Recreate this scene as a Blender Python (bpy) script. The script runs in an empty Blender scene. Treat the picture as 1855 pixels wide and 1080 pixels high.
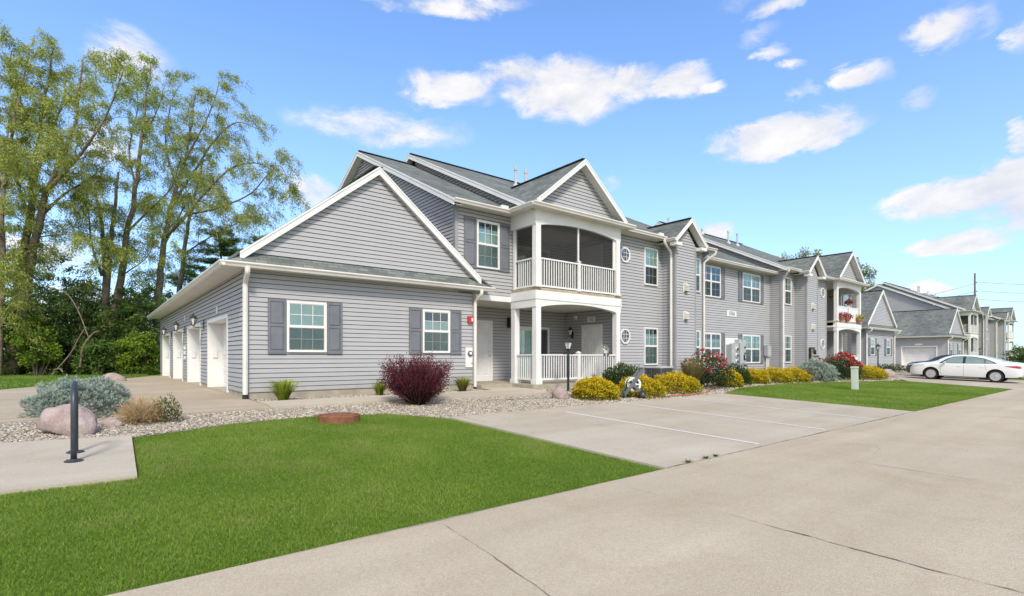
import bpy, bmesh, math, random
import numpy as np
from mathutils import Vector, Matrix, noise

random.seed(7)
RNG = np.random.default_rng(11)
scene = bpy.context.scene
COL = scene.collection
R = math.radians

# ------------------------------------------------------------------ terrain
GP = [(-500, 0.0), (4, 0.0), (9.3, .18), (12.3, .355), (14.35, .385), (16.4, .41), (36, .36), (600, .36)]
GY = np.array([p[0] for p in GP], float)
GZ = np.array([p[1] for p in GP], float)


def gz(y):
    return float(np.interp(y, GY, GZ))


# camera: level lens, looking along F, building facade runs along +X, depth is +Y
CAM_H = 1.45
YAW = R(38.8)
FWD = Vector((math.sin(YAW), math.cos(YAW), 0))
RGT = Vector((math.cos(YAW), -math.sin(YAW), 0))


def at(px, py, d):
    """world point seen at photo pixel (1855 wide) at distance d along the view axis"""
    l = (px - 927.5) / 937.0 * d
    p = FWD * d + RGT * l
    return Vector((p.x, p.y, CAM_H - (py - 646.5) / 937.0 * d))


# ------------------------------------------------------------------ node helpers
class NT:
    def __init__(s, tree):
        s.t = tree
        s.n = tree.nodes
        s.l = tree.links

    def new(s, typ, **kw):
        nd = s.n.new(typ)
        for k, v in kw.items():
            setattr(nd, k, v)
        return nd

    def link(s, a, b):
        s.l.new(a, b)

    def setin(s, nd, i, v):
        if v is None:
            return
        if hasattr(v, 'node'):
            s.l.new(v, nd.inputs[i])
        else:
            if isinstance(v, (tuple, list)) and len(v) == 3 and nd.inputs[i].type == 'RGBA':
                v = (*v, 1)
            nd.inputs[i].default_value = v

    def math(s, op, a, b=None, c=None, clamp=False):
        nd = s.new('ShaderNodeMath', operation=op)
        nd.use_clamp = clamp
        s.setin(nd, 0, a)
        s.setin(nd, 1, b)
        s.setin(nd, 2, c)
        return nd.outputs[0]

    def mix(s, f, a, b, blend='MIX'):
        nd = s.new('ShaderNodeMix', data_type='RGBA', blend_type=blend)
        s.setin(nd, 0, f)
        s.setin(nd, 6, a)
        s.setin(nd, 7, b)
        return nd.outputs[2]

    def noise(s, vec, scale, detail=3, rough=.55, dist=0.0):
        nd = s.new('ShaderNodeTexNoise')
        s.setin(nd, 'Vector', vec)
        nd.inputs['Scale'].default_value = scale
        nd.inputs['Detail'].default_value = detail
        nd.inputs['Roughness'].default_value = rough
        nd.inputs['Distortion'].default_value = dist
        return nd.outputs[0]

    def ramp(s, f, stops, interp='LINEAR'):
        nd = s.new('ShaderNodeValToRGB')
        cr = nd.color_ramp
        cr.interpolation = interp
        while len(cr.elements) < len(stops):
            cr.elements.new(.5)
        for e, (p, c) in zip(cr.elements, stops):
            e.position = p
            e.color = (*c, 1) if len(c) == 3 else c
        s.setin(nd, 0, f)
        return nd.outputs[0]

    def bump(s, h, strength=.3, dist=.01):
        nd = s.new('ShaderNodeBump')
        nd.inputs['Strength'].default_value = strength
        nd.inputs['Distance'].default_value = dist
        s.setin(nd, 'Height', h)
        return nd.outputs[0]


def mat(name, col=None, rough=.6, metal=0.0, spec=.3):
    m = bpy.data.materials.new(name)
    m.use_nodes = True
    N = NT(m.node_tree)
    b = N.n['Principled BSDF']
    if col is not None:
        b.inputs['Base Color'].default_value = (*col, 1)
    b.inputs['Roughness'].default_value = rough
    b.inputs['Metallic'].default_value = metal
    b.inputs['Specular IOR Level'].default_value = spec
    return m, N, b


def objco(N):
    return N.new('ShaderNodeTexCoord').outputs['Object']


def wpos(N):
    return N.new('ShaderNodeNewGeometry').outputs['Position']


M = {}


def noisy(name, c1, c2, scale=6, rough=.6, bump=0.0, bscale=60, metal=0.0, spec=.3, detail=4, bdist=.004):
    m, N, b = mat(name, None, rough, metal, spec)
    p = wpos(N)
    f = N.noise(p, scale, detail)
    f = N.ramp(f, [(.3, (0, 0, 0)), (.7, (1, 1, 1))])
    N.link(N.mix(f, c1, c2), b.inputs['Base Color'])
    if bump:
        N.link(N.bump(N.noise(p, bscale, 3), bump, bdist), b.inputs['Normal'])
    M[name] = m
    return m


def build_materials():
    # vinyl lap siding (the laps are geometry)
    m, N, b = mat('siding', None, .55, 0, .25)
    p = wpos(N)
    big = N.noise(p, .7, 3)
    mp = N.new('ShaderNodeMapping')
    N.link(p, mp.inputs[0])
    mp.inputs['Scale'].default_value = (1.3, 1.3, 60)
    fine = N.noise(mp.outputs[0], 3, 2)
    f = N.math('ADD', N.math('MULTIPLY', big, .55), N.math('MULTIPLY', fine, .45))
    c = N.ramp(f, [(.3, (.360, .362, .372)), (.7, (.42, .42, .428))])
    z = N.new('ShaderNodeSeparateXYZ')
    N.link(p, z.inputs[0])
    low = N.math('SUBTRACT', 1.0, N.math('MULTIPLY', N.math('SUBTRACT', z.outputs[2], .5), 1.6), None, True)
    low = N.math('MULTIPLY', low, N.noise(p, 3, 4))
    c = N.mix(N.math('MULTIPLY', low, .55), c, (.25, .235, .2))
    N.link(c, b.inputs['Base Color'])
    gr = N.new('ShaderNodeMapping')
    N.link(p, gr.inputs[0])
    gr.inputs['Scale'].default_value = (6, 6, 90)
    hh = N.math('ADD', N.math('MULTIPLY', N.noise(gr.outputs[0], 5, 3), .002), N.math('MULTIPLY', N.noise(p, 1.1, 2), .02))
    N.link(N.bump(hh, .5, 1.0), b.inputs['Normal'])
    M['siding'] = m

    noisy('siding_lap_shade', (.10, .10, .108), (.15, .15, .155), 3, .9)  # shade under each lap, put into the colour of groove and lip underside
    noisy('trim', (.68, .675, .655), (.77, .765, .75), 1.3, .45, .06, 40)
    noisy('soffit', (.60, .585, .55), (.70, .68, .645), 1.2, .6)
    noisy('gutter', (.62, .60, .555), (.73, .71, .665), 1.0, .4, 0, spec=.4)
    noisy('corner_grey', (.27, .27, .29), (.32, .32, .34), 2, .55)
    noisy('shutter', (.14, .15, .17), (.18, .19, .21), 3, .5, .1, 120)
    noisy('door_white', (.66, .655, .64), (.76, .755, .745), 1.5, .45)
    noisy('foundation', (.30, .265, .20), (.42, .385, .31), 3.5, .9, .4, 25)
    noisy('deck_edge', (.28, .235, .155), (.42, .37, .27), 5, .85, .3, 40)
    noisy('black_metal', (.012, .013, .015), (.025, .026, .028), 8, .42, spec=.5)
    noisy('bollard', (.022, .03, .04), (.04, .05, .062), 8, .4, .1, 200, spec=.5)
    noisy('grey_box', (.34, .37, .37), (.43, .455, .45), 3, .5)
    noisy('grey_dark', (.10, .105, .11), (.15, .155, .16), 5, .5)
    noisy('pipe', (.42, .42, .42), (.55, .55, .55), 3, .45)
    noisy('beige', (.54, .535, .48), (.66, .655, .60), 4, .55)
    noisy('pedestal', (.37, .43, .36), (.48, .53, .45), 3, .55, .1, 60)
    noisy('rust', (.16, .062, .032), (.26, .115, .066), 9, .9, .5, 60)
    noisy('red', (.42, .03, .035), (.5, .05, .05), 4, .4)
    noisy('lamp_glass', (.62, .60, .52), (.78, .77, .7), 6, .3)
    noisy('rubber', (.012, .012, .013), (.022, .022, .022), 20, .75)
    noisy('hose', (.40, .085, .03), (.5, .13, .06), 5, .5)
    noisy('hose_green', (.03, .09, .05), (.05, .13, .08), 5, .5)
    noisy('plastic_grey', (.10, .10, .115), (.145, .145, .16), 6, .5)
    noisy('plastic_white', (.6, .62, .6), (.72, .73, .72), 6, .45)
    noisy('text_black', (.02, .02, .02), (.03, .03, .03), 5, .6)
    noisy('sign_white', (.66, .66, .63), (.74, .74, .72), 5, .5)
    noisy('bark', (.12, .092, .068), (.27, .215, .165), 5, .95, .9, 14, bdist=.03)
    noisy('bark_pale', (.20, .165, .125), (.33, .28, .22), 5, .95, .7, 14, bdist=.02)
    noisy('twig', (.09, .068, .05), (.18, .14, .10), 9, .9)
    noisy('pole_wood', (.16, .14, .12), (.24, .215, .19), 4, .9)
    noisy('curtain', (.60, .70, .66), (.74, .82, .78), 2, .9)
    noisy('curtain_warm', (.66, .64, .56), (.76, .74, .66), 2, .9)
    noisy('curtain_grey', (.42, .47, .47), (.52, .57, .56), 2, .9)
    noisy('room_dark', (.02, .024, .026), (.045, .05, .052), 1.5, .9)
    noisy('wicker', (.30, .2, .1), (.42, .3, .17), 20, .9)
    noisy('terracotta', (.36, .13, .07), (.46, .2, .12), 8, .8)
    noisy('chrome', (.40, .41, .42), (.50, .51, .52), 6, .35, metal=.3, spec=.5)
    noisy('wheel_black', (.02, .02, .022), (.03, .03, .032), 8, .5)
    noisy('tail_red', (.33, .012, .018), (.45, .02, .03), 8, .2, spec=.6)
    noisy('head_glass', (.5, .5, .42), (.62, .62, .56), 8, .15, spec=.6)
    noisy('trim_black', (.012, .012, .013), (.02, .02, .02), 8, .35, spec=.5)

    # shingles
    m, N, b = mat('shingle', None, .92, 0, .15)
    uv = N.new('ShaderNodeUVMap')
    br = N.new('ShaderNodeTexBrick')
    N.link(uv.outputs[0], br.inputs['Vector'])
    br.offset = .37
    br.inputs['Color1'].default_value = (.115, .130, .123, 1)
    br.inputs['Color2'].default_value = (.25, .268, .254, 1)
    br.inputs['Mortar'].default_value = (.07, .08, .076, 1)
    br.inputs['Scale'].default_value = 1
    br.inputs['Brick Width'].default_value = .29
    br.inputs['Row Height'].default_value = .142
    br.inputs['Mortar Size'].default_value = .008
    br.inputs['Mortar Smooth'].default_value = .3
    br.inputs['Bias'].default_value = -.1
    p = wpos(N)
    c = N.mix(N.math('MULTIPLY', N.noise(uv.outputs[0], 5, 3), .55), br.outputs[0], (.19, .208, .196))
    c = N.mix(.7, c, N.ramp(N.noise(p, .5, 4), [(.3, (.55, .58, .58)), (.7, (1.15, 1.12, 1.08))]), 'MULTIPLY')
    c = N.mix(.6, c, N.ramp(N.noise(p, 130, 2), [(.3, (.6, .6, .6)), (.7, (1.3, 1.3, 1.3))]), 'MULTIPLY')
    N.link(c, b.inputs['Base Color'])
    h = N.math('ADD', br.outputs[1], N.math('MULTIPLY', N.noise(p, 90, 2), .5))
    bm = N.new('ShaderNodeBump', invert=True)
    bm.inputs['Strength'].default_value = .5
    bm.inputs['Distance'].default_value = .012
    N.link(h, bm.inputs['Height'])
    N.link(bm.outputs[0], b.inputs['Normal'])
    M['shingle'] = m

    # concretes
    def concrete(name, ca, cb, speck, bump=.25, stain=.5, joints=None):
        m, N, b = mat(name, None, .93, 0, .15)
        p = wpos(N)
        f = N.noise(p, .32, 5, .6)
        c = N.mix(N.ramp(f, [(.32, (0, 0, 0)), (.68, (1, 1, 1))]), ca, cb)
        # brown and grey stains
        s = N.ramp(N.noise(p, .75, 6, .68, .8), [(.5, (0, 0, 0)), (.78, (1, 1, 1))])
        c = N.mix(N.math('MULTIPLY', s, stain), c, tuple(v * k for v, k in zip(ca, (.82, .74, .66))))
        # long pale wheel paths running with the road
        ml = N.new('ShaderNodeMapping')
        N.link(p, ml.inputs[0])
        ml.inputs['Scale'].default_value = (.05, .8, 1)
        wp = N.ramp(N.noise(ml.outputs[0], 1.6, 3), [(.35, (.90, .89, .88)), (.65, (1.06, 1.06, 1.06))])
        c = N.mix(.8, c, wp, 'MULTIPLY')
        # aggregate
        v = N.new('ShaderNodeTexVoronoi')
        N.link(p, v.inputs['Vector'])
        v.inputs['Scale'].default_value = 75
        sp = N.ramp(v.outputs['Color'], [(.0, (.72, .68, .64)), (.45, (.97, .96, .95)), (1, (1.28, 1.27, 1.25))])
        c = N.mix(speck, c, sp, 'MULTIPLY')
        g = N.ramp(N.noise(p, 190, 2), [(.3, (.75, .75, .75)), (.7, (1.22, 1.22, 1.22))])
        c = N.mix(.5, c, g, 'MULTIPLY')
        # pale scaled patches
        w = N.math('MULTIPLY', N.ramp(N.noise(p, 16, 4, .6), [(.62, (0, 0, 0)), (.68, (1, 1, 1))]),
                   N.ramp(N.noise(p, .9, 3), [(.45, (0, 0, 0)), (.7, (1, 1, 1))]))
        c = N.mix(N.math('MULTIPLY', w, .32), c, (.62, .59, .55))
        # broad tyre sheen, dark drips
        dk = N.ramp(N.noise(p, 5.5, 5, .7), [(.66, (0, 0, 0)), (.8, (1, 1, 1))])
        c = N.mix(N.math('MULTIPLY', dk, .22), c, (.16, .145, .12))
        if joints:
            sx = N.new('ShaderNodeSeparateXYZ')
            N.link(p, sx.inputs[0])
            for ax, per, off in joints:
                k = N.math('ABSOLUTE', N.math('SUBTRACT', N.math('FRACT', N.math('DIVIDE', N.math('ADD', sx.outputs[ax], off), per)), .5))
                k = N.math('MULTIPLY', k, per)
                k = N.math('LESS_THAN', k, .011)
                c = N.mix(N.math('MULTIPLY', k, .7), c, (.12, .1, .08))
        N.link(c, b.inputs['Base Color'])
        h = N.math('ADD', v.outputs['Distance'], N.noise(p, 60, 3))
        N.link(N.bump(h, bump, .006), b.inputs['Normal'])
        M[name] = m
    concrete('road', (.415, .352, .258), (.485, .418, .315), .38, .45, .45)
    concrete('lot', (.40, .35, .272), (.468, .415, .332), .3, .2, .5)
    concrete('drive', (.37, .31, .23), (.455, .39, .30), .25, .2, .55, joints=[(1, 2.9, .6)])
    concrete('slab', (.405, .358, .28), (.48, .428, .345), .3, .2, .45)
    noisy('crack', (.10, .085, .07), (.26, .225, .18), 14, .95, .5, 60)
    noisy('joint', (.10, .085, .065), (.24, .215, .18), 7, .95)
    m, N, b = mat('paint_line', None, .7)
    p = wpos(N)
    f = N.ramp(N.noise(p, 26, 5, .7), [(.36, (.46, .43, .38)), (.5, (.64, .615, .57))])
    N.link(f, b.inputs['Base Color'])
    M['paint_line'] = m

    # ground colours
    m, N, b = mat('lawn', None, 1, 0, 0)
    p = wpos(N)
    c = N.ramp(N.noise(p, .55, 5, .6), [(.3, (.12, .19, .02)), (.55, (.17, .26, .035)), (.75, (.24, .31, .065))])
    c = N.mix(.75, c, N.ramp(N.noise(p, 45, 3), [(.3, (.45, .45, .45)), (.7, (1.4, 1.4, 1.3))]), 'MULTIPLY')
    N.link(c, b.inputs['Base Color'])
    N.link(N.bump(N.noise(p, 70, 3), .8, .03), b.inputs['Normal'])
    M['lawn'] = m
    m, N, b = mat('gravel_bed', None, 1, 0, 0)
    p = wpos(N)
    v = N.new('ShaderNodeTexVoronoi')
    N.link(p, v.inputs['Vector'])
    v.inputs['Scale'].default_value = 24
    c = N.ramp(v.outputs['Color'], [(0, (.12, .095, .07)), (.4, (.32, .28, .225)), (1, (.52, .48, .42))])
    N.link(c, b.inputs['Base Color'])
    N.link(N.bump(v.outputs['Distance'], 1, .03), b.inputs['Normal'])
    M['gravel_bed'] = m
    noisy('soil', (.05, .045, .025), (.09, .1, .035), 2, 1, .6, 20)

    # attribute coloured: foliage, grass, stones
    def attr(name, trans=.35, rough=.6, spec=.2, bump=False):
        m, N, b = mat(name, None, rough, 0, spec)
        a = N.new('ShaderNodeAttribute', attribute_name='Col')
        N.link(a.outputs['Color'], b.inputs['Base Color'])
        if bump:
            N.link(N.bump(N.noise(wpos(N), 45, 4), .5, .008), b.inputs['Normal'])
        if trans:
            t = N.new('ShaderNodeBsdfTranslucent')
            N.link(a.outputs['Color'], t.inputs[0])
            mx = N.new('ShaderNodeMixShader')
            mx.inputs[0].default_value = trans
            N.link(b.outputs[0], mx.inputs[1])
            N.link(t.outputs[0], mx.inputs[2])
            N.link(mx.outputs[0], N.n['Material Output'].inputs[0])
        M[name] = m
    attr('leaf', .42, .6, .12)
    attr('blade', .38, .6, .15)
    attr('petal', .3, .6, .1)
    attr('stone', 0, .8, .2, True)

    m, N, b = mat('boulder', None, .85, 0, .2)
    p = objco(N)
    c = N.ramp(N.noise(p, 3.5, 6, .65), [(.28, (.25, .185, .17)), (.5, (.36, .285, .265)), (.75, (.46, .385, .36))])
    c = N.mix(.75, c, N.ramp(N.noise(p, 55, 3), [(.3, (.7, .68, .68)), (.7, (1.3, 1.3, 1.3))]), 'MULTIPLY')
    c = N.mix(N.ramp(N.noise(p, 2.2, 5, .7), [(.58, (0, 0, 0)), (.7, (.5, .5, .5))]), c, (.14, .11, .1))
    N.link(c, b.inputs['Base Color'])
    N.link(N.bump(N.noise(p, 16, 6, .7), .6, .03), b.inputs['Normal'])
    M['boulder'] = m

    # glass and screens
    def glass(name, tint, refl, rough=.02, dark=0.0):
        m = bpy.data.materials.new(name)
        m.use_nodes = True
        N = NT(m.node_tree)
        N.n.remove(N.n['Principled BSDF'])
        tr = N.new('ShaderNodeBsdfTransparent')
        tr.inputs[0].default_value = (*tint, 1)
        gl = N.new('ShaderNodeBsdfGlossy')
        gl.inputs['Roughness'].default_value = rough
        gl.inputs['Color'].default_value = (.85, .95, 1, 1)
        fr = N.new('ShaderNodeFresnel')
        fr.inputs[0].default_value = 1.5
        N.link(N.bump(N.noise(wpos(N), 1.6, 2), .05, .02), gl.inputs['Normal'])
        f = N.math('ADD', N.math('MULTIPLY', fr.outputs[0], .9), refl, None, True)
        mx = N.new('ShaderNodeMixShader')
        N.link(f, mx.inputs[0])
        N.link(tr.outputs[0], mx.inputs[1])
        N.link(gl.outputs[0], mx.inputs[2])
        N.link(mx.outputs[0], N.n['Material Output'].inputs[0])
        M[name] = m
    glass('glass', (.82, .95, .91), .09)
    glass('car_glass', (.30, .40, .40), .16)
    glass('gauge_glass', (.9, .9, .9), .1)

    def screen(name, fac, col):
        m = bpy.data.materials.new(name)
        m.use_nodes = True
        N = NT(m.node_tree)
        b = N.n['Principled BSDF']
        b.inputs['Base Color'].default_value = (*col, 1)
        b.inputs['Roughness'].default_value = .9
        b.inputs['Specular IOR Level'].default_value = .1
        tr = N.new('ShaderNodeBsdfTransparent')
        mx = N.new('ShaderNodeMixShader')
        mx.inputs[0].default_value = fac
        N.link(tr.outputs[0], mx.inputs[1])
        N.link(b.outputs[0], mx.inputs[2])
        N.link(mx.outputs[0], N.n['Material Output'].inputs[0])
        M[name] = m
    screen('insect_screen', .42, (.05, .06, .06))
    screen('porch_screen', .62, (.05, .05, .052))

    m, N, b = mat('car_paint', (.72, .725, .73), .25, 0, .5)
    b.inputs['Coat Weight'].default_value = .7
    b.inputs['Coat Roughness'].default_value = .06
    f = N.noise(wpos(N), 1.5, 3)
    N.link(N.mix(f, (.70, .705, .71), (.76, .76, .765)), b.inputs['Base Color'])
    M['car_paint'] = m


build_materials()

# ------------------------------------------------------------------ mesh builder


class MB:
    def __init__(s):
        s.v = []
        s.f = []
        s.mi = []
        s.cur = 0

    def add(s, pts, faces):
        k = len(s.v)
        s.v += [tuple(p) for p in pts]
        for f in faces:
            s.f.append([i + k for i in f])
            s.mi.append(s.cur)

    def mark(s):
        s.marks = getattr(s, 'marks', [0])
        if s.marks[-1] != len(s.f):
            s.marks.append(len(s.f))

    def build_pieces(s, name, mats, parent):
        mk = [m for m in getattr(s, 'marks', [0])] + [len(s.f)]
        for a, b in zip(mk, mk[1:]):
            if a == b:
                continue
            q = MB()
            ids = sorted({i for f in s.f[a:b] for i in f})
            ix = {o: n for n, o in enumerate(ids)}
            q.v = [s.v[i] for i in ids]
            q.f = [[ix[i] for i in f] for f in s.f[a:b]]
            q.mi = [0] * len(q.f)
            q.build(name, mats, parent)

    def poly(s, *pts):
        s.add(pts, [list(range(len(pts)))])

    def box(s, x0, x1, y0, y1, z0, z1):
        s.add([(x0, y0, z0), (x1, y0, z0), (x1, y1, z0), (x0, y1, z0), (x0, y0, z1), (x1, y0, z1), (x1, y1, z1), (x0, y1, z1)],
              [(3, 2, 1, 0), (4, 5, 6, 7), (0, 1, 5, 4), (1, 2, 6, 5), (2, 3, 7, 6), (3, 0, 4, 7)])

    def hexa(s, a, b):
        """a, b: two quads (4 pts) joined into a solid"""
        s.add(list(a) + list(b), [(3, 2, 1, 0), (4, 5, 6, 7), (0, 1, 5, 4), (1, 2, 6, 5), (2, 3, 7, 6), (3, 0, 4, 7)])

    def extr(s, prof, d):
        """polygon prof (3-D pts) extruded by vector d"""
        n = len(prof)
        d = Vector(d)
        a = [Vector(p) for p in prof]
        s.add(a + [p + d for p in a], [list(range(n))[::-1], list(range(n, 2 * n))] + [(i, (i + 1) % n, (i + 1) % n + n, i + n) for i in range(n)])

    def bar(s, p0, p1, w, h, up=(0, 0, 1)):
        p0 = Vector(p0)
        p1 = Vector(p1)
        d = (p1 - p0).normalized()
        up = Vector(up)
        sd = d.cross(up)
        if sd.length < 1e-5:
            sd = d.cross(Vector((1, 0, 0)))
        sd.normalize()
        u = sd.cross(d).normalized()
        q = lambda p: [p - sd * w / 2 - u * h / 2, p + sd * w / 2 - u * h / 2, p + sd * w / 2 + u * h / 2, p - sd * w / 2 + u * h / 2]
        s.hexa(q(p0), q(p1))

    def tube(s, pts, rad, n=8, cap=True):
        pts = [Vector(p) for p in pts]
        if not hasattr(rad, '__len__'):
            rad = [rad] * len(pts)
        k = len(s.v)
        ref = None
        for i, p in enumerate(pts):
            d = (pts[min(i + 1, len(pts) - 1)] - pts[max(i - 1, 0)])
            d = d.normalized() if d.length > 1e-9 else Vector((0, 0, 1))
            if ref is None:
                ref = Vector((1, 0, 0)) if abs(d.x) < .9 else Vector((0, 1, 0))
            a = (ref - d * ref.dot(d)).normalized()
            ref = a
            b = d.cross(a)
            for j in range(n):
                t = 2 * math.pi * j / n
                s.v.append(tuple(p + (a * math.cos(t) + b * math.sin(t)) * rad[i]))
        for i in range(len(pts) - 1):
            for j in range(n):
                s.f.append([k + i * n + j, k + i * n + (j + 1) % n, k + (i + 1) * n + (j + 1) % n, k + (i + 1) * n + j])
                s.mi.append(s.cur)
        if cap:
            s.f.append([k + j for j in range(n)][::-1])
            s.f.append([k + (len(pts) - 1) * n + j for j in range(n)])
            s.mi += [s.cur, s.cur]

    def lathe(s, c, prof, n=16, axis=(0, 0, 1)):
        """prof: list of (r, h) along axis"""
        c = Vector(c)
        ax = Vector(axis).normalized()
        a = ax.orthogonal().normalized()
        b = ax.cross(a)
        k = len(s.v)
        for r, h in prof:
            for j in range(n):
                t = 2 * math.pi * j / n
                s.v.append(tuple(c + ax * h + (a * math.cos(t) + b * math.sin(t)) * max(r, 1e-4)))
        for i in range(len(prof) - 1):
            for j in range(n):
                s.f.append([k + i * n + j, k + i * n + (j + 1) % n, k + (i + 1) * n + (j + 1) % n, k + (i + 1) * n + j])
                s.mi.append(s.cur)
        s.f.append([k + j for j in range(n)][::-1])
        s.f.append([k + (len(prof) - 1) * n + j for j in range(n)])
        s.mi += [s.cur, s.cur]

    def build(s, name, mats, parent=None, smooth=False, off=None, bevel=0, recalc=False, label=None):
        if not isinstance(mats, (list, tuple)):
            mats = [mats]
        o_ = ORG.get(parent.name, (0, 0, 0)) if parent is not None else (off or (0, 0, 0))
        me = bpy.data.meshes.new(name)
        vs = np.array(s.v, float).reshape(-1, 3)
        vs = vs - np.array(o_, float)
        me.from_pydata(vs.tolist(), [], s.f)
        for m in mats:
            me.materials.append(M[m])
        if len(mats) > 1:
            me.polygons.foreach_set('material_index', s.mi)
        if recalc:
            bm = bmesh.new()
            bm.from_mesh(me)
            bmesh.ops.recalc_face_normals(bm, faces=bm.faces)
            bm.to_mesh(me)
            bm.free()
        if smooth:
            me.polygons.foreach_set('use_smooth', [True] * len(me.polygons))
        me.update()
        auto_uv(me, vs)
        o = bpy.data.objects.new(name, me)
        COL.objects.link(o)
        if parent is not None:
            o.parent = parent
            ORG[o.name] = o_
        else:
            o.location = o_
            ORG[o.name] = o_
        if bevel:
            bv = o.modifiers.new('bevel', 'BEVEL')
            bv.width = bevel
            bv.segments = 2
            bv.limit_method = 'ANGLE'
        if label:
            o['label'] = label
        return o


ORG = {}


def auto_uv(me, vs):
    if len(me.polygons) > 6000:
        return
    uvl = me.uv_layers.new(name='UVMap')
    data = np.zeros((len(me.loops), 2))
    for p in me.polygons:
        n = p.normal
        t = Vector((0, 0, 1)).cross(n)
        if t.length < 1e-4:
            t = Vector((1, 0, 0))
        t.normalize()
        b = n.cross(t)
        for li in p.loop_indices:
            v = Vector(vs[me.loops[li].vertex_index])
            data[li] = (v.dot(t), v.dot(b))
    uvl.data.foreach_set('uv', data.ravel())


def thing(name, loc, label, cat, group=None, rz=0.0):
    o = bpy.data.objects.new(name, None)
    o.empty_display_size = .2
    COL.objects.link(o)
    o.location = loc
    o.rotation_euler = (0, 0, rz)
    o['label'] = label
    o['category'] = cat
    if group:
        o['group'] = group
    ORG[o.name] = tuple(loc)
    return o


def tag(o, label, cat, group=None):
    o['label'] = label
    o['category'] = cat
    if group:
        o['group'] = group
    return o


def struct(o):
    o['kind'] = 'structure'
    return o


def copy_tree(o, parent=None):
    c = o.copy()
    COL.objects.link(c)
    if parent is not None:
        c.parent = parent
    for ch in list(o.children):
        copy_tree(ch, c)
    return c


# leaf-like quads from numpy arrays -----------------------------------------
def np_mesh(name, verts, faces_flat, nper, mat_name, colors=None, parent=None, off=(0, 0, 0), smooth=False):
    me = bpy.data.meshes.new(name)
    nv = len(verts)
    nf = len(faces_flat) // nper
    o_ = np.array(ORG.get(parent.name, (0, 0, 0)) if parent is not None else off, float)
    me.vertices.add(nv)
    me.vertices.foreach_set('co', (verts - o_).astype(np.float32).ravel())
    me.loops.add(nf * nper)
    me.loops.foreach_set('vertex_index', faces_flat.astype(np.int32))
    me.polygons.add(nf)
    me.polygons.foreach_set('loop_start', np.arange(0, nf * nper, nper, dtype=np.int32))
    me.update(calc_edges=True)
    if smooth:
        me.polygons.foreach_set('use_smooth', np.ones(nf, bool))
    if colors is not None:
        a = me.attributes.new('Col', 'FLOAT_COLOR', 'POINT')
        c4 = np.ones((nv, 4), np.float32)
        c4[:, :3] = colors
        a.data.foreach_set('color', c4.ravel())
    me.materials.append(M[mat_name])
    me.validate()
    o = bpy.data.objects.new(name, me)
    COL.objects.link(o)
    if parent is not None:
        o.parent = parent
        ORG[o.name] = tuple(o_)
    else:
        o.location = tuple(o_)
        ORG[o.name] = tuple(o_)
    return o


def unit(a):
    return a / np.maximum(np.linalg.norm(a, axis=1, keepdims=True), 1e-9)


def leaves(P, D, L, W, C, tipC=None, bend=0.0):
    """P base, D unit dirs, L lengths, W widths, C colours -> verts, faces(quads), colours"""
    n = len(P)
    rnd = RNG.normal(size=(n, 3))
    S = unit(np.cross(D, rnd))
    mid = P + D * (L * .45)[:, None]
    tip = P + D * L[:, None]
    if bend:
        tip = tip + np.array([0, 0, -1]) * (L * bend)[:, None]
    V = np.empty((n, 4, 3))
    V[:, 0] = P
    V[:, 1] = mid + S * (W / 2)[:, None]
    V[:, 2] = tip
    V[:, 3] = mid - S * (W / 2)[:, None]
    CC = np.repeat(C[:, None, :], 4, axis=1)
    if tipC is not None:
        CC[:, 2] = tipC
        CC[:, 1] = CC[:, 3] = (C + tipC) / 2
    F = np.arange(n * 4)
    return V.reshape(-1, 3), F, CC.reshape(-1, 3)


def mixc(a, b, t):
    a = np.array(a, float)
    b = np.array(b, float)
    return a[None, :] * (1 - t[:, None]) + b[None, :] * t[:, None]


# ------------------------------------------------------------------ camera, light, sky
cam = bpy.data.objects.new('camera', bpy.data.cameras.new('camera'))
COL.objects.link(cam)
cam.location = (0, 0, CAM_H)
cam.rotation_euler = (R(90), 0, -YAW)
cam.data.sensor_width = 36
cam.data.lens = 36 * 937 / 1855
cam.data.shift_y = 106.5 / 1855
cam.data.clip_start = .05
cam.data.clip_end = 3000
scene.camera = cam
scene.view_settings.view_transform = 'Standard'
scene.view_settings.look = 'None'
scene.view_settings.exposure = 0
scene.cycles.max_bounces = 6
scene.cycles.transparent_max_bounces = 16
scene.cycles.use_denoising = True

SUN_EL = R(44)
SUN_AZ = R(207)          # clockwise from +Y: behind the camera, a little to its left
to_sun = Vector((math.sin(SUN_AZ) * math.cos(SUN_EL), math.cos(SUN_AZ) * math.cos(SUN_EL), math.sin(SUN_EL)))
sun = bpy.data.objects.new('sun', bpy.data.lights.new('sun', 'SUN'))
COL.objects.link(sun)
sun.data.energy = 3.5
sun.data.angle = R(10)
sun.data.color = (1, .915, .79)
sun.rotation_euler = (-to_sun).to_track_quat('-Z', 'Y').to_euler()
sun.location = to_sun * 50


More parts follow.
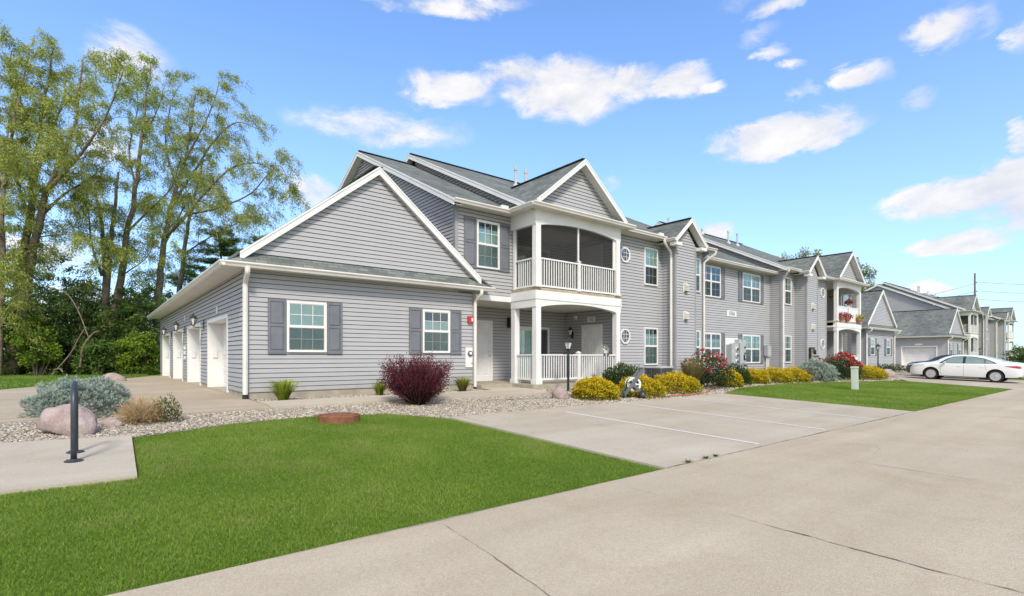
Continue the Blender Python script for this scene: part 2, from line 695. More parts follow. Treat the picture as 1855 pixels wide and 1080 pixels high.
def build_world():
    w = bpy.data.worlds.new('World')
    scene.world = w
    w.use_nodes = True
    N = NT(w.node_tree)
    bg = N.n['Background']
    sky = N.new('ShaderNodeTexSky', sky_type='NISHITA')
    sky.sun_disc = False
    sky.sun_elevation = SUN_EL
    sky.sun_rotation = SUN_AZ
    sky.altitude = 200
    sky.air_density = 1.0
    sky.dust_density = .6
    sky.ozone_density = 1.6
    d = N.new('ShaderNodeTexCoord').outputs['Generated']
    sp = N.new('ShaderNodeSeparateXYZ')
    N.link(d, sp.inputs[0])
    x, y, z = sp.outputs
    el = N.math('ARCSINE', z)
    az = N.math('ARCTAN2', x, y)
    # turbulence of the cloud edges in direction space (flattened vertically)
    mp = N.new('ShaderNodeMapping')
    N.link(d, mp.inputs[0])
    mp.inputs['Scale'].default_value = (1, 1, 2.1)
    nt = N.new('ShaderNodeTexNoise')
    N.link(mp.outputs[0], nt.inputs['Vector'])
    nt.inputs['Scale'].default_value = 11
    nt.inputs['Detail'].default_value = 7
    nt.inputs['Roughness'].default_value = .64
    nt.inputs['Distortion'].default_value = .3
    nz1 = nt.outputs[0]
    cb = N.new('ShaderNodeCombineXYZ')
    N.link(az, cb.inputs[0])
    N.link(el, cb.inputs[1])
    wv = N.new('ShaderNodeVectorMath', operation='MULTIPLY_ADD')
    N.link(nt.outputs[1], wv.inputs[0])
    wv.inputs[1].default_value = (.075, .06, 0)
    N.link(cb.outputs[0], wv.inputs[2])
    acc = None
    for (px, py, rx, ry, s) in CLOUDS:
        l = (px - 927.5) / 937
        v = FWD + RGT * l + Vector((0, 0, (646.5 - py) / 937))
        hyp = math.hypot(v.x, v.y)
        a0 = math.atan2(v.x, v.y) + .0375
        e0 = math.atan2(v.z, hyp) + .030
        ra = .95 * rx / 937 / (1 + l * l)
        re = .95 * ry / 937 / hyp
        va = N.new('ShaderNodeVectorMath', operation='MULTIPLY_ADD')
        N.link(wv.outputs[0], va.inputs[0])
        va.inputs[1].default_value = (1 / ra, 1 / re, 0)
        va.inputs[2].default_value = (-a0 / ra, -e0 / re, 0)
        dt = N.new('ShaderNodeVectorMath', operation='DOT_PRODUCT')
        N.link(va.outputs[0], dt.inputs[0])
        N.link(va.outputs[0], dt.inputs[1])
        k = N.math('MULTIPLY_ADD', dt.outputs['Value'], -.55 * s, s)
        acc = N.math('MAXIMUM', k, 0.0) if acc is None else N.math('MAXIMUM', k, acc)
    # unseen bright clouds added behind the camera as neutral fill light
    back = N.math('MULTIPLY', N.ramp(nz1, [(.40, (0, 0, 0)), (.52, (1, 1, 1))]),
                  N.math('LESS_THAN', N.math('ADD', N.math('MULTIPLY', x, FWD.x), N.math('MULTIPLY', y, FWD.y)), -.02))
    nse = N.math('MULTIPLY', N.math('SUBTRACT', nz1, .5), 2.6)
    den = N.math('ADD', acc, N.math('MULTIPLY', nse, N.math('MINIMUM', N.math('MULTIPLY', acc, 1.5), 1.0)))
    cm = N.new('ShaderNodeMapRange', interpolation_type='SMOOTHSTEP')
    N.setin(cm, 0, den)
    cm.inputs[1].default_value = .03
    cm.inputs[2].default_value = .9
    # pale haze toward the horizon
    g = N.math('MULTIPLY', N.math('POWER', N.math('SUBTRACT', 1.0, N.math('MAXIMUM', z, 0.0), None, True), 3.2), .66)
    base = N.mix(1.0, sky.outputs[0], SKY_TINT, 'MULTIPLY')
    base = N.mix(g, base, HORIZON)
    cloud = N.mix(N.math('MULTIPLY_ADD', nz1, -3.0, 2.0, True), CLOUD_W, CLOUD_G)
    col = N.mix(N.math('MULTIPLY', cm.outputs[0], .96), base, cloud)
    N.link(N.mix(N.math('MULTIPLY', back, .95), col, (9.4, 9.0, 8.5)), bg.inputs[0])
    bg.inputs[1].default_value = SKY_STRENGTH
    w.cycles.sampling_method = 'NONE'


SKY_STRENGTH = .15
SKY_TINT = (1.34, 1.74, 2.18)
HORIZON = (4.35, 5.2, 6.5)
CLOUD_W = (7.0, 6.85, 6.75)
CLOUD_G = (5.0, 5.15, 5.75)
CLOUDS = [(820, 162, 85, 27, 1), (930, 143, 62, 32, 1), (1025, 160, 105, 42, 1.15), (1045, 192, 85, 24, .8), (1135, 150, 60, 28, 1), (1225, 148, 66, 22, 1), (1290, 155, 32, 12, .7),
          (700, 235, 150, 27, .62), (600, 222, 80, 16, .45), (1420, 247, 128, 34, 1.25), (1500, 250, 45, 16, .8), (1560, 138, 52, 17, .9), (1705, 58, 62, 26, .9), (1775, 40, 30, 28, .6),
          (1652, 183, 36, 18, .75), (1765, 352, 165, 36, 1.3), (1830, 322, 75, 40, 1.35), (1850, 372, 100, 42, 1.2), (1735, 443, 85, 19, 1.15), (1690, 525, 44, 13, 1),
          (1290, 418, 42, 17, .8), (1400, 95, 32, 12, .55), (1437, 120, 20, 9, .6), (1460, 168, 34, 9, .45), (240, 105, 75, 40, .75), (830, 8, 120, 14, .7), (700, 4, 60, 10, .5),
          (565, 345, 48, 26, .8), (1405, 8, 60, 14, .75), (1320, 3, 40, 10, .6), (1845, 60, 30, 26, .75), (1848, 250, 22, 28, .85), (200, 262, 60, 34, .6), (90, 460, 110, 34, .6),
          (520, 470, 60, 30, .5), (150, 560, 200, 40, .55), (1110, 335, 20, 10, .35), (1380, 60, 35, 14, .3)]
build_world()

# ================================================================== wall frames
class Fr:
    """wall frame: u along the wall, n outward, z up"""

    def __init__(s, o, u, n):
        s.o = Vector(o)
        s.u = Vector(u)
        s.n = Vector(n)

    def P(s, u, n, z):
        return s.o + s.u * u + s.n * n + Vector((0, 0, z))


def front(y, ox=0.0, oz=0.0):
    return Fr((ox, y, oz), (1, 0, 0), (0, -1, 0))


def side(x, sgn, ox=0.0, oy=0.0, oz=0.0):
    """wall on plane X=x; u = world Y, outward sgn*X"""
    return Fr((x, oy, oz), (0, 1, 0), (sgn, 0, 0))


def fbox(mb, fr, u0, u1, n0, n1, z0, z1):
    a = [fr.P(u0, n0, z0), fr.P(u1, n0, z0), fr.P(u1, n1, z0), fr.P(u0, n1, z0)]
    b = [fr.P(u0, n0, z1), fr.P(u1, n0, z1), fr.P(u1, n1, z1), fr.P(u0, n1, z1)]
    mb.hexa(a, b)


COURSE = .1215


def span(poly, z):
    xs = []
    n = len(poly)
    for i in range(n):
        (u0, z0), (u1, z1) = poly[i], poly[(i + 1) % n]
        if abs(z1 - z0) < 1e-9:
            if abs(z - z0) < 1e-9:
                xs += [u0, u1]
            continue
        t = (z - z0) / (z1 - z0)
        if -1e-9 <= t <= 1 + 1e-9:
            xs.append(u0 + (u1 - u0) * t)
    return (min(xs), max(xs)) if xs else None


def siding(mb, fr, poly, holes=(), z_ref=.55):
    """lapped courses filling a convex polygon of (u,z), minus rectangular holes (u0,u1,z0,z1)"""
    zmin = min(p[1] for p in poly)
    zmax = max(p[1] for p in poly)
    k0 = math.floor((zmin - z_ref) / COURSE)
    k1 = math.ceil((zmax - z_ref) / COURSE)
    cuts = sorted({p[1] for p in poly} | {h[2] for h in holes} | {h[3] for h in holes})
    for k in range(k0, k1):
        ca = z_ref + k * COURSE
        cb = ca + COURSE
        zs = [max(ca, zmin), min(cb, zmax)]
        if zs[1] - zs[0] < 1e-4:
            continue
        zs = [zs[0]] + [c for c in cuts if zs[0] + 1e-4 < c < zs[1] - 1e-4] + [zs[1]]
        for za, zb in zip(zs, zs[1:]):
            e = 1e-6
            sa = span(poly, za + e)
            sb = span(poly, zb - e)
            if not sa or not sb:
                continue
            zm = (za + zb) / 2
            segs = [(sa, sb)]
            for h in holes:
                if h[2] < zm < h[3]:
                    out = []
                    for (a0, a1), (b0, b1) in segs:
                        if h[0] > min(a0, b0) + 1e-4:
                            out.append(((a0, min(a1, h[0])), (b0, min(b1, h[0]))))
                        if h[1] < max(a1, b1) - 1e-4:
                            out.append(((max(a0, h[1]), a1), (max(b0, h[1]), b1)))
                    segs = [q for q in out if q[0][1] - q[0][0] > 1e-4 or q[1][1] - q[1][0] > 1e-4]
            G = .86
            zg = ca + COURSE * G
            prof = lambda q: (.0165 - .016 * (q - ca) / (COURSE * G)) if q <= zg + 1e-9 else -.0075
            for (a0, a1), (b0, b1) in segs:
                def U(q):
                    t = (q - za) / (zb - za)
                    return a0 + (b0 - a0) * t, a1 + (b1 - a1) * t
                pts = [(za, prof(za))]
                if za < zg - 1e-5 < zb:
                    pts += [(zg, prof(zg)), (zg, -.0075)]
                pts.append((zb, prof(zb) if zb <= zg else -.0075))
                for (q0, n0), (q1, n1) in zip(pts, pts[1:]):
                    (c0, c1), (d0, d1) = U(q0), U(q1)
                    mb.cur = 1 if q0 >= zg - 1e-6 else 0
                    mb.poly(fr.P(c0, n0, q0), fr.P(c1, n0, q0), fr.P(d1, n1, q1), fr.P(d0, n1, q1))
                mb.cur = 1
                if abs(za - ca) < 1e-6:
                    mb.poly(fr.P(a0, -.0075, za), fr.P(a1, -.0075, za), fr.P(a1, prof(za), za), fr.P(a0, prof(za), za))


def wall(parent, fr, poly, holes=(), z_ref=.55, name='wall'):
    mb = MB()
    siding(mb, fr, poly, holes, z_ref)
    return mb.build(name, ['siding', 'siding_lap_shade'], parent)


def rect(u0, u1, z0, z1):
    return [(u0, z0), (u1, z0), (u1, z1), (u0, z1)]


# ------------------------------------------------------------------ windows, doors
def window(parent, fr, u0, u1, z0, z1, units=1, curtain='full', rows=2, cols=3, lower='screen', grille=True):
    """vinyl double hung window; building > window > pane, curtain, grille, insect_screen"""
    fw = .055
    mb = MB()
    fbox(mb, fr, u0, u0 + fw, .004, .058, z0, z1)
    fbox(mb, fr, u1 - fw, u1, .004, .058, z0, z1)
    fbox(mb, fr, u0 + fw, u1 - fw, .004, .058, z1 - fw, z1)
    fbox(mb, fr, u0 + fw, u1 - fw, .004, .07, z0, z0 + fw * .9)
    zm = (z0 + z1) / 2
    us = [u0 + fw + (u1 - u0 - 2 * fw) * i / units for i in range(units + 1)]
    for i in range(1, units):
        fbox(mb, fr, us[i] - .04, us[i] + .04, .004, .056, z0 + fw * .9, z1 - fw)
    gr = MB()
    gl = MB()
    cu = MB()
    rm = MB()
    sc = MB()
    rng = random.Random(int(u0 * 97 + z0 * 31))
    for i in range(units):
        a = us[i] + (.04 if i else 0)
        b = us[i + 1] - (.04 if i < units - 1 else 0)
        fbox(mb, fr, a, b, .006, .05, zm - .024, zm + .024)
        # sash rims
        for (s0, s1, n) in ((z0 + fw * .9, zm - .024, .036), (zm + .024, z1 - fw, .046)):
            fbox(mb, fr, a, a + .022, .02, n, s0, s1)
            fbox(mb, fr, b - .022, b, .02, n, s0, s1)
            fbox(mb, fr, a + .022, b - .022, .02, n, s0, s0 + .022)
            fbox(mb, fr, a + .022, b - .022, .02, n, s1 - .02, s1)
        # grilles between the glass
        if grille:
            for (s0, s1, n) in ((z0 + fw * .9 + .022, zm - .044, .0325), (zm + .046, z1 - fw - .02, .0425)):
                for c in range(1, cols):
                    x = a + .022 + (b - a - .044) * c / cols
                    fbox(gr, fr, x - .008, x + .008, n - .003, n + .003, s0, s1)
                for r_ in range(1, rows):
                    zz = s0 + (s1 - s0) * r_ / rows
                    fbox(gr, fr, a + .022, b - .022, n - .0045, n + .0045, zz - .008, zz + .008)
        for (s0, s1, n) in ((z0 + fw * .9 + .02, zm - .03, .030), (zm + .03, z1 - fw - .018, .040)):
            gl.poly(fr.P(a + .015, n, s0), fr.P(b - .015, n, s0), fr.P(b - .015, n, s1), fr.P(a + .015, n, s1))
        rm.poly(fr.P(a, .019, z0 + fw * .9), fr.P(b, .019, z0 + fw * .9), fr.P(b, .019, z1 - fw), fr.P(a, .019, z1 - fw))
        if lower == 'screen':
            sc.poly(fr.P(a + .01, .0395, z0 + fw), fr.P(b - .01, .0395, z0 + fw), fr.P(b - .01, .0395, zm - .02), fr.P(a + .01, .0395, zm - .02))
        # curtain: pleated sheet just behind the glass
        if curtain != 'none':
            top = {'plain': z1 - fw - .005, 'full': z1 - fw - .005, 'half': zm + (z1 - zm) * .48, 'upper': z1 - fw - .005, 'half2': z1 - .28}[curtain]
            bot = {'plain': z0 + fw, 'full': z0 + fw, 'half': z0 + fw, 'upper': zm + .02, 'half2': z0 + fw}[curtain]
            n = 26
            split = rng.random() < .45 and curtain in ('full', 'half2')
            gc, gw = rng.uniform(.3, .7), rng.uniform(.05, .13)
            ph = rng.random() * 6
            w = [0.0225 + .0045 * math.sin(ph + q * 1.9) * (.6 + .4 * math.sin(q * .7 + ph)) for q in range(n + 1)]
            w = [min(max(x, .0205), .0275) for x in w]
            for q in range(n):
                if split and abs((q + .5) / n - gc) < gw:
                    continue
                ua = a + (b - a) * q / n
                ub = a + (b - a) * (q + 1) / n
                cu.poly(fr.P(ua, w[q], bot), fr.P(ub, w[q + 1], bot), fr.P(ub, w[q + 1], top), fr.P(ua, w[q], top))
    o = mb.build('window', 'trim', parent)
    rm.build('room', 'room_dark', o)
    if cu.v:
        cu.build('curtain', 'curtain' if curtain in ('plain', 'half') else ('curtain', 'curtain', 'curtain_warm', 'curtain_grey')[rng.randrange(4)], o, smooth=True)
    if sc.v:
        sc.build('insect_screen', 'insect_screen', o)
    gl.build('pane', 'glass', o)
    if gr.v:
        gr.build('grille', 'trim', o)
    return o


def oct_window(parent, fr, u, z, rw=.30, rh=.305):
    def ring(kw, n):
        pts = []
        for sx, sz in ((1, .42), (.42, 1), (-.42, 1), (-1, .42), (-1, -.42), (-.42, -1), (.42, -1), (1, -.42)):
            pts.append(fr.P(u + sx * (rw + kw), n, z + sz * (rh + kw)))
        return pts
    mb = MB()
    A, B, C_, D = ring(0, .004), ring(0, .06), ring(-.062, .06), ring(-.062, .03)
    for i in range(8):
        j = (i + 1) % 8
        mb.poly(A[i], A[j], B[j], B[i])
        mb.poly(B[i], B[j], C_[j], C_[i])
        mb.poly(C_[i], C_[j], D[j], D[i])
    o = mb.build('octagon_window', 'trim', parent)
    g = MB()
    g.poly(*ring(-.06, .034))
    r_ = MB()
    r_.poly(*ring(-.05, .02))
    r_.build('room', 'room_dark', o)
    g.build('pane', 'glass', o)
    gr = MB()
    for t in (-.33, .33):
        fbox(gr, fr, u + t * (rw - .06) - .009, u + t * (rw - .06) + .009, .036, .043, z - rh + .08, z + rh - .08)
        fbox(gr, fr, u - rw + .07, u + rw - .07, .0355, .0445, z + t * (rh - .06) - .009, z + t * (rh - .06) + .009)
    gr.build('grille', 'trim', o)


def shutter(parent, fr, u0, u1, z0, z1):
    mb = MB()
    s = .055
    fbox(mb, fr, u0, u0 + s, .014, .05, z0, z1)
    fbox(mb, fr, u1 - s, u1, .014, .05, z0, z1)
    zm = z0 + (z1 - z0) * .52
    rails = [(z0, z0 + .09), (zm - .035, zm + .035), (z1 - .075, z1)]
    for a, b in rails:
        fbox(mb, fr, u0 + s, u1 - s, .014, .048, a, b)
    for a, b in ((z0 + .09, zm - .035), (zm + .035, z1 - .075)):
        fbox(mb, fr, u0 + s, u1 - s, .012, .026, a, b)
        g = .03
        mb.hexa([fr.P(u0 + s + .008, .026, a + .008), fr.P(u1 - s - .008, .026, a + .008), fr.P(u1 - s - .008, .026, b - .008), fr.P(u0 + s + .008, .026, b - .008)],
                [fr.P(u0 + s + g, .041, a + g), fr.P(u1 - s - g, .041, a + g), fr.P(u1 - s - g, .041, b - g), fr.P(u0 + s + g, .041, b - g)])
    return mb.build('shutter', 'shutter', parent)


def raised(mb, fr, u0, u1, z0, z1, n):
    """a raised-and-fielded panel on a face at depth n"""
    g = min(.035, (u1 - u0) * .2)
    a = [fr.P(u0, n, z0), fr.P(u1, n, z0), fr.P(u1, n, z1), fr.P(u0, n, z1)]
    b = [fr.P(u0 + g * .5, n - .014, z0 + g * .5), fr.P(u1 - g * .5, n - .014, z0 + g * .5), fr.P(u1 - g * .5, n - .014, z1 - g * .5), fr.P(u0 + g * .5, n - .014, z1 - g * .5)]
    c = [fr.P(u0 + g, n - .012, z0 + g), fr.P(u1 - g, n - .012, z0 + g), fr.P(u1 - g, n - .012, z1 - g), fr.P(u0 + g, n - .012, z1 - g)]
    d = [fr.P(u0 + g * 1.9, n - .001, z0 + g * 1.9), fr.P(u1 - g * 1.9, n - .001, z0 + g * 1.9), fr.P(u1 - g * 1.9, n - .001, z1 - g * 1.9), fr.P(u0 + g * 1.9, n - .001, z1 - g * 1.9)]
    for p, q in ((a, b), (b, c), (c, d)):
        for i in range(4):
            j = (i + 1) % 4
            mb.poly(p[i], p[j], q[j], q[i])
    mb.poly(*d)


def paneled(mb, fr, u0, u1, z0, z1, n, cols, rows, gap, thick=.04):
    """flat leaf with raised panels; us/zs panel grid"""
    us = [u0 + gap + (u1 - u0 - gap) * i / cols for i in range(cols + 1)]
    zs = [z0 + gap + (z1 - z0 - gap) * i / rows for i in range(rows + 1)] if isinstance(rows, int) else rows
    cells = []
    for i in range(cols):
        for j in range(len(zs) - 1):
            cells.append((us[i], us[i + 1] - gap, zs[j], zs[j + 1] - gap))
    # surround strips
    xs = sorted({u0, u1} | {c[0] for c in cells} | {c[1] for c in cells})
    ys = sorted({z0, z1} | {c[2] for c in cells} | {c[3] for c in cells})
    for xa, xb in zip(xs, xs[1:]):
        for ya, yb in zip(ys, ys[1:]):
            xm, ym = (xa + xb) / 2, (ya + yb) / 2
            if any(c[0] < xm < c[1] and c[2] < ym < c[3] for c in cells):
                continue
            mb.poly(fr.P(xa, n, ya), fr.P(xb, n, ya), fr.P(xb, n, yb), fr.P(xa, n, yb))
    for c in cells:
        raised(mb, fr, *c, n)
    fbox(mb, fr, u0, u1, n - thick, n - .016, z0, z1)


def door(parent, fr, u0, u1, z0, z1, n=.02, knob=None):
    """entry door: door_frame part with leaf and handle"""
    tw = .085
    mb = MB()
    fbox(mb, fr, u0, u0 + tw, .004, .05, z0, z1)
    fbox(mb, fr, u1 - tw, u1, .004, .05, z0, z1)
    fbox(mb, fr, u0 + tw, u1 - tw, .004, .048, z1 - tw, z1)
    fbox(mb, fr, u0 + tw, u1 - tw, .0, .06, z0, z0 + .03)
    o = mb.build('door', 'trim', parent)
    lf = MB()
    a, b = u0 + tw + .004, u1 - tw - .004
    za, zb = z0 + .032, z1 - tw - .006
    h = zb - za
    g = .1
    paneled(lf, fr, a, b, za, zb, n + .016, 2, [za + .17, za + .17 + h * .34, za + .17 + h * .34 + g * .0 + h * .36, zb + .0], g, .012)
    lf.build('leaf', 'door_white', o)
    if knob is not None:
        kb = MB()
        ku = a + .07 if knob < 0 else b - .07
        kb.lathe(fr.P(ku, n + .01, za + .95), [(.028, 0), (.028, .008), (.011, .012), (.011, .04), (.027, .05), (.03, .062), (.02, .075), (.004, .078)], 12, fr.n)
        kb.lathe(fr.P(ku, n + .01, za + 1.1), [(.026, 0), (.026, .012), (.01, .016)], 12, fr.n)
        kb.build('handle', 'chrome', o, smooth=True)
    return o


def garage_door(parent, fr, u0, u1, z0, z1, cols, rec=.42):
    """overhead door standing back in its opening; u0..u1 are the outer trim edges"""
    tw = .10
    mb = MB()
    fbox(mb, fr, u0, u0 + tw, -.02, .03, z0, z1)
    fbox(mb, fr, u1 - tw, u1, -.02, .03, z0, z1)
    fbox(mb, fr, u0 + tw, u1 - tw, -.02, .03, z1 - tw, z1)
    a, b, zt = u0 + tw, u1 - tw, z1 - tw
    # jambs and head lining
    fbox(mb, fr, a - .02, a, -rec - .05, -.02, z0, zt)
    fbox(mb, fr, b, b + .02, -rec - .05, -.02, z0, zt)
    fbox(mb, fr, a, b, -rec - .05, -.02, zt, zt + .02)
    for uu, ss in ((a, 1), (b, -1)):
        fbox(mb, fr, min(uu, uu + ss * .04), max(uu, uu + ss * .04), -rec, -rec + .03, z0, zt)
    o = mb.build('garage_door', 'trim', parent)
    d = MB()
    rows = 4
    hh = (zt - z0) / rows
    for r_ in range(rows):
        za = z0 + r_ * hh + .004
        zb = z0 + (r_ + 1) * hh - .004
        paneled(d, fr, a, b, za, zb, -rec, cols, 1, .1, .05)
    d.build('door_panel', 'door_white', o)
    k = MB()
    um = a + .1
    fbox(k, fr, um + .5, um + .62, -rec, -rec + .035, z0 + .78, z0 + .81)
    k.build('handle', 'grey_dark', o)
    s = MB()
    fbox(s, fr, u0, u1, -rec, .05, z0 - .16, z0 - .005)
    s.build('sill', 'foundation', o)
    return o


def text_faces(mb, fr, txt, u, n, z, size, align='CENTER'):
    c = bpy.data.curves.new('txt', 'FONT')
    c.body = txt
    c.size = size
    c.align_x = align
    c.align_y = 'CENTER'
    c.resolution_u = 3
    o = bpy.data.objects.new('txt', c)
    COL.objects.link(o)
    dg = bpy.context.evaluated_depsgraph_get()
    dg.update()
    me = bpy.data.meshes.new_from_object(o.evaluated_get(dg))
    pts = [fr.P(u + v.co.x * 1.0, n, z + v.co.y) for v in me.vertices]
    mb.add(pts, [list(p.vertices) for p in me.polygons])
    bpy.data.objects.remove(o)
    bpy.data.curves.remove(c)
    bpy.data.meshes.remove(me)


def number_sign(parent, fr, u, z, w, h, txt, size, flip=False):
    mb = MB()
    fbox(mb, fr, u - w / 2, u + w / 2, .016, .035, z - h / 2, z + h / 2)
    o = mb.build('number_sign', 'sign_white', parent)
    if txt:
        t = MB()
        f2 = fr
        uu = u
        if flip:       # reading direction runs against u
            f2 = Fr(fr.P(2 * u, 0, 0), -fr.u, fr.n)
        text_faces(t, f2, txt, uu, .0375, z, size)
        t.build('digits', 'text_black', o)
    return o


def wall_lantern(parent, fr, u, z, s=1.0, reach=.2):
    """black lantern carried on a wall bracket"""
    mb = MB()
    fbox(mb, fr, u - .055 * s, u + .055 * s, .012, .03, z - .16 * s, z + .12 * s)
    mb.tube([fr.P(u, .03, z - .09 * s), fr.P(u, .10 * s + .03, z - .13 * s), fr.P(u, reach, z - .10 * s), fr.P(u, reach, z - .05 * s)], .013 * s, 6)
    c = fr.P(u, reach, z)
    mb.lathe(c, [(.005, -.07 * s), (.045 * s, -.055 * s), (.05 * s, -.04 * s), (.05 * s, -.035 * s)], 6)
    mb.lathe(c, [(.115 * s, .17 * s), (.12 * s, .185 * s), (.07 * s, .245 * s), (.025 * s, .28 * s), (.02 * s, .30 * s), (.03 * s, .315 * s), (.004, .34 * s)], 6)
    for k in range(6):
        t = 2 * math.pi * k / 6
        e = Vector((1, 0, 0)).orthogonal()
        ax = Vector((0, 0, 1))
        a = ax.orthogonal().normalized()
        b = ax.cross(a)
        d = a * math.cos(t) + b * math.sin(t)
        mb.bar(c + d * .05 * s + ax * -.04 * s, c + d * .112 * s + ax * .175 * s, .014 * s, .014 * s)
    o = mb.build('wall_lamp', 'black_metal', parent)
    g = MB()
    g.lathe(c, [(.043 * s, -.035 * s), (.1 * s, .17 * s)], 6)
    g.build('lamp_glass', 'lamp_glass', o)
    return o


# ------------------------------------------------------------------ roof pieces
def slab_roof(parent, polys, th=.07, name='roof'):
    mb = MB()
    for pts in polys:
        pts = [Vector(p) for p in pts]
        mb.extr(pts, (0, 0, -th))
    return mb.build(name, 'shingle', parent, recalc=True)


def gutter_run(mb, p0, p1, out, h=.125, w=.125):
    """K-style gutter along p0-p1 (top back edge), projecting along 'out'"""
    p0 = Vector(p0)
    p1 = Vector(p1)
    o = Vector(out)
    zz = Vector((0, 0, 1))
    prof = [(0, 0), (0, -h), (w * .55, -h), (w * .72, -h * .62), (w, -h * .3), (w, .0), (w * .9, .0), (w * .9, -.012)]
    mb.extr([p0 + o * a + zz * b for a, b in prof], p1 - p0)


def soffit_plane(mb, p, th=.02):
    mb.extr([Vector(q) for q in p], (0, 0, th))


def downspout(parent, pts, w=.085, boot=None):
    mb = MB()
    pts = [Vector(p) for p in pts]
    # square-ish pipe with rounded elbows
    out = []
    for i, p in enumerate(pts):
        if 0 < i < len(pts) - 1:
            a = (pts[i - 1] - p).normalized()
            b = (pts[i + 1] - p).normalized()
            r_ = min(.09, (pts[i - 1] - p).length * .45, (pts[i + 1] - p).length * .45)
            for t in (0, .33, .67, 1):
                q = (p + a * r_) * (1 - t) ** 2 + p * 2 * t * (1 - t) + (p + b * r_) * t ** 2
                out.append(q)
        else:
            out.append(p)
    n0 = len(mb.v)
    mb.tube(out, w * .66, 8)
    o = mb.build('downspout', 'gutter', parent, smooth=False)
    if boot:
        b = MB()
        p = pts[-1]
        b.lathe(p, [(.075, -.14), (.072, .02)], 10)
        b.build('drain_boot', 'black_metal', o)
    return o


def bevel_post(mb, x, y, z0, z1, w, base=.05, bh=.14, cap=.0):
    h = w / 2
    mb.box(x - h, x + h, y - h, y + h, z0 + bh, z1)
    k = h + base * .55
    mb.box(x - k, x + k, y - k, y + k, z0, z0 + bh)
    if cap:
        mb.box(x - k, x + k, y - k, y + k, z1, z1 + .03)
        a = [(x - h, y - h, z1 + .03), (x + h, y - h, z1 + .03), (x + h, y + h, z1 + .03), (x - h, y + h, z1 + .03)]
        q = h * .3
        b = [(x - q, y - q, z1 + .07), (x + q, y - q, z1 + .07), (x + q, y + q, z1 + .07), (x - q, y + q, z1 + .07)]
        mb.hexa(a, b)


def railing(parent, p0, p1, z0, z1, step=.115, solid=False):
    """balusters between a top and a bottom rail"""
    mb = MB()
    p0 = Vector(p0)
    p1 = Vector(p1)
    d = p1 - p0
    L = d.length
    u = d / L
    mb.bar((p0.x, p0.y, z1 - .025), (p1.x, p1.y, z1 - .025), .075, .05)
    mb.bar((p0.x, p0.y, z0 + .03), (p1.x, p1.y, z0 + .03), .05, .06)
    n = max(1, int(round(L / step)))
    for i in range(1, n):
        q = p0 + u * (L * i / n)
        w = .034
        if solid:
            w = .1
        mb.bar((q.x, q.y, z0 + .05), (q.x, q.y, z1 - .04), w if abs(u.x) > .5 else .034, .034 if abs(u.x) > .5 else w, up=(0, 1, 0))
    return mb.build('railing', 'trim', parent)


def arch_beam(mb, fr, u0, u1, z0, z1, n0, n1, leg=.22, rise=None):
    """beam with an arched underside: full depth z0..z1 at the ends, arch up to z0+rise at midspan"""
    rise = rise if rise is not None else (z1 - z0) * .55
    N = 20
    a, b = u0 + leg, u1 - leg
    top = [(u0, z1), (u1, z1)]
    pts = [(u0, z0), (a, z0)]
    for i in range(1, N):
        t = i / N
        pts.append((a + (b - a) * t, z0 + rise * math.sin(math.pi * t) ** .8))
    pts += [(b, z0), (u1, z0)]
    lo = pts
    for (ua, za), (ub, zb) in zip(lo, lo[1:]):
        if ub - ua < 1e-6:
            continue
        A = [fr.P(ua, n0, za), fr.P(ub, n0, zb), fr.P(ub, n1, zb), fr.P(ua, n1, za)]
        B = [fr.P(ua, n0, z1), fr.P(ub, n0, z1), fr.P(ub, n1, z1), fr.P(ua, n1, z1)]
        mb.poly(*A)
        mb.poly(A[3], A[2], B[2], B[3])
        mb.poly(A[0], A[1], B[1], B[0])
        mb.poly(*B)
    mb.poly(fr.P(u0, n0, z0), fr.P(u0, n1, z0), fr.P(u0, n1, z1), fr.P(u0, n0, z1))
    mb.poly(fr.P(u1, n0, z0), fr.P(u1, n1, z0), fr.P(u1, n1, z1), fr.P(u1, n0, z1))


def rake(mb, mb_s, p_low, p_high, inward, depth, th=.2):
    """white rake board under a sloping roof edge plus its soffit strip reaching 'inward' by depth"""
    mb.mark()
    a = Vector(p_low)
    b = Vector(p_high)
    iw = Vector(inward).normalized()
    dn = Vector((0, 0, -th))
    up = Vector((0, 0, .0))
    # fascia board 25 mm thick, top 2 mm below shingle top
    mb.hexa([a + up, b + up, b + dn, a + dn], [a + iw * .03, b + iw * .03, b + iw * .03 + dn, a + iw * .03 + dn])
    # drip trim
    t = Vector((0, 0, -.055))
    o = iw * -.014
    mb.hexa([a + o, b + o, b + o + t, a + o + t], [a, b, b + t, a + t])
    if depth > .04:
        s = Vector((0, 0, -th + .03))
        e = Vector((0, 0, -th + .05))
        i0, i1 = iw * .03, iw * depth
        mb_s.mark()
        mb_s.hexa([a + i0 + s, b + i0 + s, b + i1 + s, a + i1 + s], [a + i0 + e, b + i0 + e, b + i1 + e, a + i1 + e])


def corner_board(mb, x, y, sx, z0, z1, w=.095):
    """vinyl corner post at building corner (x,y); front faces -Y, side faces sx"""
    mb.mark()
    t = .024
    x0, x1 = (x, x - sx * w)
    mb.box(min(x0, x1), max(x0, x1), y - t, y, z0, z1)
    a, b = (x + sx * t, x)
    mb.box(min(a, b), max(a, b), y - t, y + w, z0, z1)

# ================================================================== the garage wing
SB = .55       # bottom of siding


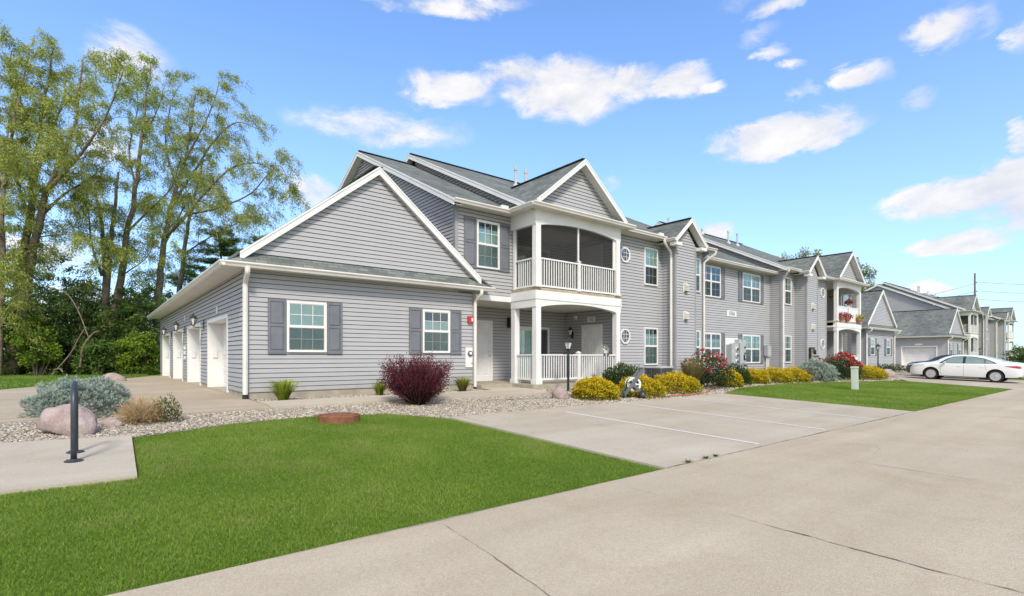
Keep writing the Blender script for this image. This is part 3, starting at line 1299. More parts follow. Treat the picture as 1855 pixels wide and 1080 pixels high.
def garage(P, ox=0.0, oy=0.0, oz=0.0, side_doors='single', meter=True, back=36.2, extra=True):
    """dutch-gable garage wing; P is the building empty. Numbers are building coordinates, shifted by ox, oy, oz"""
    xl, xr, yf = 2.91 + ox, 9.93 + ox, 14.35 + oy
    yb = back + oy
    zt = 3.66 + oz
    cx = 6.42 + ox
    eL, eR, eF = 2.40 + ox, 10.40 + ox, 13.98 + oy
    ze = 3.77 + oz
    pitch = .80
    zr = ze + pitch * (cx - eL)
    S = SB + oz
    ff = front(yf)
    fl = side(xl, -1)
    # front wall
    wall(P, ff, rect(xl, xr, S, zt), z_ref=S)
    # side wall with its doors
    holes = []
    drs = []
    if side_doors == 'single':
        drs = [(16.42, 19.78, 2.66), (21.3, 24.65, 2.66), (26.2, 29.6, 2.66), (31.1, 34.75, 2.66)]
    elif side_doors == 'double':
        drs = [(15.2, 18.55, 2.68)]
    base = .43 + oz
    for a, b, t in drs:
        holes.append((a + .05 + oy, b - .05 + oy, base - .2, t + oz - .05))
    wall(P, fl, rect(yf, yb, S, zt), holes, z_ref=S)
    for i, (a, b, t) in enumerate(drs):
        garage_door(P, fl, a + oy, b + oy, base + .01 - .02 * i, t + oz, 4 if b - a < 5 else 8)
    wall(P, side(xr, 1), rect(yf, yf + 1.95, S, zt), z_ref=S)
    wall(P, Fr((0, yb, 0), (1, 0, 0), (0, 1, 0)), rect(xl, xr, S, zt), z_ref=S)
    # gable wall, standing back from the eave strip
    yg = yf - .06
    za = ze + .30
    half = (zr - .16 - za) / pitch
    wall(P, front(yg), [(cx - half, za), (cx + half, za), (cx, zr - .16)], z_ref=S)
    # foundation
    mb = MB()
    mb.box(xl + .012, xr - .012, yf + .012, yf + .3, oz - .1, S - .002)
    y0 = yf + .3
    for a, b, t in drs:
        mb.mark()
        mb.box(xl + .012, xl + .3, y0, a + oy + .06, oz - .1, S - .002)
        y0 = b + oy - .06
    mb.mark()
    mb.box(xl + .012, xl + .3, y0, yb - .012, oz - .1, S - .002)
    mb.build_pieces('foundation', 'foundation', P)
    # roof
    yr0 = yf - .20
    sl = lambda x: ze + pitch * (x - eL) if x <= cx else zr - pitch * (x - cx)
    x1 = eL + .42
    yb2 = yb + .35
    roof = [[(eL, eF, ze), (x1, yr0, sl(x1)), (cx, yr0, zr), (cx, yb2, zr), (eL, yb2, ze)],
            [(eR, eF, sl(eR)), (eR, yb2, sl(eR)), (cx, yb2, zr), (cx, yr0, zr), (eR - .42, yr0, sl(eR - .42))],
            [(eL + .01, eF - .004, ze - .004), (eR - .01, eF - .004, ze - .004), (eR - .36, yg + .05, za + .02), (eL + .36, yg + .05, za + .02)]]
    slab_roof(P, roof, .06)
    mb = MB()
    mb.bar((cx, yr0 - .005, zr + .004), (cx, yb2, zr + .004), .26, .016)
    mb.build('ridge_cap', 'shingle', P)
    # rakes
    mb, ms = MB(), MB()
    o1 = .03
    rake(mb, ms, (eL + .36, yr0 - o1, sl(eL + .36) - .01), (cx, yr0 - o1, zr - .01), (0, 1, 0), .34, .23)
    rake(mb, ms, (eR - .36, yr0 - o1, sl(eR - .36) - .01), (cx, yr0 - o1, zr - .01), (0, 1, 0), .34, .23)
    mb.build_pieces('rake_board', 'trim', P)
    # soffits
    ms.mark()
    ms.extr([(eL, eF, zt), (eR, eF, zt), (eR, yf, zt), (eL, yf, zt)], (0, 0, .015))
    ms.mark()
    ms.extr([(eL, yf, zt), (xl, yf, zt), (xl, yb2, zt), (eL, yb2, zt)], (0, 0, .015))
    ms.mark()
    ms.extr([(xr, yf, zt + .002), (eR, yf, zt + .002), (eR, yf + .36, zt + .002), (xr, yf + .36, zt + .002)], (0, 0, .015))
    ms.build_pieces('soffit', 'soffit', P)
    mb = MB()
    mb.box(eL, eR, eF, eF + .022, zt + .002, ze - .065)
    mb.box(eL, eL + .022, eF + .022, yb2, zt + .002, ze - .065)
    mb.box(eR - .022, eR, eF + .022, yf + .3, zt + .002, ze - .065)
    mb.build('fascia', 'trim', P)
    mb = MB()
    gutter_run(mb, (eL - .11, eF, ze - .005), (eR + .03, eF, ze - .005), (0, -1, 0))
    mb.build('gutter', 'gutter', P)
    mb = MB()
    gutter_run(mb, (eL, eF - .11, ze - .006), (eL, yb2, ze - .006), (-1, 0, 0))
    mb.build('gutter', 'gutter', P)
    mb = MB()
    corner_board(mb, xl, yf, -1, S - .01, zt)
    corner_board(mb, xr, yf, 1, S - .01, zt)
    mb.build_pieces('corner_board', 'corner_grey', P)
    # downspouts
    gb = gz(yf) + oz
    downspout(P, [(xl - .02, eF - .06, ze - .12), (xl - .02, eF - .06, ze - .24), (xl + .0, yf - .08, ze - .46), (xl + .0, yf - .08, gb + .10)], .095, boot=True)
    downspout(P, [(xr - .02, eF - .06, ze - .12), (xr - .02, eF - .06, ze - .26), (xr - .04, yf - .08, ze - .46), (xr - .04, yf - .08, gb + .06)], .085)
    # front windows with shutters
    if side_doors == 'single':
        wins = [(3.905, 4.95, 'plain'), (7.93, 8.93, 'half')]
    else:
        wins = [(3.95, 4.95, 'full'), (7.88, 8.88, 'full')]
    for a, b, cu in wins:
        w = window(P, ff, a + ox, b + ox, 1.575 + oz, 2.925 + oz, 1, cu)
        shutter(P, ff, a - .455 + ox, a - .012 + ox, 1.53 + oz, 2.96 + oz)
        shutter(P, ff, b + .012 + ox, b + .44 + ox, 1.53 + oz, 2.96 + oz)
    if not extra:
        return
    # wall lanterns and number plates beside the garage doors
    if side_doors == 'single':
        for u in (20.55, 25.4, 30.35):
            wall_lantern(P, fl, u + oy, 2.58 + oz, 1.05, .33)
        for u, z in ((18.0, 2.87), (22.9, 2.87), (27.9, 2.87), (25.4, 3.05), (32.9, 2.87)):
            number_sign(P, fl, u + oy, z + oz, .2, .21, '', .1)
        for a, b, t in drs:
            mb = MB()
            j = b - .1 + oy
            mb.box(xl + .12, xl + .25, j - .04, j - .001, 1.42 + oz, 1.68 + oz)
            mb.build('keypad_box', 'sign_white', P)
        mb = MB()
        for z in (1.35, 1.55, 1.75):
            mb.box(xl - .07, xl - .012, 25.25 + oy, 25.5 + oy, z + oz, z + .14 + oz)
        mb.build('outlet_box', 'plastic_white', P)
    elif side_doors == 'double':
        number_sign(P, fl, 16.9 + oy, 2.86 + oz, .7, .2, '', .1)
    if meter:
        # white panel with a round gauge, red fire strobe
        mb = MB()
        fbox(mb, ff, xr - .40, xr - .125, .012, .05, 1.10 + oz, 1.76 + oz)
        o = mb.build('meter_panel', 'sign_white', P)
        g = MB()
        g.lathe(ff.P(xr - .235, .05, 1.56 + oz), [(.085, 0), (.09, .012), (.09, .05), (.07, .06), (.062, .045)], 20, ff.n)
        g.build('gauge_ring', 'grey_dark', o)
        g = MB()
        g.lathe(ff.P(xr - .235, .05, 1.56 + oz), [(.058, 0), (.05, .075), (.03, .09)], 16, ff.n)
        g.build('gauge_glass', 'plastic_white', o)
        g = MB()
        fbox(g, ff, xr - .17, xr - .14, .05, .062, 1.22 + oz, 1.25 + oz)
        g.build('latch', 'text_black', o)
        mb = MB()
        fbox(mb, ff, xr - .31, xr - .13, .012, .09, 2.58 + oz, 2.80 + oz)
        o = mb.build('fire_alarm', 'red', P)
        g = MB()
        fbox(g, ff, xr - .20, xr - .145, .09, .115, 2.63 + oz, 2.74 + oz)
        g.build('strobe_lens', 'sign_white', o)


# ================================================================== two-storey body
MX = 53.5
GRD = .36


def main_body(P, ox=0.0, oy=0.0, oz=0.0, detail=True):
    T = lambda x, y, z: (x + ox, y + oy, z + oz)
    S = SB + oz
    yA, yB, yC = 14.35 + oy, 13.55 + oy, 14.2 + oy
    eA, eB, eC = 13.95 + oy, 13.10 + oy, 13.75 + oy
    zA, zB, zC = 6.50 + oz, 6.56 + oz, 6.36 + oz
    yR = 21.72 + oy
    yW = 29.6 + oy
    pt = .5
    zsA, zsB, zsC = 6.40 + oz, 6.42 + oz, 6.24 + oz
    rA = zA + pt * (yR - eA)
    rB = zB + pt * (yR - eB)
    rC = zC + pt * (yR - eC)
    zf2 = 3.39 + oz
    slab = .52 + oz
    RB, RS = MB(), MB()          # rake boards, soffits
    GU = []
    CB = MB()
    roofs = []
    foundations = MB()

    def gut(p0, p1, out):
        mb = MB()
        gutter_run(mb, p0, p1, out)
        mb.build('gutter', 'gutter', P)

    for mir in (False, True):
        fx = (lambda x: MX - x + ox) if mir else (lambda x: x + ox)
        sg = -1 if mir else 1

        def I(a, b):
            p, q = fx(a), fx(b)
            return (min(p, q), max(p, q))

        xA = 9.16
        # ---- section A
        fA = front(yA)
        a, b = I(xA, 11.63)
        wall(P, fA, rect(a, b, zf2 + .17, zsA), z_ref=S)
        zc = rA - .12
        k = (zc - zsA)
        fsd = side(fx(xA), -sg)
        wall(P, fsd, [(yA, 3.0 + oz), (yW, 3.0 + oz), (yW, zsA - .02), (yR, rA - .14), (yA, zsA - .02)], z_ref=S)
        wall(P, fsd, rect(yA + (2.0 if not mir else 0), yW, S, 3.0 + oz), z_ref=S)
        corner_board(CB, fx(xA), yA, -sg, zf2 + .17, zsA)
        # window on A with shutters
        a, b = I(9.985, 10.945)
        window(P, fA, a, b, 4.47 + oz, 6.08 + oz, 1, 'half2' if not mir else 'full')
        for s0, s1 in ((a - .50, a - .012), (b + .012, b + .46)):
            shutter(P, fA, s0, s1, 4.43 + oz, 6.11 + oz)
        # roof A both slopes
        xe = 8.86
        a, b = I(xe, 11.62)
        roofs.append([(a, eA, zA), (b, eA, zA), (b, yR, rA), (a, yR, rA)])
        roofs.append([(a, yR, rA), (b, yR, rA), (b, yW + .4, zA - .05), (a, yW + .4, zA - .05)])
        iw = (sg, 0, 0)
        rake(RB, RS, (fx(xe - .03), eA - .01, zA - .012), (fx(xe - .03), yR, rA - .012), iw, .33, .21)
        rake(RB, RS, (fx(xe - .03), yW + .4, zA - .062), (fx(xe - .03), yR, rA - .012), iw, .33, .21)
        # eave A
        a, b = I(xe - .03, 11.2)
        gut((a, eA, zA - .004), (b, eA, zA - .004), (0, -1, 0))
        RB.mark()
        RB.box(a, b, eA, eA + .022, zsA + .002, zA - .075)
        a, b = I(xA, 11.63)
        RS.mark()
        RS.extr([(a, eA, zsA), (b, eA, zsA), (b, yA, zsA), (a, yA, zsA)], (0, 0, .015))

        # ---- section B
        fB = front(yB)
        a, b = I(16.1, 22.64)
        wall(P, fB, rect(a, b, S, zsB), z_ref=S)
        foundations.mark()
        foundations.box(a + .012, b - .012, yB + .012, yB + .3, oz - .1, S - .002)
        wall(P, side(fx(22.64), sg), rect(yB, yC + .0, S, zsB), z_ref=S)
        corner_board(CB, fx(22.64), yB, sg, S - .01, zsB)
        xb0, xb1 = 11.32, 22.95
        a, b = I(xb0, xb1)
        roofs.append([(a, eB, zB), (b, eB, zB), (b, yR, rB), (a, yR, rB)])
        roofs.append([(a, yR, rB), (b, yR, rB), (b, yW + .4, zB - .05), (a, yW + .4, zB - .05)])
        for xx, iw in ((xb0 - .02, (sg, 0, 0)), (xb1 + .02, (-sg, 0, 0))):
            rake(RB, RS, (fx(xx), eB - .01, zB - .012), (fx(xx), yR, rB - .012), iw, .3, .21)
            rake(RB, RS, (fx(xx), yW + .4, zB - .062), (fx(xx), yR, rB - .012), iw, .3, .21)
        # frieze walls standing above the lower roofs
        wall(P, side(fx(11.64), -sg), [(eB + .1, zB - .2), (yR, rB - .22), (yR, rA - .3), (eA, zA - .3)], z_ref=S, name='frieze')
        wall(P, side(fx(22.62), sg), [(eB + .1, zB - .2), (yR, rB - .22), (yR, rC - .3), (eC, zC - .3)], z_ref=S, name='frieze')
        # windows on B
        a, b = I(18.03, 18.97)
        for z0, z1, cu in ((4.5, 6.1, 'upper'), (1.1, 2.7, 'half2')):
            window(P, fB, a, b, z0 + oz, z1 + oz, 1, cu)
        a, b = I(21.42, 22.3)
        for z0, z1 in ((4.5, 6.1), (1.1, 2.7)):
            window(P, fB, a, b, z0 + oz, z1 + oz, 1, 'full')
        for z in (5.6, 2.29):
            oct_window(P, fB, fx(16.77), z + oz)
        # ---- tower
        yT = 12.87 + oy
        x0, x1 = 19.32, 20.87
        xc = (x0 + x1) / 2
        fT = front(yT)
        a, b = I(x0, x1)
        zTw = 7.14 + oz
        zTe = 6.33 + oz
        wall(P, fT, [(a, S), (b, S), (b, zTe), ((a + b) / 2, zTw), (a, zTe)], z_ref=S)
        foundations.mark()
        foundations.box(a + .012, b - .012, yT + .012, yT + .3, oz - .1, S - .002)
        for xx, s2 in ((x0, -sg), (x1, sg)):
            wall(P, side(fx(xx), s2), rect(yT, yB, S, zTe), z_ref=S)
            corner_board(CB, fx(xx), yT, s2, S - .01, zTe, .075)
        tw = 1.17
        zr = 7.46 + oz
        zt_e = 6.46 + oz
        yTf = 12.57 + oy
        yTi = eB + (zr - zB) / pt + .1
        yTe = eB + .12
        a, c, b = I(xc - tw, xc + tw)[0], fx(xc), I(xc - tw, xc + tw)[1]
        roofs.append([(a, yTf, zt_e), (c, yTf, zr), (c, yTi, zr), (a, yTe, zt_e)])
        roofs.append([(b, yTf, zt_e), (b, yTe, zt_e), (c, yTi, zr), (c, yTf, zr)])
        for e in (a, b):
            rake(RB, RS, (e, yTf - .03, zt_e - .012), (c, yTf - .03, zr - .012), (0, 1, 0), .33, .19)
        # boxed cornice returns
        for e, w_ in ((a, .42), (b, -.42)):
            RB.mark()
            RB.box(min(e, e + w_), max(e, e + w_), yTf - .022, yT, zt_e - .30, zt_e - .17)
        for e, o_ in ((a, -1), (b, 1)):
            gut((e, yTf - .02, zt_e - .004), (e, eB - .01, zt_e - .004), (o_, 0, 0))
            w0, w1 = (e, fx(x0) if abs(e - fx(x0)) < abs(e - fx(x1)) else fx(x1))
            RS.mark()
            RS.extr([(min(w0, w1), yT, zTe), (max(w0, w1), yT, zTe), (max(w0, w1), yB, zTe), (min(w0, w1), yB, zTe)], (0, 0, .015))
        # vent hoods on the tower
        for z in (4.47, 3.24):
            mb = MB()
            u = fx(20.02 if not mir else 20.12)
            fbox(mb, fT, u - .16, u + .16, .012, .03, z - .21 + oz, z + .2 + oz)
            mb.hexa([fT.P(u - .09, .03, z + .17 + oz), fT.P(u + .13, .03, z + .17 + oz), fT.P(u + .13, .03, z - .14 + oz), fT.P(u - .09, .03, z - .14 + oz)],
                    [fT.P(u - .09, .13, z + .13 + oz), fT.P(u + .13, .13, z + .13 + oz), fT.P(u + .13, .15, z - .16 + oz), fT.P(u - .09, .15, z - .16 + oz)])
            for q in range(4):
                zz = z + .1 - q * .075 + oz
                fbox(mb, fT, u - .085, u + .125, .13, .165, zz - .035, zz - .012)
            o = mb.build('vent_hood', 'beige', P)
            g = MB()
            fbox(g, fT, u - .07, u + .11, .035, .12, z - .2 + oz, z - .165 + oz)
            g.build('flap', 'grey_dark', o)
        # ---- eave B in its visible runs
        for u0, u1 in ((16.2, xc - tw), (xc + tw, xb1)):
            a, b = I(u0, u1)
            gut((a, eB, zB - .004), (b, eB, zB - .004), (0, -1, 0))
            RB.mark()
            RB.box(a, b, eB, eB + .022, zsB + .002, zB - .075)
            RS.mark()
            RS.extr([(a, eB, zsB), (b, eB, zsB), (b, yB, zsB), (a, yB, zsB)], (0, 0, .015))
        # overflow boxes on the gutters
        mb = MB()
        for u in (18.55,):
            mb.box(fx(u) - .14, fx(u) + .14, eB - .1, eB + .02, zB - .01, zB + .1)
        mb.mark()
        mb.box(fx(10.85) - .14, fx(10.85) + .14, eA - .1, eA + .02, zA - .01, zA + .1)
        mb.build_pieces('gutter_guard', 'plastic_white', P)
        # downspouts
        xd = x0 - .05
        downspout(P, [(fx(18.78), eB - .06, zB - .12), (fx(18.78), eB - .06, zB - .26), (fx(xd - .03), yT + .16, zB - .62), (fx(xd - .03), yT + .16, GRD + oz + .12)], .085)
        downspout(P, [(fx(22.85), eB - .06, zB - .12), (fx(22.85), eB - .06, zB - .24), (fx(22.56), yB - .08, zB - .62), (fx(22.56), yB - .08, GRD + oz + .05)], .085)

        # ---- porch and balcony bay
        bx0, bx1 = 11.60, 15.72
        yb = 13.10 + oy
        yq = 16.3 + oy
        # recess walls
        a, b = I(9.95, 16.1)
        wall(P, front(yq), rect(a, b, slab, zf2), z_ref=S)
        a, b = I(11.63, 16.1)
        wall(P, front(yq), rect(a, b, 3.82 + oz, 6.36 + oz), z_ref=S)
        wall(P, side(fx(16.1), -sg), rect(yB, yq, slab, zf2), z_ref=S)
        wall(P, side(fx(16.1), -sg), rect(yB, yq, 3.82 + oz, 6.36 + oz), z_ref=S)
        wall(P, side(fx(11.63), sg), rect(yA, yq, 3.82 + oz, 6.36 + oz), z_ref=S)
        if mir:
            wall(P, side(fx(9.95), sg), rect(yA, yq, slab, zf2), z_ref=S)
        corner_board(CB, fx(16.1), yB, -sg, slab, zsB, .085)
        # slabs
        mb = MB()
        a, b = I(11.28, 16.1)
        mb.box(a, b, 12.94 + oy, yB, .1 + oz, slab)
        a, b = I(11.28, 16.08)
        mb.box(a, b, yB, yq, .1 + oz, slab)
        a, b = I(9.95, 11.28)
        mb.box(a, b, 14.0 + oy, yq, .1 + oz, slab - .003)
        mb.build('porch_slab', 'foundation', P)
        # ceilings and the upper deck
        mb = MB()
        a, b = I(9.95, 16.09)
        mb.box(a, b, yA + .02, yq, zf2, zf2 + .1)
        a, b = I(11.63, 16.09)
        mb.box(a, b, yb + .03, yA + .02, zf2 + .001, zf2 + .1)
        mb.mark()
        mb.box(a, b, yb + .03, yq, 6.34 + oz, 6.40 + oz)
        mb.build_pieces('ceiling', 'soffit', P)
        mb = MB()
        a, b = I(11.5, 16.09)
        mb.box(a, b, yb - .02, yq, 3.70 + oz, 3.81 + oz)
        mb.build('deck', 'deck_edge', P)
        # fascia under section A over the stair recess
        mb = MB()
        a, b = I(9.95, 11.55)
        mb.box(a, b, yA - .03, yA + .02, zf2 - .01, zf2 + .18)
        mb.build('fascia', 'trim', P)
        # beams
        fb_ = front(yb)
        fs_ = side(fx(bx0), -sg)
        mb = MB()
        a, b = I(bx0 - .13, bx1 + .15)
        # lower band and arched lower beam
        fbox(mb, fb_, a - .02, b + .02, -.12, .12, 3.40 + oz, 3.695 + oz)
        mb.mark()
        arch_beam(mb, fb_, a, b, 3.14 + oz, 3.398 + oz, -.11, .10, .24, .18)
        mb.mark()
        fbox(mb, fs_, yb + .125, yA, -.12, .14, 3.40 + oz, 3.695 + oz)
        mb.mark()
        fbox(mb, fs_, yb + .112, yA, -.11, .12, 3.14 + oz, 3.398 + oz)
        # upper arched beam
        mb.mark()
        arch_beam(mb, fb_, a, b, 5.92 + oz, 6.42 + oz, -.11, .10, .26, .175)
        mb.mark()
        fbox(mb, fs_, yb + .112, yA, -.11, .12, 5.92 + oz, 6.42 + oz)
        mb.build_pieces('beam', 'trim', P)
        # posts
        w = .215
        for x, y in ((bx0, yb), (bx1, yb), (bx0, 14.24 + oy)):
            for z0, z1 in ((slab, 3.14 + oz), (3.81 + oz, 5.92 + oz)):
                if y > yb + .5 and z0 > 3:
                    mb = MB()
                    mb.box(fx(x) - .06, fx(x) + .06, y - .06, y + .06, z0, z1)
                else:
                    mb = MB()
                    bevel_post(mb, fx(x), y, z0, z1, w, .06, .15 if z0 < 3 else .04)
                mb.build('post', 'trim', P, bevel=.006)
        for z0 in (slab, 3.81 + oz):
            mb = MB()
            bevel_post(mb, fx(13.62), yb, z0, z0 + 1.06, .125, .03, .03, .03)
            mb.build('post', 'trim', P, bevel=.004)
            solid = mir
            z_lo = z0 + (.13 if z0 < 3 else .03)
            a, b = I(bx0 + .11, 13.55)
            railing(P, (a, yb, 0), (b, yb, 0), z_lo, z0 + 1.02, .118, solid)
            a, b = I(13.69, bx1 - .11)
            railing(P, (a, yb, 0), (b, yb, 0), z_lo, z0 + 1.02, .118, solid)
            railing(P, (fx(bx0), yb + .11, 0), (fx(bx0), 14.15 + oy, 0), z_lo, z0 + 1.02, .118, solid)
        # porch doors
        fq = front(yq)
        a, b = I(10.98, 12.10)
        door(P, fq, a, b, slab, 2.86 + oz, knob=sg)
        a, b = I(13.15, 15.12)
        sliding_door(P, fq, a, b, slab, 2.70 + oz, flip=mir)
        fr16 = side(fx(16.1), -sg)
        door(P, fr16, 14.12 + oy, 15.26 + oy, slab, 2.78 + oz, knob=-1)
        number_sign(P, fr16, 14.72 + oy, 3.0 + oz, .42, .22, '102' if detail else '', .2, flip=not mir)
        # upper floor glazing behind the balcony
        sliding_door(P, fq, a, b, 3.82 + oz, 6.0 + oz, flip=mir)
        door(P, fr16, 14.12 + oy, 15.26 + oy, 3.82 + oz, 6.03 + oz, knob=-1)
        if not mir:
            # framed insect screens closing the upper balcony
            mb = MB()
            sc = MB()
            a, b = I(bx0 + .11, bx1 - .11)
            mid = (a + b) / 2
            z0 = 4.83 + oz
            fbox(mb, fb_, 13.60 + ox - .03, 13.60 + ox + .03, -.03, .03, z0, 6.16 + oz)
            fbox(mb, fb_, b - .10, b, -.03, .03, z0, 5.95 + oz)
            o = mb.build('screen_frame', 'trim', P)
            sc.poly(fb_.P(a, -.01, 3.85 + oz), fb_.P(b, -.01, 3.85 + oz), fb_.P(b, -.01, 6.2 + oz), fb_.P(a, -.01, 6.2 + oz))
            sc.poly(fs_.P(yb + .11, -.01, 3.85 + oz), fs_.P(14.18 + oy, -.01, 3.85 + oz), fs_.P(14.18 + oy, -.01, 6.0 + oz), fs_.P(yb + .11, -.01, 6.0 + oz))
            sc.build('screen_mesh', 'porch_screen', o)
        # porch lamps
        if detail:
            wall_lantern(P, fr16, 15.82 + oy, 2.42 + oz, 1.0, .16)
            mb = MB()
            u = fx(12.98)
            fbox(mb, fq, u - .14, u + .10, .012, .2, 2.62 + oz, 3.02 + oz)
            mb.build('speaker_box', 'black_metal', P)
            mb = MB()
            mb.lathe(fr16.P(15.6 + oy, .02, 3.14 + oz), [(.1, 0), (.1, .03), (.06, .08), (.07, .14), (.02, .16)], 12, fr16.n)
            mb.build('security_light', 'beige', P)
        # bay roof with its dutch gable
        cxb = 13.66
        hw = 2.52
        zE = 6.53 + oz
        p8 = .80
        zrb = zE + p8 * hw
        yE = 12.68 + oy
        yG = 12.80 + oy
        yi = eB + (zrb - zB) / pt + .1
        a, c, b = I(cxb - hw, cxb + hw)[0], fx(cxb), I(cxb - hw, cxb + hw)[1]
        d_ = .18
        roofs.append([(a, yE, zE), (a + d_, yG, zE + p8 * d_), (c, yG, zrb), (c, yi, zrb), (a, eB + .02, zE)])
        roofs.append([(b, yE, zE), (b, eB + .02, zE), (c, yi, zrb), (c, yG, zrb), (b - d_, yG, zE + p8 * d_)])
        roofs.append([(a + .01, yE - .004, zE - .004), (b - .01, yE - .004, zE - .004), (b - .3, yb + .05, zE + .24), (a + .3, yb + .05, zE + .24)])
        for e in (a, b):
            q = e + (d_ if e < c else -d_)
            rake(RB, RS, (q, yG - .03, zE + p8 * d_ - .012), (c, yG - .03, zrb - .012), (0, 1, 0), .34, .2)
        hh = (zrb - .14 - (zE + .2)) / p8
        wall(P, front(yb + .02), [(c - hh, zE + .2), (c + hh, zE + .2), (c, zrb - .14)], z_ref=S)
        RS.mark()
        RS.extr([(a, yE, zE - .11), (b, yE, zE - .11), (b, eB + .5, zE - .11), (a, eB + .5, zE - .11)], (0, 0, .015))
        a2, b2 = I(cxb - hw, 11.63)
        RS.mark()
        RS.extr([(a2, eB + .5, zE - .112), (b2, eB + .5, zE - .112), (b2, eA + .02, zE - .112), (a2, eA + .02, zE - .112)], (0, 0, .015))
        gut((a - .1, yE, zE - .004), (b + .1, yE, zE - .004), (0, -1, 0))
        le = fx(cxb - hw)
        re = fx(cxb + hw)
        gut((le, yE, zE - .005), (le, eA + .0, zE - .005), (-sg, 0, 0))
        gut((re, yE, zE - .005), (re, eB - .0, zE - .005), (sg, 0, 0))
        RB.mark()
        RB.box(a, b, yE, yE + .022, zE - .11, zE - .075)

    # ---- centre section C
    fC = front(yC)
    a, b = 22.64 + ox, MX - 22.64 + ox
    wall(P, fC, rect(a, b, S, zsC), z_ref=S)
    foundations.mark()
    foundations.box(a, b, yC + .012, yC + .3, oz - .1, S - .002)
    roofs.append([(a - .02, eC, zC), (b + .02, eC, zC), (b + .02, yR, rC), (a - .02, yR, rC)])
    roofs.append([(a - .02, yR, rC), (b + .02, yR, rC), (b + .02, yW + .4, zC - .05), (a - .02, yW + .4, zC - .05)])
    gut((a + .02, eC, zC - .004), (b - .02, eC, zC - .004), (0, -1, 0))
    RB.mark()
    RB.box(a, b, eC, eC + .022, zsC + .002, zC - .075)
    RS.mark()
    RS.extr([(a, eC, zsC), (b, eC, zsC), (b, yC, zsC), (a, yC, zsC)], (0, 0, .015))
    for w0, w1 in ((23.45, 25.3), (27.58, 29.58)):
        for z0, z1, cu in ((4.5, 6.08, 'full' if w0 > 26 else 'none'), (1.1, 2.66, 'half2' if w0 < 26 else 'full')):
            window(P, fC, w0 + ox, w1 + ox, z0 + oz, z1 + oz, 2, cu, 2, 2)
            shutter(P, fC, w0 - .42 + ox, w0 - .012 + ox, z0 - .03 + oz, z1 + .03 + oz)
            shutter(P, fC, w1 + .012 + ox, w1 + .42 + ox, z0 - .03 + oz, z1 + .03 + oz)
    # back wall so that nothing is open behind
    bw = Fr((0, yW, 0), (1, 0, 0), (0, 1, 0))
    wall(P, bw, rect(xA + ox, MX - xA + ox, S, zsC), z_ref=S)
    foundations.build_pieces('foundation', 'foundation', P)
    slab_roof(P, roofs, .06)
    # ridge caps
    mb = MB()
    for (u0, u1, zz) in ((8.86, 11.6, rA), (11.32, 22.95, rB), (22.66, MX - 22.66, rC), (MX - 22.95, MX - 11.32, rB), (MX - 11.6, MX - 8.86, rA)):
        mb.mark()
        mb.bar((u0 + ox, yR, zz + .004), (u1 + ox, yR, zz + .004), .3, .016)
    for xc_, y0, y1, zz in ((13.66, 12.8, 17.0, 6.53 + .8 * 2.52), (20.095, 12.57, 14.9, 7.46)):
        for x_ in (xc_, MX - xc_):
            mb.mark()
            mb.bar((x_ + ox, y0 + oy, zz + .004 + oz), (x_ + ox, y1 + oy, zz + .004 + oz), .24, .016)
    mb.build_pieces('ridge_cap', 'shingle', P)
    RB.build_pieces('rake_board', 'trim', P)
    RS.build_pieces('soffit', 'soffit', P)
    CB.build_pieces('corner_board', 'corner_grey', P)
    # roof flues
    for x, y, h in ((15.5, 19.0, .92), (16.12, 19.0, .92), (35.0, 19.0, .9), (36.25, 19.0, .9), (31.3, 21.4, .5), (35.6, 21.4, .4)):
        zz = zB + pt * (y + oy - eB)
        mb = MB()
        mb.lathe((x + ox, y + oy, zz), [(.17, -.12), (.12, .1), (.062, .12), (.062, h - .16), (.085, h - .15), (.085, h), (.05, h + .01)], 12)
        mb.build('roof_flue', 'pipe', P)
    if detail:
        number_sign(P, fC, 26.45 + ox, 3.76 + oz, .98, .33, '1066', .33)
        # service equipment by the centre windows
        mb = MB()
        fbox(mb, fC, 25.78 + ox, 27.1 + ox, .012, .035, .62 + oz, 2.46 + oz)
        mb.build('meter_backboard', 'sign_white', P)
        mb = MB()
        fbox(mb, fC, 25.84 + ox, 26.14 + ox, .036, .36, .55 + oz, 2.1 + oz)
        fbox(mb, fC, 26.14 + ox, 26.6 + ox, .036, .33, .5 + oz, 2.16 + oz)
        o = mb.build('meter_cabinet', 'grey_box', P, bevel=.01)
        g = MB()
        for i in range(5):
            g.lathe(fC.P(26.37 + ox, .33, 1.86 - i * .33 + oz), [(.105, 0), (.105, .05), (.085, .06)], 14, fC.n)
        g.build('meter_ring', 'plastic_white', o)
        g = MB()
        for i in range(5):
            g.lathe(fC.P(26.37 + ox, .385, 1.86 - i * .33 + oz), [(.08, 0), (.078, .07), (.05, .1)], 14, fC.n)
        g.build('meter_dial', 'grey_dark', o)
        mb = MB()
        fbox(mb, fC, 26.66 + ox, 27.0 + ox, .036, .40, .42 + oz, 2.2 + oz)
        fbox(mb, fC, 26.72 + ox, 27.0 + ox, .036, .30, 2.2 + oz, 2.38 + oz)
        fbox(mb, fC, 27.0 + ox, 27.34 + ox, .036, .36, .42 + oz, 2.36 + oz)
        o = mb.build('switch_cabinet', 'grey_box', P, bevel=.01)
        g = MB()
        for i in range(5):
            g.lathe(fC.P(27.2 + ox, .36, 1.95 - i * .32 + oz), [(.06, 0), (.05, .035)], 12, fC.n)
        fbox(g, fC, 27.02 + ox, 27.13 + ox, .36, .42, 1.3 + oz, 1.55 + oz)
        g.build('breaker_switch', 'text_black', o)
        mb = MB()
        fbox(mb, fC, 30.06 + ox, 30.5 + ox, .036, .26, 1.5 + oz, 2.1 + oz)
        fbox(mb, fC, 30.1 + ox, 30.45 + ox, .05, .24, 1.43 + oz, 1.5 + oz)
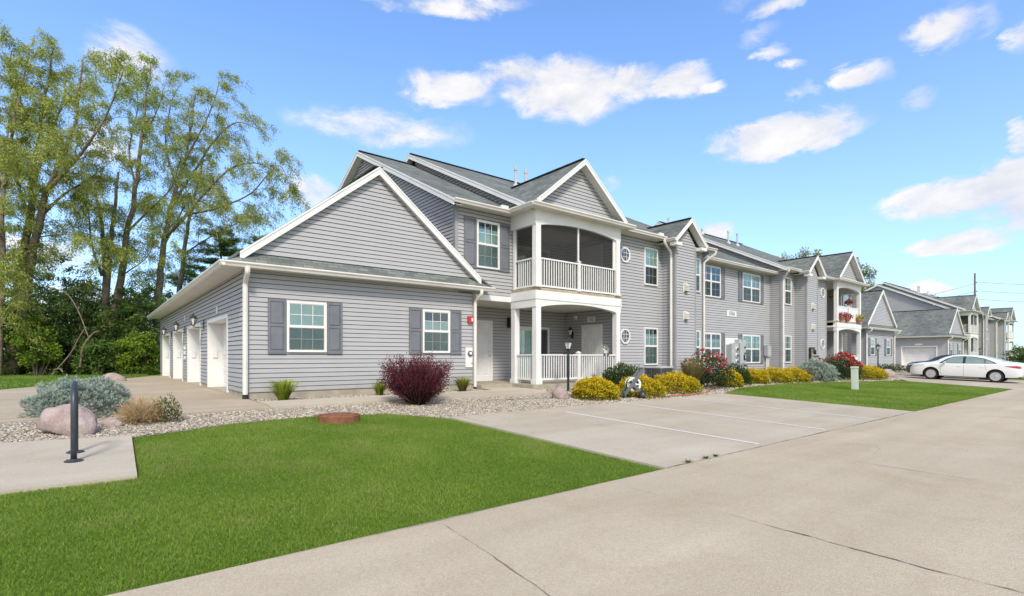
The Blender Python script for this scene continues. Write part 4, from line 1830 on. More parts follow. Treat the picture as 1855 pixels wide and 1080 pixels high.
        o = mb.build('junction_box', 'grey_box', P, bevel=.01)
        g = MB()
        for q in range(4):
            g.tube([fC.P(30.14 + .09 * q + ox, .14, 1.45 + oz), fC.P(30.14 + .09 * q + ox, .14, .45 + oz)], .022, 6)
        g.build('conduit', 'beige', o)
        fB = front(yB)
        mb = MB()
        for u in (17.12, 17.62):
            mb.mark()
            fbox(mb, fB, u + ox, u + .27 + ox, .012, .12, .86 + oz, 1.14 + oz)
        mb.build_pieces('junction_box', 'grey_box', P)
        g = MB()
        for u in (17.25, 17.75):
            g.mark()
            g.tube([fB.P(u + ox, .07, .86 + oz), fB.P(u + .03 + ox, .1, .7 + oz), fB.P(u + .5 + ox, .3, .42 + oz)], .018, 6)
        g.build_pieces('conduit', 'grey_dark', P)
        # bank of electric meters on the far tower
        fT = front(12.87 + oy)
        x_ = 32.95 + ox
        mb = MB()
        fbox(mb, fT, x_ - .02, x_ + .62, .03, .1, 1.75 + oz, 2.02 + oz)
        fbox(mb, fT, x_ - .1, x_ - .02, .03, .14, .7 + oz, 1.95 + oz)
        fbox(mb, fT, x_ + .62, x_ + .70, .03, .14, .9 + oz, 1.85 + oz)
        o = mb.build('meter_bank', 'black_metal', P)
        for q in range(2):
            for i in range(4):
                if q and i > 2:
                    continue
                g = MB()
                uu, zz = x_ + .1 + i * .19, 1.45 - q * .62 + oz
                g.box(uu - .075, uu + .075, 12.87 + oy - .22, 12.87 + oy - .03, zz - .25, zz + .14)
                g.build('meter_case', 'grey_box', o, bevel=.01)
                g = MB()
                g.lathe(fT.P(uu, .22, zz + .04), [(.065, 0), (.062, .05), (.04, .08)], 12, fT.n)
                g.build('meter_dial', 'grey_dark', o)
        g = MB()
        for i in range(5):
            g.tube([fT.P(x_ + .02 + i * .13, .1, .36 + oz), fT.P(x_ + .02 + i * .13, .1, .75 + oz)], .03, 6)
        g.tube([fT.P(x_ - .06, .18, .4 + oz), fT.P(x_ - .06, .18, 1.9 + oz)], .035, 6)
        g.build('conduit', 'wicker', o)


def sliding_door(parent, fr, u0, u1, z0, z1, flip=False):
    mb = MB()
    tw = .09
    fbox(mb, fr, u0, u0 + tw, .004, .055, z0, z1)
    fbox(mb, fr, u1 - tw, u1, .004, .055, z0, z1)
    fbox(mb, fr, u0 + tw, u1 - tw, .004, .053, z1 - tw, z1)
    fbox(mb, fr, u0 + tw, u1 - tw, .004, .06, z0, z0 + .05)
    um = (u0 + u1) / 2
    o = mb.build('patio_door', 'trim', parent)
    for a, b, scr in ((u0 + tw, um + .03, flip), (um - .03, u1 - tw, not flip)):
        f = MB()
        n = .03 if scr else .042
        st = .06
        fbox(f, fr, a, a + st, .01, n, z0 + .05, z1 - tw)
        fbox(f, fr, b - st, b, .01, n, z0 + .05, z1 - tw)
        fbox(f, fr, a + st, b - st, .01, n, z0 + .05, z0 + .14)
        fbox(f, fr, a + st, b - st, .01, n, z1 - tw - .07, z1 - tw)
        if not scr:
            for c in (1, 2):
                x = a + st + (b - a - 2 * st) * c / 3
                fbox(f, fr, x - .007, x + .007, .030, .036, z0 + .14, z1 - tw - .07)
            for c in range(1, 5):
                zz = z0 + .14 + (z1 - tw - .07 - z0 - .14) * c / 5
                fbox(f, fr, a + st, b - st, .029, .037, zz - .007, zz + .007)
        f.build('sash', 'trim' if not scr else 'grey_dark', o)
        g = MB()
        q = rect(a + st, b - st, z0 + .14, z1 - tw - .07)
        g.poly(*[fr.P(u, .026, z) for u, z in q])
        g.build('pane', 'glass' if not scr else 'insect_screen', o)
        c_ = MB()
        n = 30
        for k in range(n):
            ua, ub = a + st + (b - a - 2 * st) * k / n, a + st + (b - a - 2 * st) * (k + 1) / n
            na, nb = .016 + .004 * (k % 2), .016 + .004 * ((k + 1) % 2)
            c_.poly(fr.P(ua, na, z0 + .1), fr.P(ub, nb, z0 + .1), fr.P(ub, nb, z1 - tw - .05), fr.P(ua, na, z1 - tw - .05))
        c_.build('curtain', 'curtain' if not scr else 'grey_dark', o)
    return o


B1 = thing('apartment_building', (2.91, 14.35, .42), 'near grey sided apartment building with four white garage doors and a screened balcony', 'apartment building')
garage(B1)
main_body(B1)
G2 = thing('garage_building', (47.3, 14.35, .42), 'single storey grey garage wing with pointed gable and two shuttered windows beyond the flowered balcony', 'garage')
garage(G2, 44.45, 0, 0, 'none', meter=False, extra=False)
B2 = thing('apartment_building', (75.0, 14.35, .42), 'distant grey apartment building with wide double garage door, behind the white car', 'apartment building')
garage(B2, 70.1, 0, 0, 'double', meter=False)
main_body(B2, 70.25, .9, .5, detail=False)

# ================================================================== ground, pavements, beds
def sheet(name, poly, mat_name, dz, skirt=0.0, step=.5, ylim=None):
    """flat sheet following the terrain; sliced in bands of Y so that it bends with the slope"""
    bm = bmesh.new()
    vs = [bm.verts.new((x, y, 0)) for x, y in poly]
    bm.faces.new(vs)
    ys = [p[1] for p in poly]
    cuts = [c for c in list(GY) if min(ys) < c < max(ys)]
    y = max(4, min(ys)) + step
    while y < min(max(ys), 15):
        cuts.append(y)
        y += step
    for c in cuts:
        bmesh.ops.bisect_plane(bm, geom=bm.verts[:] + bm.edges[:] + bm.faces[:], plane_co=(0, c, 0), plane_no=(0, 1, 0))
    bmesh.ops.triangulate(bm, faces=bm.faces[:])
    for v in bm.verts:
        v.co.z = gz(v.co.y) + dz
    if skirt:
        be = [e for e in bm.edges if e.is_boundary]
        r_ = bmesh.ops.extrude_edge_only(bm, edges=be)
        for g in r_['geom']:
            if isinstance(g, bmesh.types.BMVert):
                g.co.z -= skirt
    bmesh.ops.recalc_face_normals(bm, faces=bm.faces)
    me = bpy.data.meshes.new(name)
    bm.to_mesh(me)
    bm.free()
    me.materials.append(M[mat_name])
    o = bpy.data.objects.new(name, me)
    COL.objects.link(o)
    return struct(o)


def wob(pts, amp=.04, step=.35, seed=1):
    """resample a polyline with a slightly wandering edge"""
    out = []
    for i in range(len(pts) - 1):
        a, b = Vector((*pts[i], 0)), Vector((*pts[i + 1], 0))
        n = max(1, int((b - a).length / step))
        for k in range(n):
            p = a.lerp(b, k / n)
            q = noise.noise_vector(Vector((p.x * 1.3, p.y * 1.3, seed))) * amp
            out.append((p.x + q.x, p.y + q.y))
    out.append(pts[-1])
    return out


BIG = 420
sheet('ground', [(-BIG, -BIG), (BIG * 2, -BIG), (BIG * 2, BIG), (-BIG, BIG)], 'lawn', -.05)
ROAD_Y = 3.98
sheet('road', wob([(-60, ROAD_Y), (140, ROAD_Y)], .02, .5, 3) + [(140, -14), (-60, -14)], 'road', .002, .04)
sheet('parking_lot', [(5.78, ROAD_Y + .012), (16.86, ROAD_Y + .012), (16.86, 9.36), (5.78, 9.30)], 'lot', .006, .05)
# the slab that carries the bike hoop
sheet('concrete_pad', [(-7, 7.16), (.36, 7.18), (.43, 9.97), (-7, 10.95)], 'slab', .012, .06)
# driveway in front of the garage doors
sheet('driveway', [(-16, 12.35), (-1.26, 12.14), (1.04, 12.72), (1.31, 11.95), (2.95, 11.98), (2.95, 14.1), (3.2, 36.4), (2.4, 35.2), (-2.4, 23.0), (-16, 20)], 'drive', .010, .06)
sheet('walkway', [(2.956, 11.99), (4.3, 12.02), (7.2, 11.95), (9.6, 11.75), (10.5, 11.62), (10.95, 11.75), (11.05, 12.2), (11.2, 12.9), (11.27, 13.99), (9.94, 13.99), (9.75, 13.15), (2.956, 13.2)], 'slab', .035, .09)
GRAVEL = wob([(-7, 10.97), (.43, 9.98), (.5, 9.99), (2.03, 10.58), (3.53, 10.72), (4.89, 10.38), (5.6, 9.5), (5.77, 9.28)], .03, .3, 5) + [(16.9, 9.34)] + \
    wob([(16.9, 9.4), (18.0, 9.75), (19.5, 10.2), (21.55, 10.48), (25.67, 10.4), (29, 9.9), (32.6, 9.1), (36.0, 8.95), (36.4, 8.8)], .05, .4, 6) + \
    [(44, 9.3), (56, 9.6), (56, 14.6), (2.9, 14.6), (2.9, 12.0), (1.3, 11.9), (1.03, 12.7), (-1.26, 12.1), (-7, 12.2)]
sheet('gravel_bed', GRAVEL, 'gravel_bed', -.028)
# second lot with the parked car, and the paving beyond
sheet('far_parking', [(32.1, ROAD_Y + .012), (43.2, ROAD_Y + .012), (43.6, 10.4), (36.6, 9.5), (33.9, 8.3)], 'lot', .005, .05)
sheet('far_driveway', [(55.5, ROAD_Y + .012), (62, ROAD_Y + .012), (64, 9), (73.2, 12), (73.2, 36), (55.5, 36)], 'drive', .004, .05)
# painted stall lines
for i, (x, y0, y1) in enumerate(((8.53, 4.1, 8.65), (11.25, 4.1, 9.2), (14.02, 4.1, 9.25))):
    o = sheet('stall_line', [(x - .05, y0), (x + .05, y0), (x + .05, y1), (x - .05, y1)], 'paint_line', .0105)
for x in (37.1, 40.2):
    sheet('stall_line', [(x - .05, 4.2), (x + .05, 4.2), (x + .05, 8.6), (x - .05, 8.6)], 'paint_line', .0095)


def crack(name, pts, w0, w1, mat_name='crack', seed=1, z=.0085, jag=.05, step=.12):
    """ragged ribbon on the pavement"""
    rnd = random.Random(seed)
    path = []
    L = 0
    for i in range(len(pts) - 1):
        a, b = Vector((*pts[i], 0)), Vector((*pts[i + 1], 0))
        n = max(2, int((b - a).length / step))
        for k in range(n):
            p = a.lerp(b, k / n)
            q = noise.noise(Vector((p.x * 2.2, p.y * 2.2, seed * 3.1))) * jag + noise.noise(Vector((p.x * 9, p.y * 9, seed))) * jag * .4
            d = (b - a).normalized()
            path.append(p + Vector((-d.y, d.x, 0)) * q)
    path.append(Vector((*pts[-1], 0)))
    mb = MB()
    N_ = len(path)
    L = []
    for i, p in enumerate(path):
        d = (path[min(i + 1, N_ - 1)] - path[max(i - 1, 0)]).normalized()
        s = Vector((-d.y, d.x, 0))
        t = i / (N_ - 1)
        lf = noise.noise(Vector((p.x * 1.1, p.y * 1.1, seed * 5.7))) + .6 * noise.noise(Vector((p.x * 3.3, p.y * 3.3, seed)))
        w = (w0 + (w1 - w0) * t) * (.3 + .8 * rnd.random()) * max(.12, 1 + 1.5 * lf)
        L.append((p - s * w, p + s * w * (.5 + rnd.random() * .7)))
    for (a0, b0), (a1, b1) in zip(L, L[1:]):
        f = lambda p: (p.x, p.y, gz(p.y) + z)
        mb.poly(f(a0), f(b0), f(b1), f(a1))
    return struct(mb.build(name, mat_name))


# joint between lot and road, road joints and cracks
crack('pavement_joint', [(5.8, ROAD_Y + .0), (16.9, ROAD_Y + .0)], 0.0060, 0.0090, 'crack', 2, .0125, .012)
crack('pavement_joint', [(5.8, ROAD_Y - .02), (1.0, ROAD_Y - .01)], 0.0030, 0.0030, 'joint', 3, .0075, .012)
crack('pavement_crack', [(2.35, 3.95), (2.26, 3.2), (2.18, 2.55), (2.08, 1.9), (2.0, 1.2)], 0.0023, 0.0067, 'crack', 4, .0075, .02, .06)
crack('pavement_crack', [(4.6, 3.62), (4.55, 2.9), (4.5, 2.2), (4.46, 1.6)], 0.0030, 0.0075, 'joint', 5, .0075, .03, .06)
crack('pavement_crack', [(4.46, 1.6), (4.43, .9), (4.4, .25), (4.38, -.6), (4.3, -1.6)], 0.0090, 0.0263, 'crack', 6, .0075, .035, .06)
crack('pavement_crack', [(8.3, 3.3), (8.15, 2.3), (8.05, 1.2)], 0.0030, 0.0067, 'joint', 7, .0075, .04)
crack('pavement_crack', [(8.05, 1.2), (7.95, .1), (7.85, -1.0), (7.7, -2.6)], 0.0090, 0.0195, 'crack', 8, .0075, .04)
crack('pavement_crack', [(10.1, 3.95), (10.3, 3.5), (10.25, 3.0), (9.6, 2.7), (8.9, 2.6)], 0.0053, 0.0030, 'crack', 9, .0075, .06)
crack('pavement_crack', [(14.2, 1.2), (13.9, -.2), (13.6, -2)], 0.0045, 0.0090, 'crack', 10, .0075, .04)
crack('pavement_crack', [(19.5, 3.9), (19.4, 1.9), (19.2, -1)], 0.0045, 0.0060, 'joint', 11, .0075, .03)
crack('garden_edging', [(7.6, 11.25), (8.9, 11.15), (9.9, 10.95), (10.9, 10.5), (11.3, 10.2)], .02, .03, 'text_black', 21, .012, .12)
crack('pavement_crack', [(27.2, 3.9), (27, 0)], 0.0075, 0.0090, 'crack', 12, .0075, .03)


# scattered litter: small dry leaves and crumbs of gravel kicked onto the concrete
def litter():
    n = 150
    X = RNG.uniform(1, 17, n)
    Y = np.where(RNG.uniform(0, 1, n) < .7, RNG.uniform(8.3, 9.3, n), RNG.uniform(4.3, 9.2, n))
    X = np.where(Y > 4, np.maximum(X, 6.0), X)
    P = np.stack([X, Y, np.interp(Y, GY, GZ) + .012], 1)
    D = unit(np.stack([RNG.normal(size=n), RNG.normal(size=n), np.full(n, .12)], 1))
    C = np.array([(.06, .045, .03), (.16, .10, .05), (.2, .17, .13), (.05, .05, .045)])[RNG.integers(0, 4, n)]
    S = np.cross(D, np.array([0, 0, 1.0]))
    L = RNG.uniform(.012, .035, n)
    W = L * RNG.uniform(.4, .8, n)
    V = np.empty((n, 4, 3))
    V[:, 0] = P
    V[:, 1] = P + D * (L * .5)[:, None] + S * (W / 2)[:, None]
    V[:, 2] = P + D * L[:, None]
    V[:, 3] = P + D * (L * .5)[:, None] - S * (W / 2)[:, None]
    o = np_mesh('leaf_litter', V.reshape(-1, 3), np.arange(n * 4), 4, 'leaf', np.repeat(C, 4, 0))
    o['kind'] = 'stuff'
    o['label'] = 'dry leaf crumbs scattered over the concrete near the bed'


litter()


# ------------------------------------------------------------------ grass blades
def inside(poly, X, Y):
    c = np.zeros(len(X), bool)
    n = len(poly)
    j = n - 1
    for i in range(n):
        xi, yi = poly[i]
        xj, yj = poly[j]
        t = ((yi > Y) != (yj > Y)) & (X < (xj - xi) * (Y - yi) / (yj - yi + 1e-12) + xi)
        c ^= t
        j = i
    return c


def grass(name, poly, dens, h, w, label, tint=(1, 1, 1), zoff=-.035, edge=None):
    xs = [p[0] for p in poly]
    ys = [p[1] for p in poly]
    A = (max(xs) - min(xs)) * (max(ys) - min(ys))
    n = int(A * dens)
    X = RNG.uniform(min(xs), max(xs), n)
    Y = RNG.uniform(min(ys), max(ys), n)
    k = inside(poly, X, Y)
    X, Y = X[k], Y[k]
    n = len(X)
    Z = np.interp(Y, GY, GZ) + zoff
    # patchy tone
    f = np.sin(X * 1.7 + np.sin(Y * 1.1) * 2) * .5 + np.sin(Y * 2.3 + X * .7) * .5 + np.sin(X * 5.1 - Y * 4.3) * .35
    f = f + .8 * np.sin(X * .9 - Y * 1.3 + np.sin(X * 2.1))
    f = np.clip(f / 1.7 * .5 + .5, 0, 1)
    thin = np.array([noise.noise((x_ * .9, y_ * .9, 3.3)) + .5 * noise.noise((x_ * 3.1, y_ * 3.1, 7.7)) for x_, y_ in zip(X, Y)]) if n < 900000 else np.zeros(n)
    f = np.clip(f * .5 + .5 * (thin * .9 + .5), 0, 1)
    fine = RNG.uniform(0, 1, n)
    t = np.clip(f * .62 + fine * .38, 0, 1)
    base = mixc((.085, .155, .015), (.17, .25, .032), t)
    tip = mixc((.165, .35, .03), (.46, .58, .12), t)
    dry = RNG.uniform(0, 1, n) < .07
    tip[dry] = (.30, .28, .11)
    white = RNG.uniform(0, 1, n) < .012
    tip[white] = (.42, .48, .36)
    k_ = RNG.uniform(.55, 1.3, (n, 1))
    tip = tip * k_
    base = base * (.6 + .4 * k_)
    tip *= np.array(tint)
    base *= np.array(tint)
    ang = RNG.uniform(0, 2 * np.pi, n)
    lean = RNG.uniform(.2, 1.5, n)
    wind = np.stack([np.cos(ang) * lean, np.sin(ang) * lean, np.ones(n)], 1)
    D = unit(wind)
    pale = (thin > .34) & (RNG.uniform(0, 1, n) < .45)
    tip[pale] = tip[pale] * .35 + np.array([.42, .42, .17]) * .65
    L = h * RNG.uniform(.55, 1.25, n) * (.75 + .5 * f)
    W = w * RNG.uniform(.7, 1.3, n)
    S = np.stack([-np.sin(ang), np.cos(ang), np.zeros(n)], 1)
    rot = RNG.uniform(0, 2 * np.pi, n)
    S = np.stack([np.cos(rot), np.sin(rot), np.zeros(n)], 1)
    P = np.stack([X, Y, Z], 1)
    V = np.empty((n, 3, 3))
    V[:, 0] = P - S * (W / 2)[:, None]
    V[:, 1] = P + S * (W / 2)[:, None]
    V[:, 2] = P + D * L[:, None]
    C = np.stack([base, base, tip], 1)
    o = np_mesh(name, V.reshape(-1, 3), np.arange(n * 3), 3, 'blade', C.reshape(-1, 3))
    o['kind'] = 'stuff'
    o['label'] = label
    return o


LAWN1 = wob([(5.78, ROAD_Y - .005), (-7.5, ROAD_Y - .005)], .05, .14, 8) + [(-7.5, 7.12)] + wob([(-7.5, 7.17), (.39, 7.19)], .05, .14, 9) + [(.47, 9.95)] + \
    wob([(.47, 9.95), (2.03, 10.56), (3.53, 10.70), (4.89, 10.36), (5.6, 9.48), (5.75, 9.2)], .03, .3, 5)
near = [p for p in LAWN1]
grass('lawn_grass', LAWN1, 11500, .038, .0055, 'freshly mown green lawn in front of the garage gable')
LAWN2 = [(17.0, ROAD_Y + .05)] + wob([(17.0, ROAD_Y + .05), (31.6, ROAD_Y + .05)], .03, .4, 4) + [(32.0, 4.2), (33.7, 8.3), (33.4, 8.9)] + \
    wob([(32.6, 9.08), (29, 9.88), (25.67, 10.38), (21.55, 10.46), (19.5, 10.18), (18.0, 9.73), (16.95, 9.36)], .05, .4, 6)
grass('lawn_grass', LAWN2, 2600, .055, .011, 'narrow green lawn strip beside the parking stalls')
LAWN3 = [(-16, 20.2), (-2.4, 23.15), (2.3, 35.4), (2.6, 44), (-20, 44), (-24, 30)]
grass('lawn_grass', LAWN3, 260, .11, .03, 'shaded grass strip between the driveway and the woods', tint=(.72, .8, .8))
LAWN4 = [(43.3, ROAD_Y + .1), (55.3, ROAD_Y + .1), (55.3, 9.4), (43.9, 9.4)]
grass('lawn_grass', LAWN4, 350, .09, .03, 'grass patch beyond the back bumper of the car')


# ------------------------------------------------------------------ gravel stones
def stones(name, regions, label):
    proto = []
    for s in range(5):
        bm = bmesh.new()
        bmesh.ops.create_icosphere(bm, subdivisions=2 if s < 5 else 1, radius=1)
        for v in bm.verts:
            v.co *= 1 + .28 * noise.noise(v.co * 1.2 + Vector((s * 7.3, s, 1)))
        bm.verts.ensure_lookup_table()
        V = np.array([v.co[:] for v in bm.verts])
        F = np.array([[v.index for v in f.verts] for f in bm.faces])
        bm.free()
        proto.append((V, F))
    allV, allF, allC = [], [], []
    base = 0
    pal = np.array([(.52, .47, .40), (.60, .57, .52), (.44, .37, .29), (.36, .31, .26), (.50, .44, .36), (.26, .235, .215), (.64, .61, .56), (.42, .37, .31), (.30, .25, .21), (.5, .49, .46)])
    for poly, dens, smin, smax in regions:
        xs = [p[0] for p in poly]
        ys = [p[1] for p in poly]
        n = int((max(xs) - min(xs)) * (max(ys) - min(ys)) * dens)
        X = RNG.uniform(min(xs), max(xs), n)
        Y = RNG.uniform(min(ys), max(ys), n)
        k = inside(poly, X, Y)
        X, Y = X[k], Y[k]
        n = len(X)
        Z = np.interp(Y, GY, GZ) - .026 + RNG.uniform(0, .014, n)
        sz = RNG.uniform(smin, smax, n) ** 1.0
        which = RNG.integers(0, len(proto), n)
        for s, (V, F) in enumerate(proto):
            idx = np.nonzero(which == s)[0]
            m = len(idx)
            if not m:
                continue
            a = RNG.uniform(0, 2 * np.pi, m)
            c, sn = np.cos(a), np.sin(a)
            sx = sz[idx] * RNG.uniform(.8, 1.35, m)
            sy = sz[idx] * RNG.uniform(.6, 1.0, m)
            szv = sz[idx] * RNG.uniform(.38, .7, m)
            P = V[None] * np.stack([sx, sy, szv], 1)[:, None, :]
            tl = RNG.uniform(-.5, .5, m)
            x0 = P[..., 0] * np.cos(tl)[:, None] - P[..., 2] * np.sin(tl)[:, None]
            z0 = P[..., 0] * np.sin(tl)[:, None] + P[..., 2] * np.cos(tl)[:, None]
            y0 = P[..., 1]
            W = np.stack([x0 * c[:, None] - y0 * sn[:, None] + X[idx][:, None], x0 * sn[:, None] + y0 * c[:, None] + Y[idx][:, None], z0 + Z[idx][:, None]], 2)
            allV.append(W.reshape(-1, 3))
            allF.append((F[None] + (np.arange(m) * len(V))[:, None, None] + base).reshape(-1))
            base += m * len(V)
            col = pal[RNG.integers(0, len(pal), m)] * RNG.uniform(.55, 1.0, (m, 1)) * np.array([1.0, .97, .90])
            allC.append(np.repeat(col, len(V), axis=0))
    o = np_mesh(name, np.concatenate(allV), np.concatenate(allF), 3, 'stone', np.concatenate(allC), smooth=True)
    o['kind'] = 'stuff'
    o['label'] = label
    return o


ga = wob([(-4.5, 10.66), (.43, 10.0), (2.03, 10.6), (3.53, 10.74), (4.89, 10.40), (5.6, 9.52), (5.8, 9.36)], .03, .3, 5) + \
    [(11.0, 9.38), (11.0, 11.55), (9.6, 11.7), (7.2, 11.9), (4.3, 11.97), (1.35, 11.9), (1.0, 12.66), (-1.3, 12.1), (-4.5, 12.2)]
gb = [(3.0, 13.25), (9.7, 13.25), (9.9, 14.3), (3.0, 14.3)]
gc = [(11.0, 9.38), (16.9, 9.42), (18.0, 9.8), (19.5, 10.25), (21.55, 10.53), (25.67, 10.45), (29, 9.95), (32.6, 9.15), (36.0, 9.0), (42, 9.6), (42, 12.8), (22, 13.5), (11.3, 12.9), (11.1, 11.7)]
stones('gravel', [(ga, 1350, .010, .025), (gb, 600, .014, .03), (gc, 300, .02, .045)], 'pale river gravel spread over the planting beds')


# ------------------------------------------------------------------ boulders and small yard things
def rock(name, loc, size, rz, seed, label, tilt=0.0, sub=4):
    bm = bmesh.new()
    bmesh.ops.create_icosphere(bm, subdivisions=sub, radius=1)
    for v in bm.verts:
        p = v.co.copy()
        k = 1 + .20 * noise.noise(p * .9 + Vector((seed, 0, 0))) + .09 * noise.noise(p * 2.3 + Vector((0, seed, 0))) + .03 * noise.noise(p * 6)
        v.co = p * k
        if v.co.z < -.35:
            v.co.z = -.35 - (abs(v.co.z) - .35) * .15
    rot = Matrix.Rotation(rz, 4, 'Z') @ Matrix.Rotation(tilt, 4, 'Y')
    for v in bm.verts:
        v.co = rot @ Vector((v.co.x * size[0] / 2, v.co.y * size[1] / 2, v.co.z * size[2] / 1.38))
    zmin = min(v.co.z for v in bm.verts)
    for v in bm.verts:
        v.co.z -= zmin
    me = bpy.data.meshes.new(name)
    bm.to_mesh(me)
    bm.free()
    me.polygons.foreach_set('use_smooth', [True] * len(me.polygons))
    me.materials.append(M['boulder'])
    o = bpy.data.objects.new(name, me)
    COL.objects.link(o)
    o.location = loc
    return tag(o, label, 'boulder', 'pinkish landscape boulders')


def gp(x, y, dz=0.0):
    return (x, y, gz(y) + dz)


rock('boulder', gp(-.33, 10.76, -.07), (.86, .52, .43), -.68, 3.1, 'large pinkish granite boulder behind the bike hoop, in front of the blue spruce', .18)
rock('boulder', gp(.20, 11.15, -.04), (.36, .22, .14), -.6, 8.4, 'low flat reddish rock showing behind the right end of the biggest boulder', .1)
rock('boulder', gp(10.42, 10.74, -.04), (.50, .40, .34), -.6, 5.5, 'rounded pink boulder beside the black lamp post by the porch')
rock('boulder', gp(23.5, 11.1, -.05), (.62, .45, .42), -.6, 1.7, 'small grey pink rock at the foot of the centre golden shrubs')
rock('boulder', gp(37.4, 10.2, -.05), (.95, .6, .5), -.5, 2.9, 'low pink boulder near the nose of the white car')
rock('boulder', gp(.62, 28.4, -.08), (.85, .5, .44), -.4, 6.2, 'lone brown boulder on the grass at the edge of the woods')

# manhole riser, rusty
mb = MB()
c = gp(3.72, 10.06, -.05)
mb.lathe(c, [(.40, 0), (.40, .13), (.385, .145), (.36, .145), (.355, .125), (.05, .135)], 40)
o = mb.build('manhole_riser', 'rust', off=c, smooth=False)
tag(o, 'round rusty brown manhole cover raised at the lawn edge', 'manhole cover')
lid = MB()
lid.lathe((c[0], c[1], c[2] + .123), [(.33, 0), (.325, .028), (.02, .036)], 40)
for k in range(8):
    t = k * math.pi / 4
    lid.box(c[0] + .2 * math.cos(t) - .02, c[0] + .2 * math.cos(t) + .02, c[1] + .2 * math.sin(t) - .02, c[1] + .2 * math.sin(t) + .02, c[2] + .15, c[2] + .165)
lid.build('lid', 'rust', o)

# bike hoop seen end on
hx, y0, y1 = -.215, 8.36, 8.98
H_ = .96
pts = [gp(hx, y0, .012)]
za = gz(y0)
r_ = (y1 - y0) / 2
pts += [(hx, y0, za + .3), (hx, y0, za + H_ - r_)]
for k in range(1, 12):
    t = math.pi * k / 12
    pts.append((hx, (y0 + y1) / 2 - r_ * math.cos(t), za + H_ - r_ + r_ * math.sin(t)))
pts += [(hx, y1, za + H_ - r_), gp(hx, y1, .012)]
HO = thing('bike_rack', gp(hx, (y0 + y1) / 2), 'dark inverted U bike hoop bolted to the concrete pad at left', 'bike rack')
mb = MB()
mb.tube(pts, .032, 14)
mb.build('hoop', 'bollard', HO, smooth=True)
for y in (y0, y1):
    mb = MB()
    mb.lathe(gp(hx, y, .0125), [(.095, 0), (.095, .012), (.05, .02), (.042, .03)], 18)
    for k in range(3):
        t = k * 2.09 + .5
        mb.lathe((hx + .07 * math.cos(t), y + .07 * math.sin(t), gz(y) + .02), [(.011, 0), (.011, .014), (.004, .018)], 6)
    mb.build('base_flange', 'bollard', HO, smooth=False)


# garden lamp posts
def lamp_post(loc, label, h=1.78, bar=True):
    T_ = thing('street_lamp', loc, label, 'lamp post', 'black carriage lamp posts')
    x, y, z = loc
    mb = MB()
    zt = z + h - .42
    mb.lathe((x, y, z), [(.055, -.1), (.055, .02), (.045, .06), (.04, .1), (.037, h - .5), (.05, h - .48), (.05, h - .45), (.03, h - .43)], 14)
    mb.build('post', 'black_metal', T_, smooth=False)
    if bar:
        mb = MB()
        zz = zt - .16
        mb.tube([(x - .19, y, zz), (x + .19, y, zz)], .011, 8)
        for s in (-1, 1):
            mb.lathe((x + s * .19, y, zz), [(.012, -.02), (.02, 0), (.012, .02)], 8)
        mb.build('ladder_bar', 'black_metal', T_)
    mb = MB()
    zb = zt
    n = 6
    mb.lathe((x, y, zb), [(.03, -.02), (.07, .0), (.078, .015)], n)
    mb.lathe((x, y, zb), [(.165, .22), (.175, .235), (.13, .27), (.05, .33), (.03, .36), (.035, .375), (.012, .40), (.018, .42), (.004, .45)], n)
    ax = Vector((0, 0, 1))
    a = ax.orthogonal().normalized()
    b = ax.cross(a)
    for k in range(n):
        t = 2 * math.pi * k / n
        d = a * math.cos(t) + b * math.sin(t)
        c_ = Vector((x, y, zb))
        mb.bar(c_ + d * .076 + ax * .01, c_ + d * .152 + ax * .225, .016, .016)
    o = mb.build('lantern', 'black_metal', T_)
    g = MB()
    g.lathe((x, y, zb), [(.066, .012), (.142, .222)], n)
    g.build('lamp_glass', 'lamp_glass', o)
    return T_


lamp_post(gp(11.95, 11.95, -.02), 'black carriage lamp post in front of the near porch railing', 1.80)
lamp_post(gp(41.2, 11.75, -.02), 'black lamp post in front of the far single storey garage windows', 2.05, False)
lamp_post((79.0, 12.6, .38), 'distant black lamp post above the roof of the white car', 2.1, False)

# telephone pedestal on the lawn strip
T_ = thing('utility_pedestal', gp(24.25, 7.72), 'pale green utility pedestal leaning on the right lawn strip', 'utility pedestal')
T_.rotation_euler = (R(-1), R(3.5), .3)
x, y, z = T_.location
mb = MB()
w, d = .16, .13
prof = [(-w, -d), (w, -d), (w * 1.04, 0), (w, d), (-w, d), (-w * 1.04, 0)]
mb.extr([(x + a, y + b, z - .1) for a, b in prof], (0, 0, .95))
mb.build('body', 'pedestal', T_, bevel=.02)
mb = MB()
mb.extr([(x + a * 1.1, y + b * 1.12, z + .83) for a, b in prof], (0, 0, .09))
mb.build('cap', 'pedestal', T_, bevel=.02)
mb = MB()
mb.box(x + .02, x + .08, y - d - .015, y - d + .0, z + .17, z + .22)
mb.box(x + .10, x + .14, y - d - .012, y - d + .0, z + .11, z + .15)
mb.build('latch', 'grey_dark', T_)


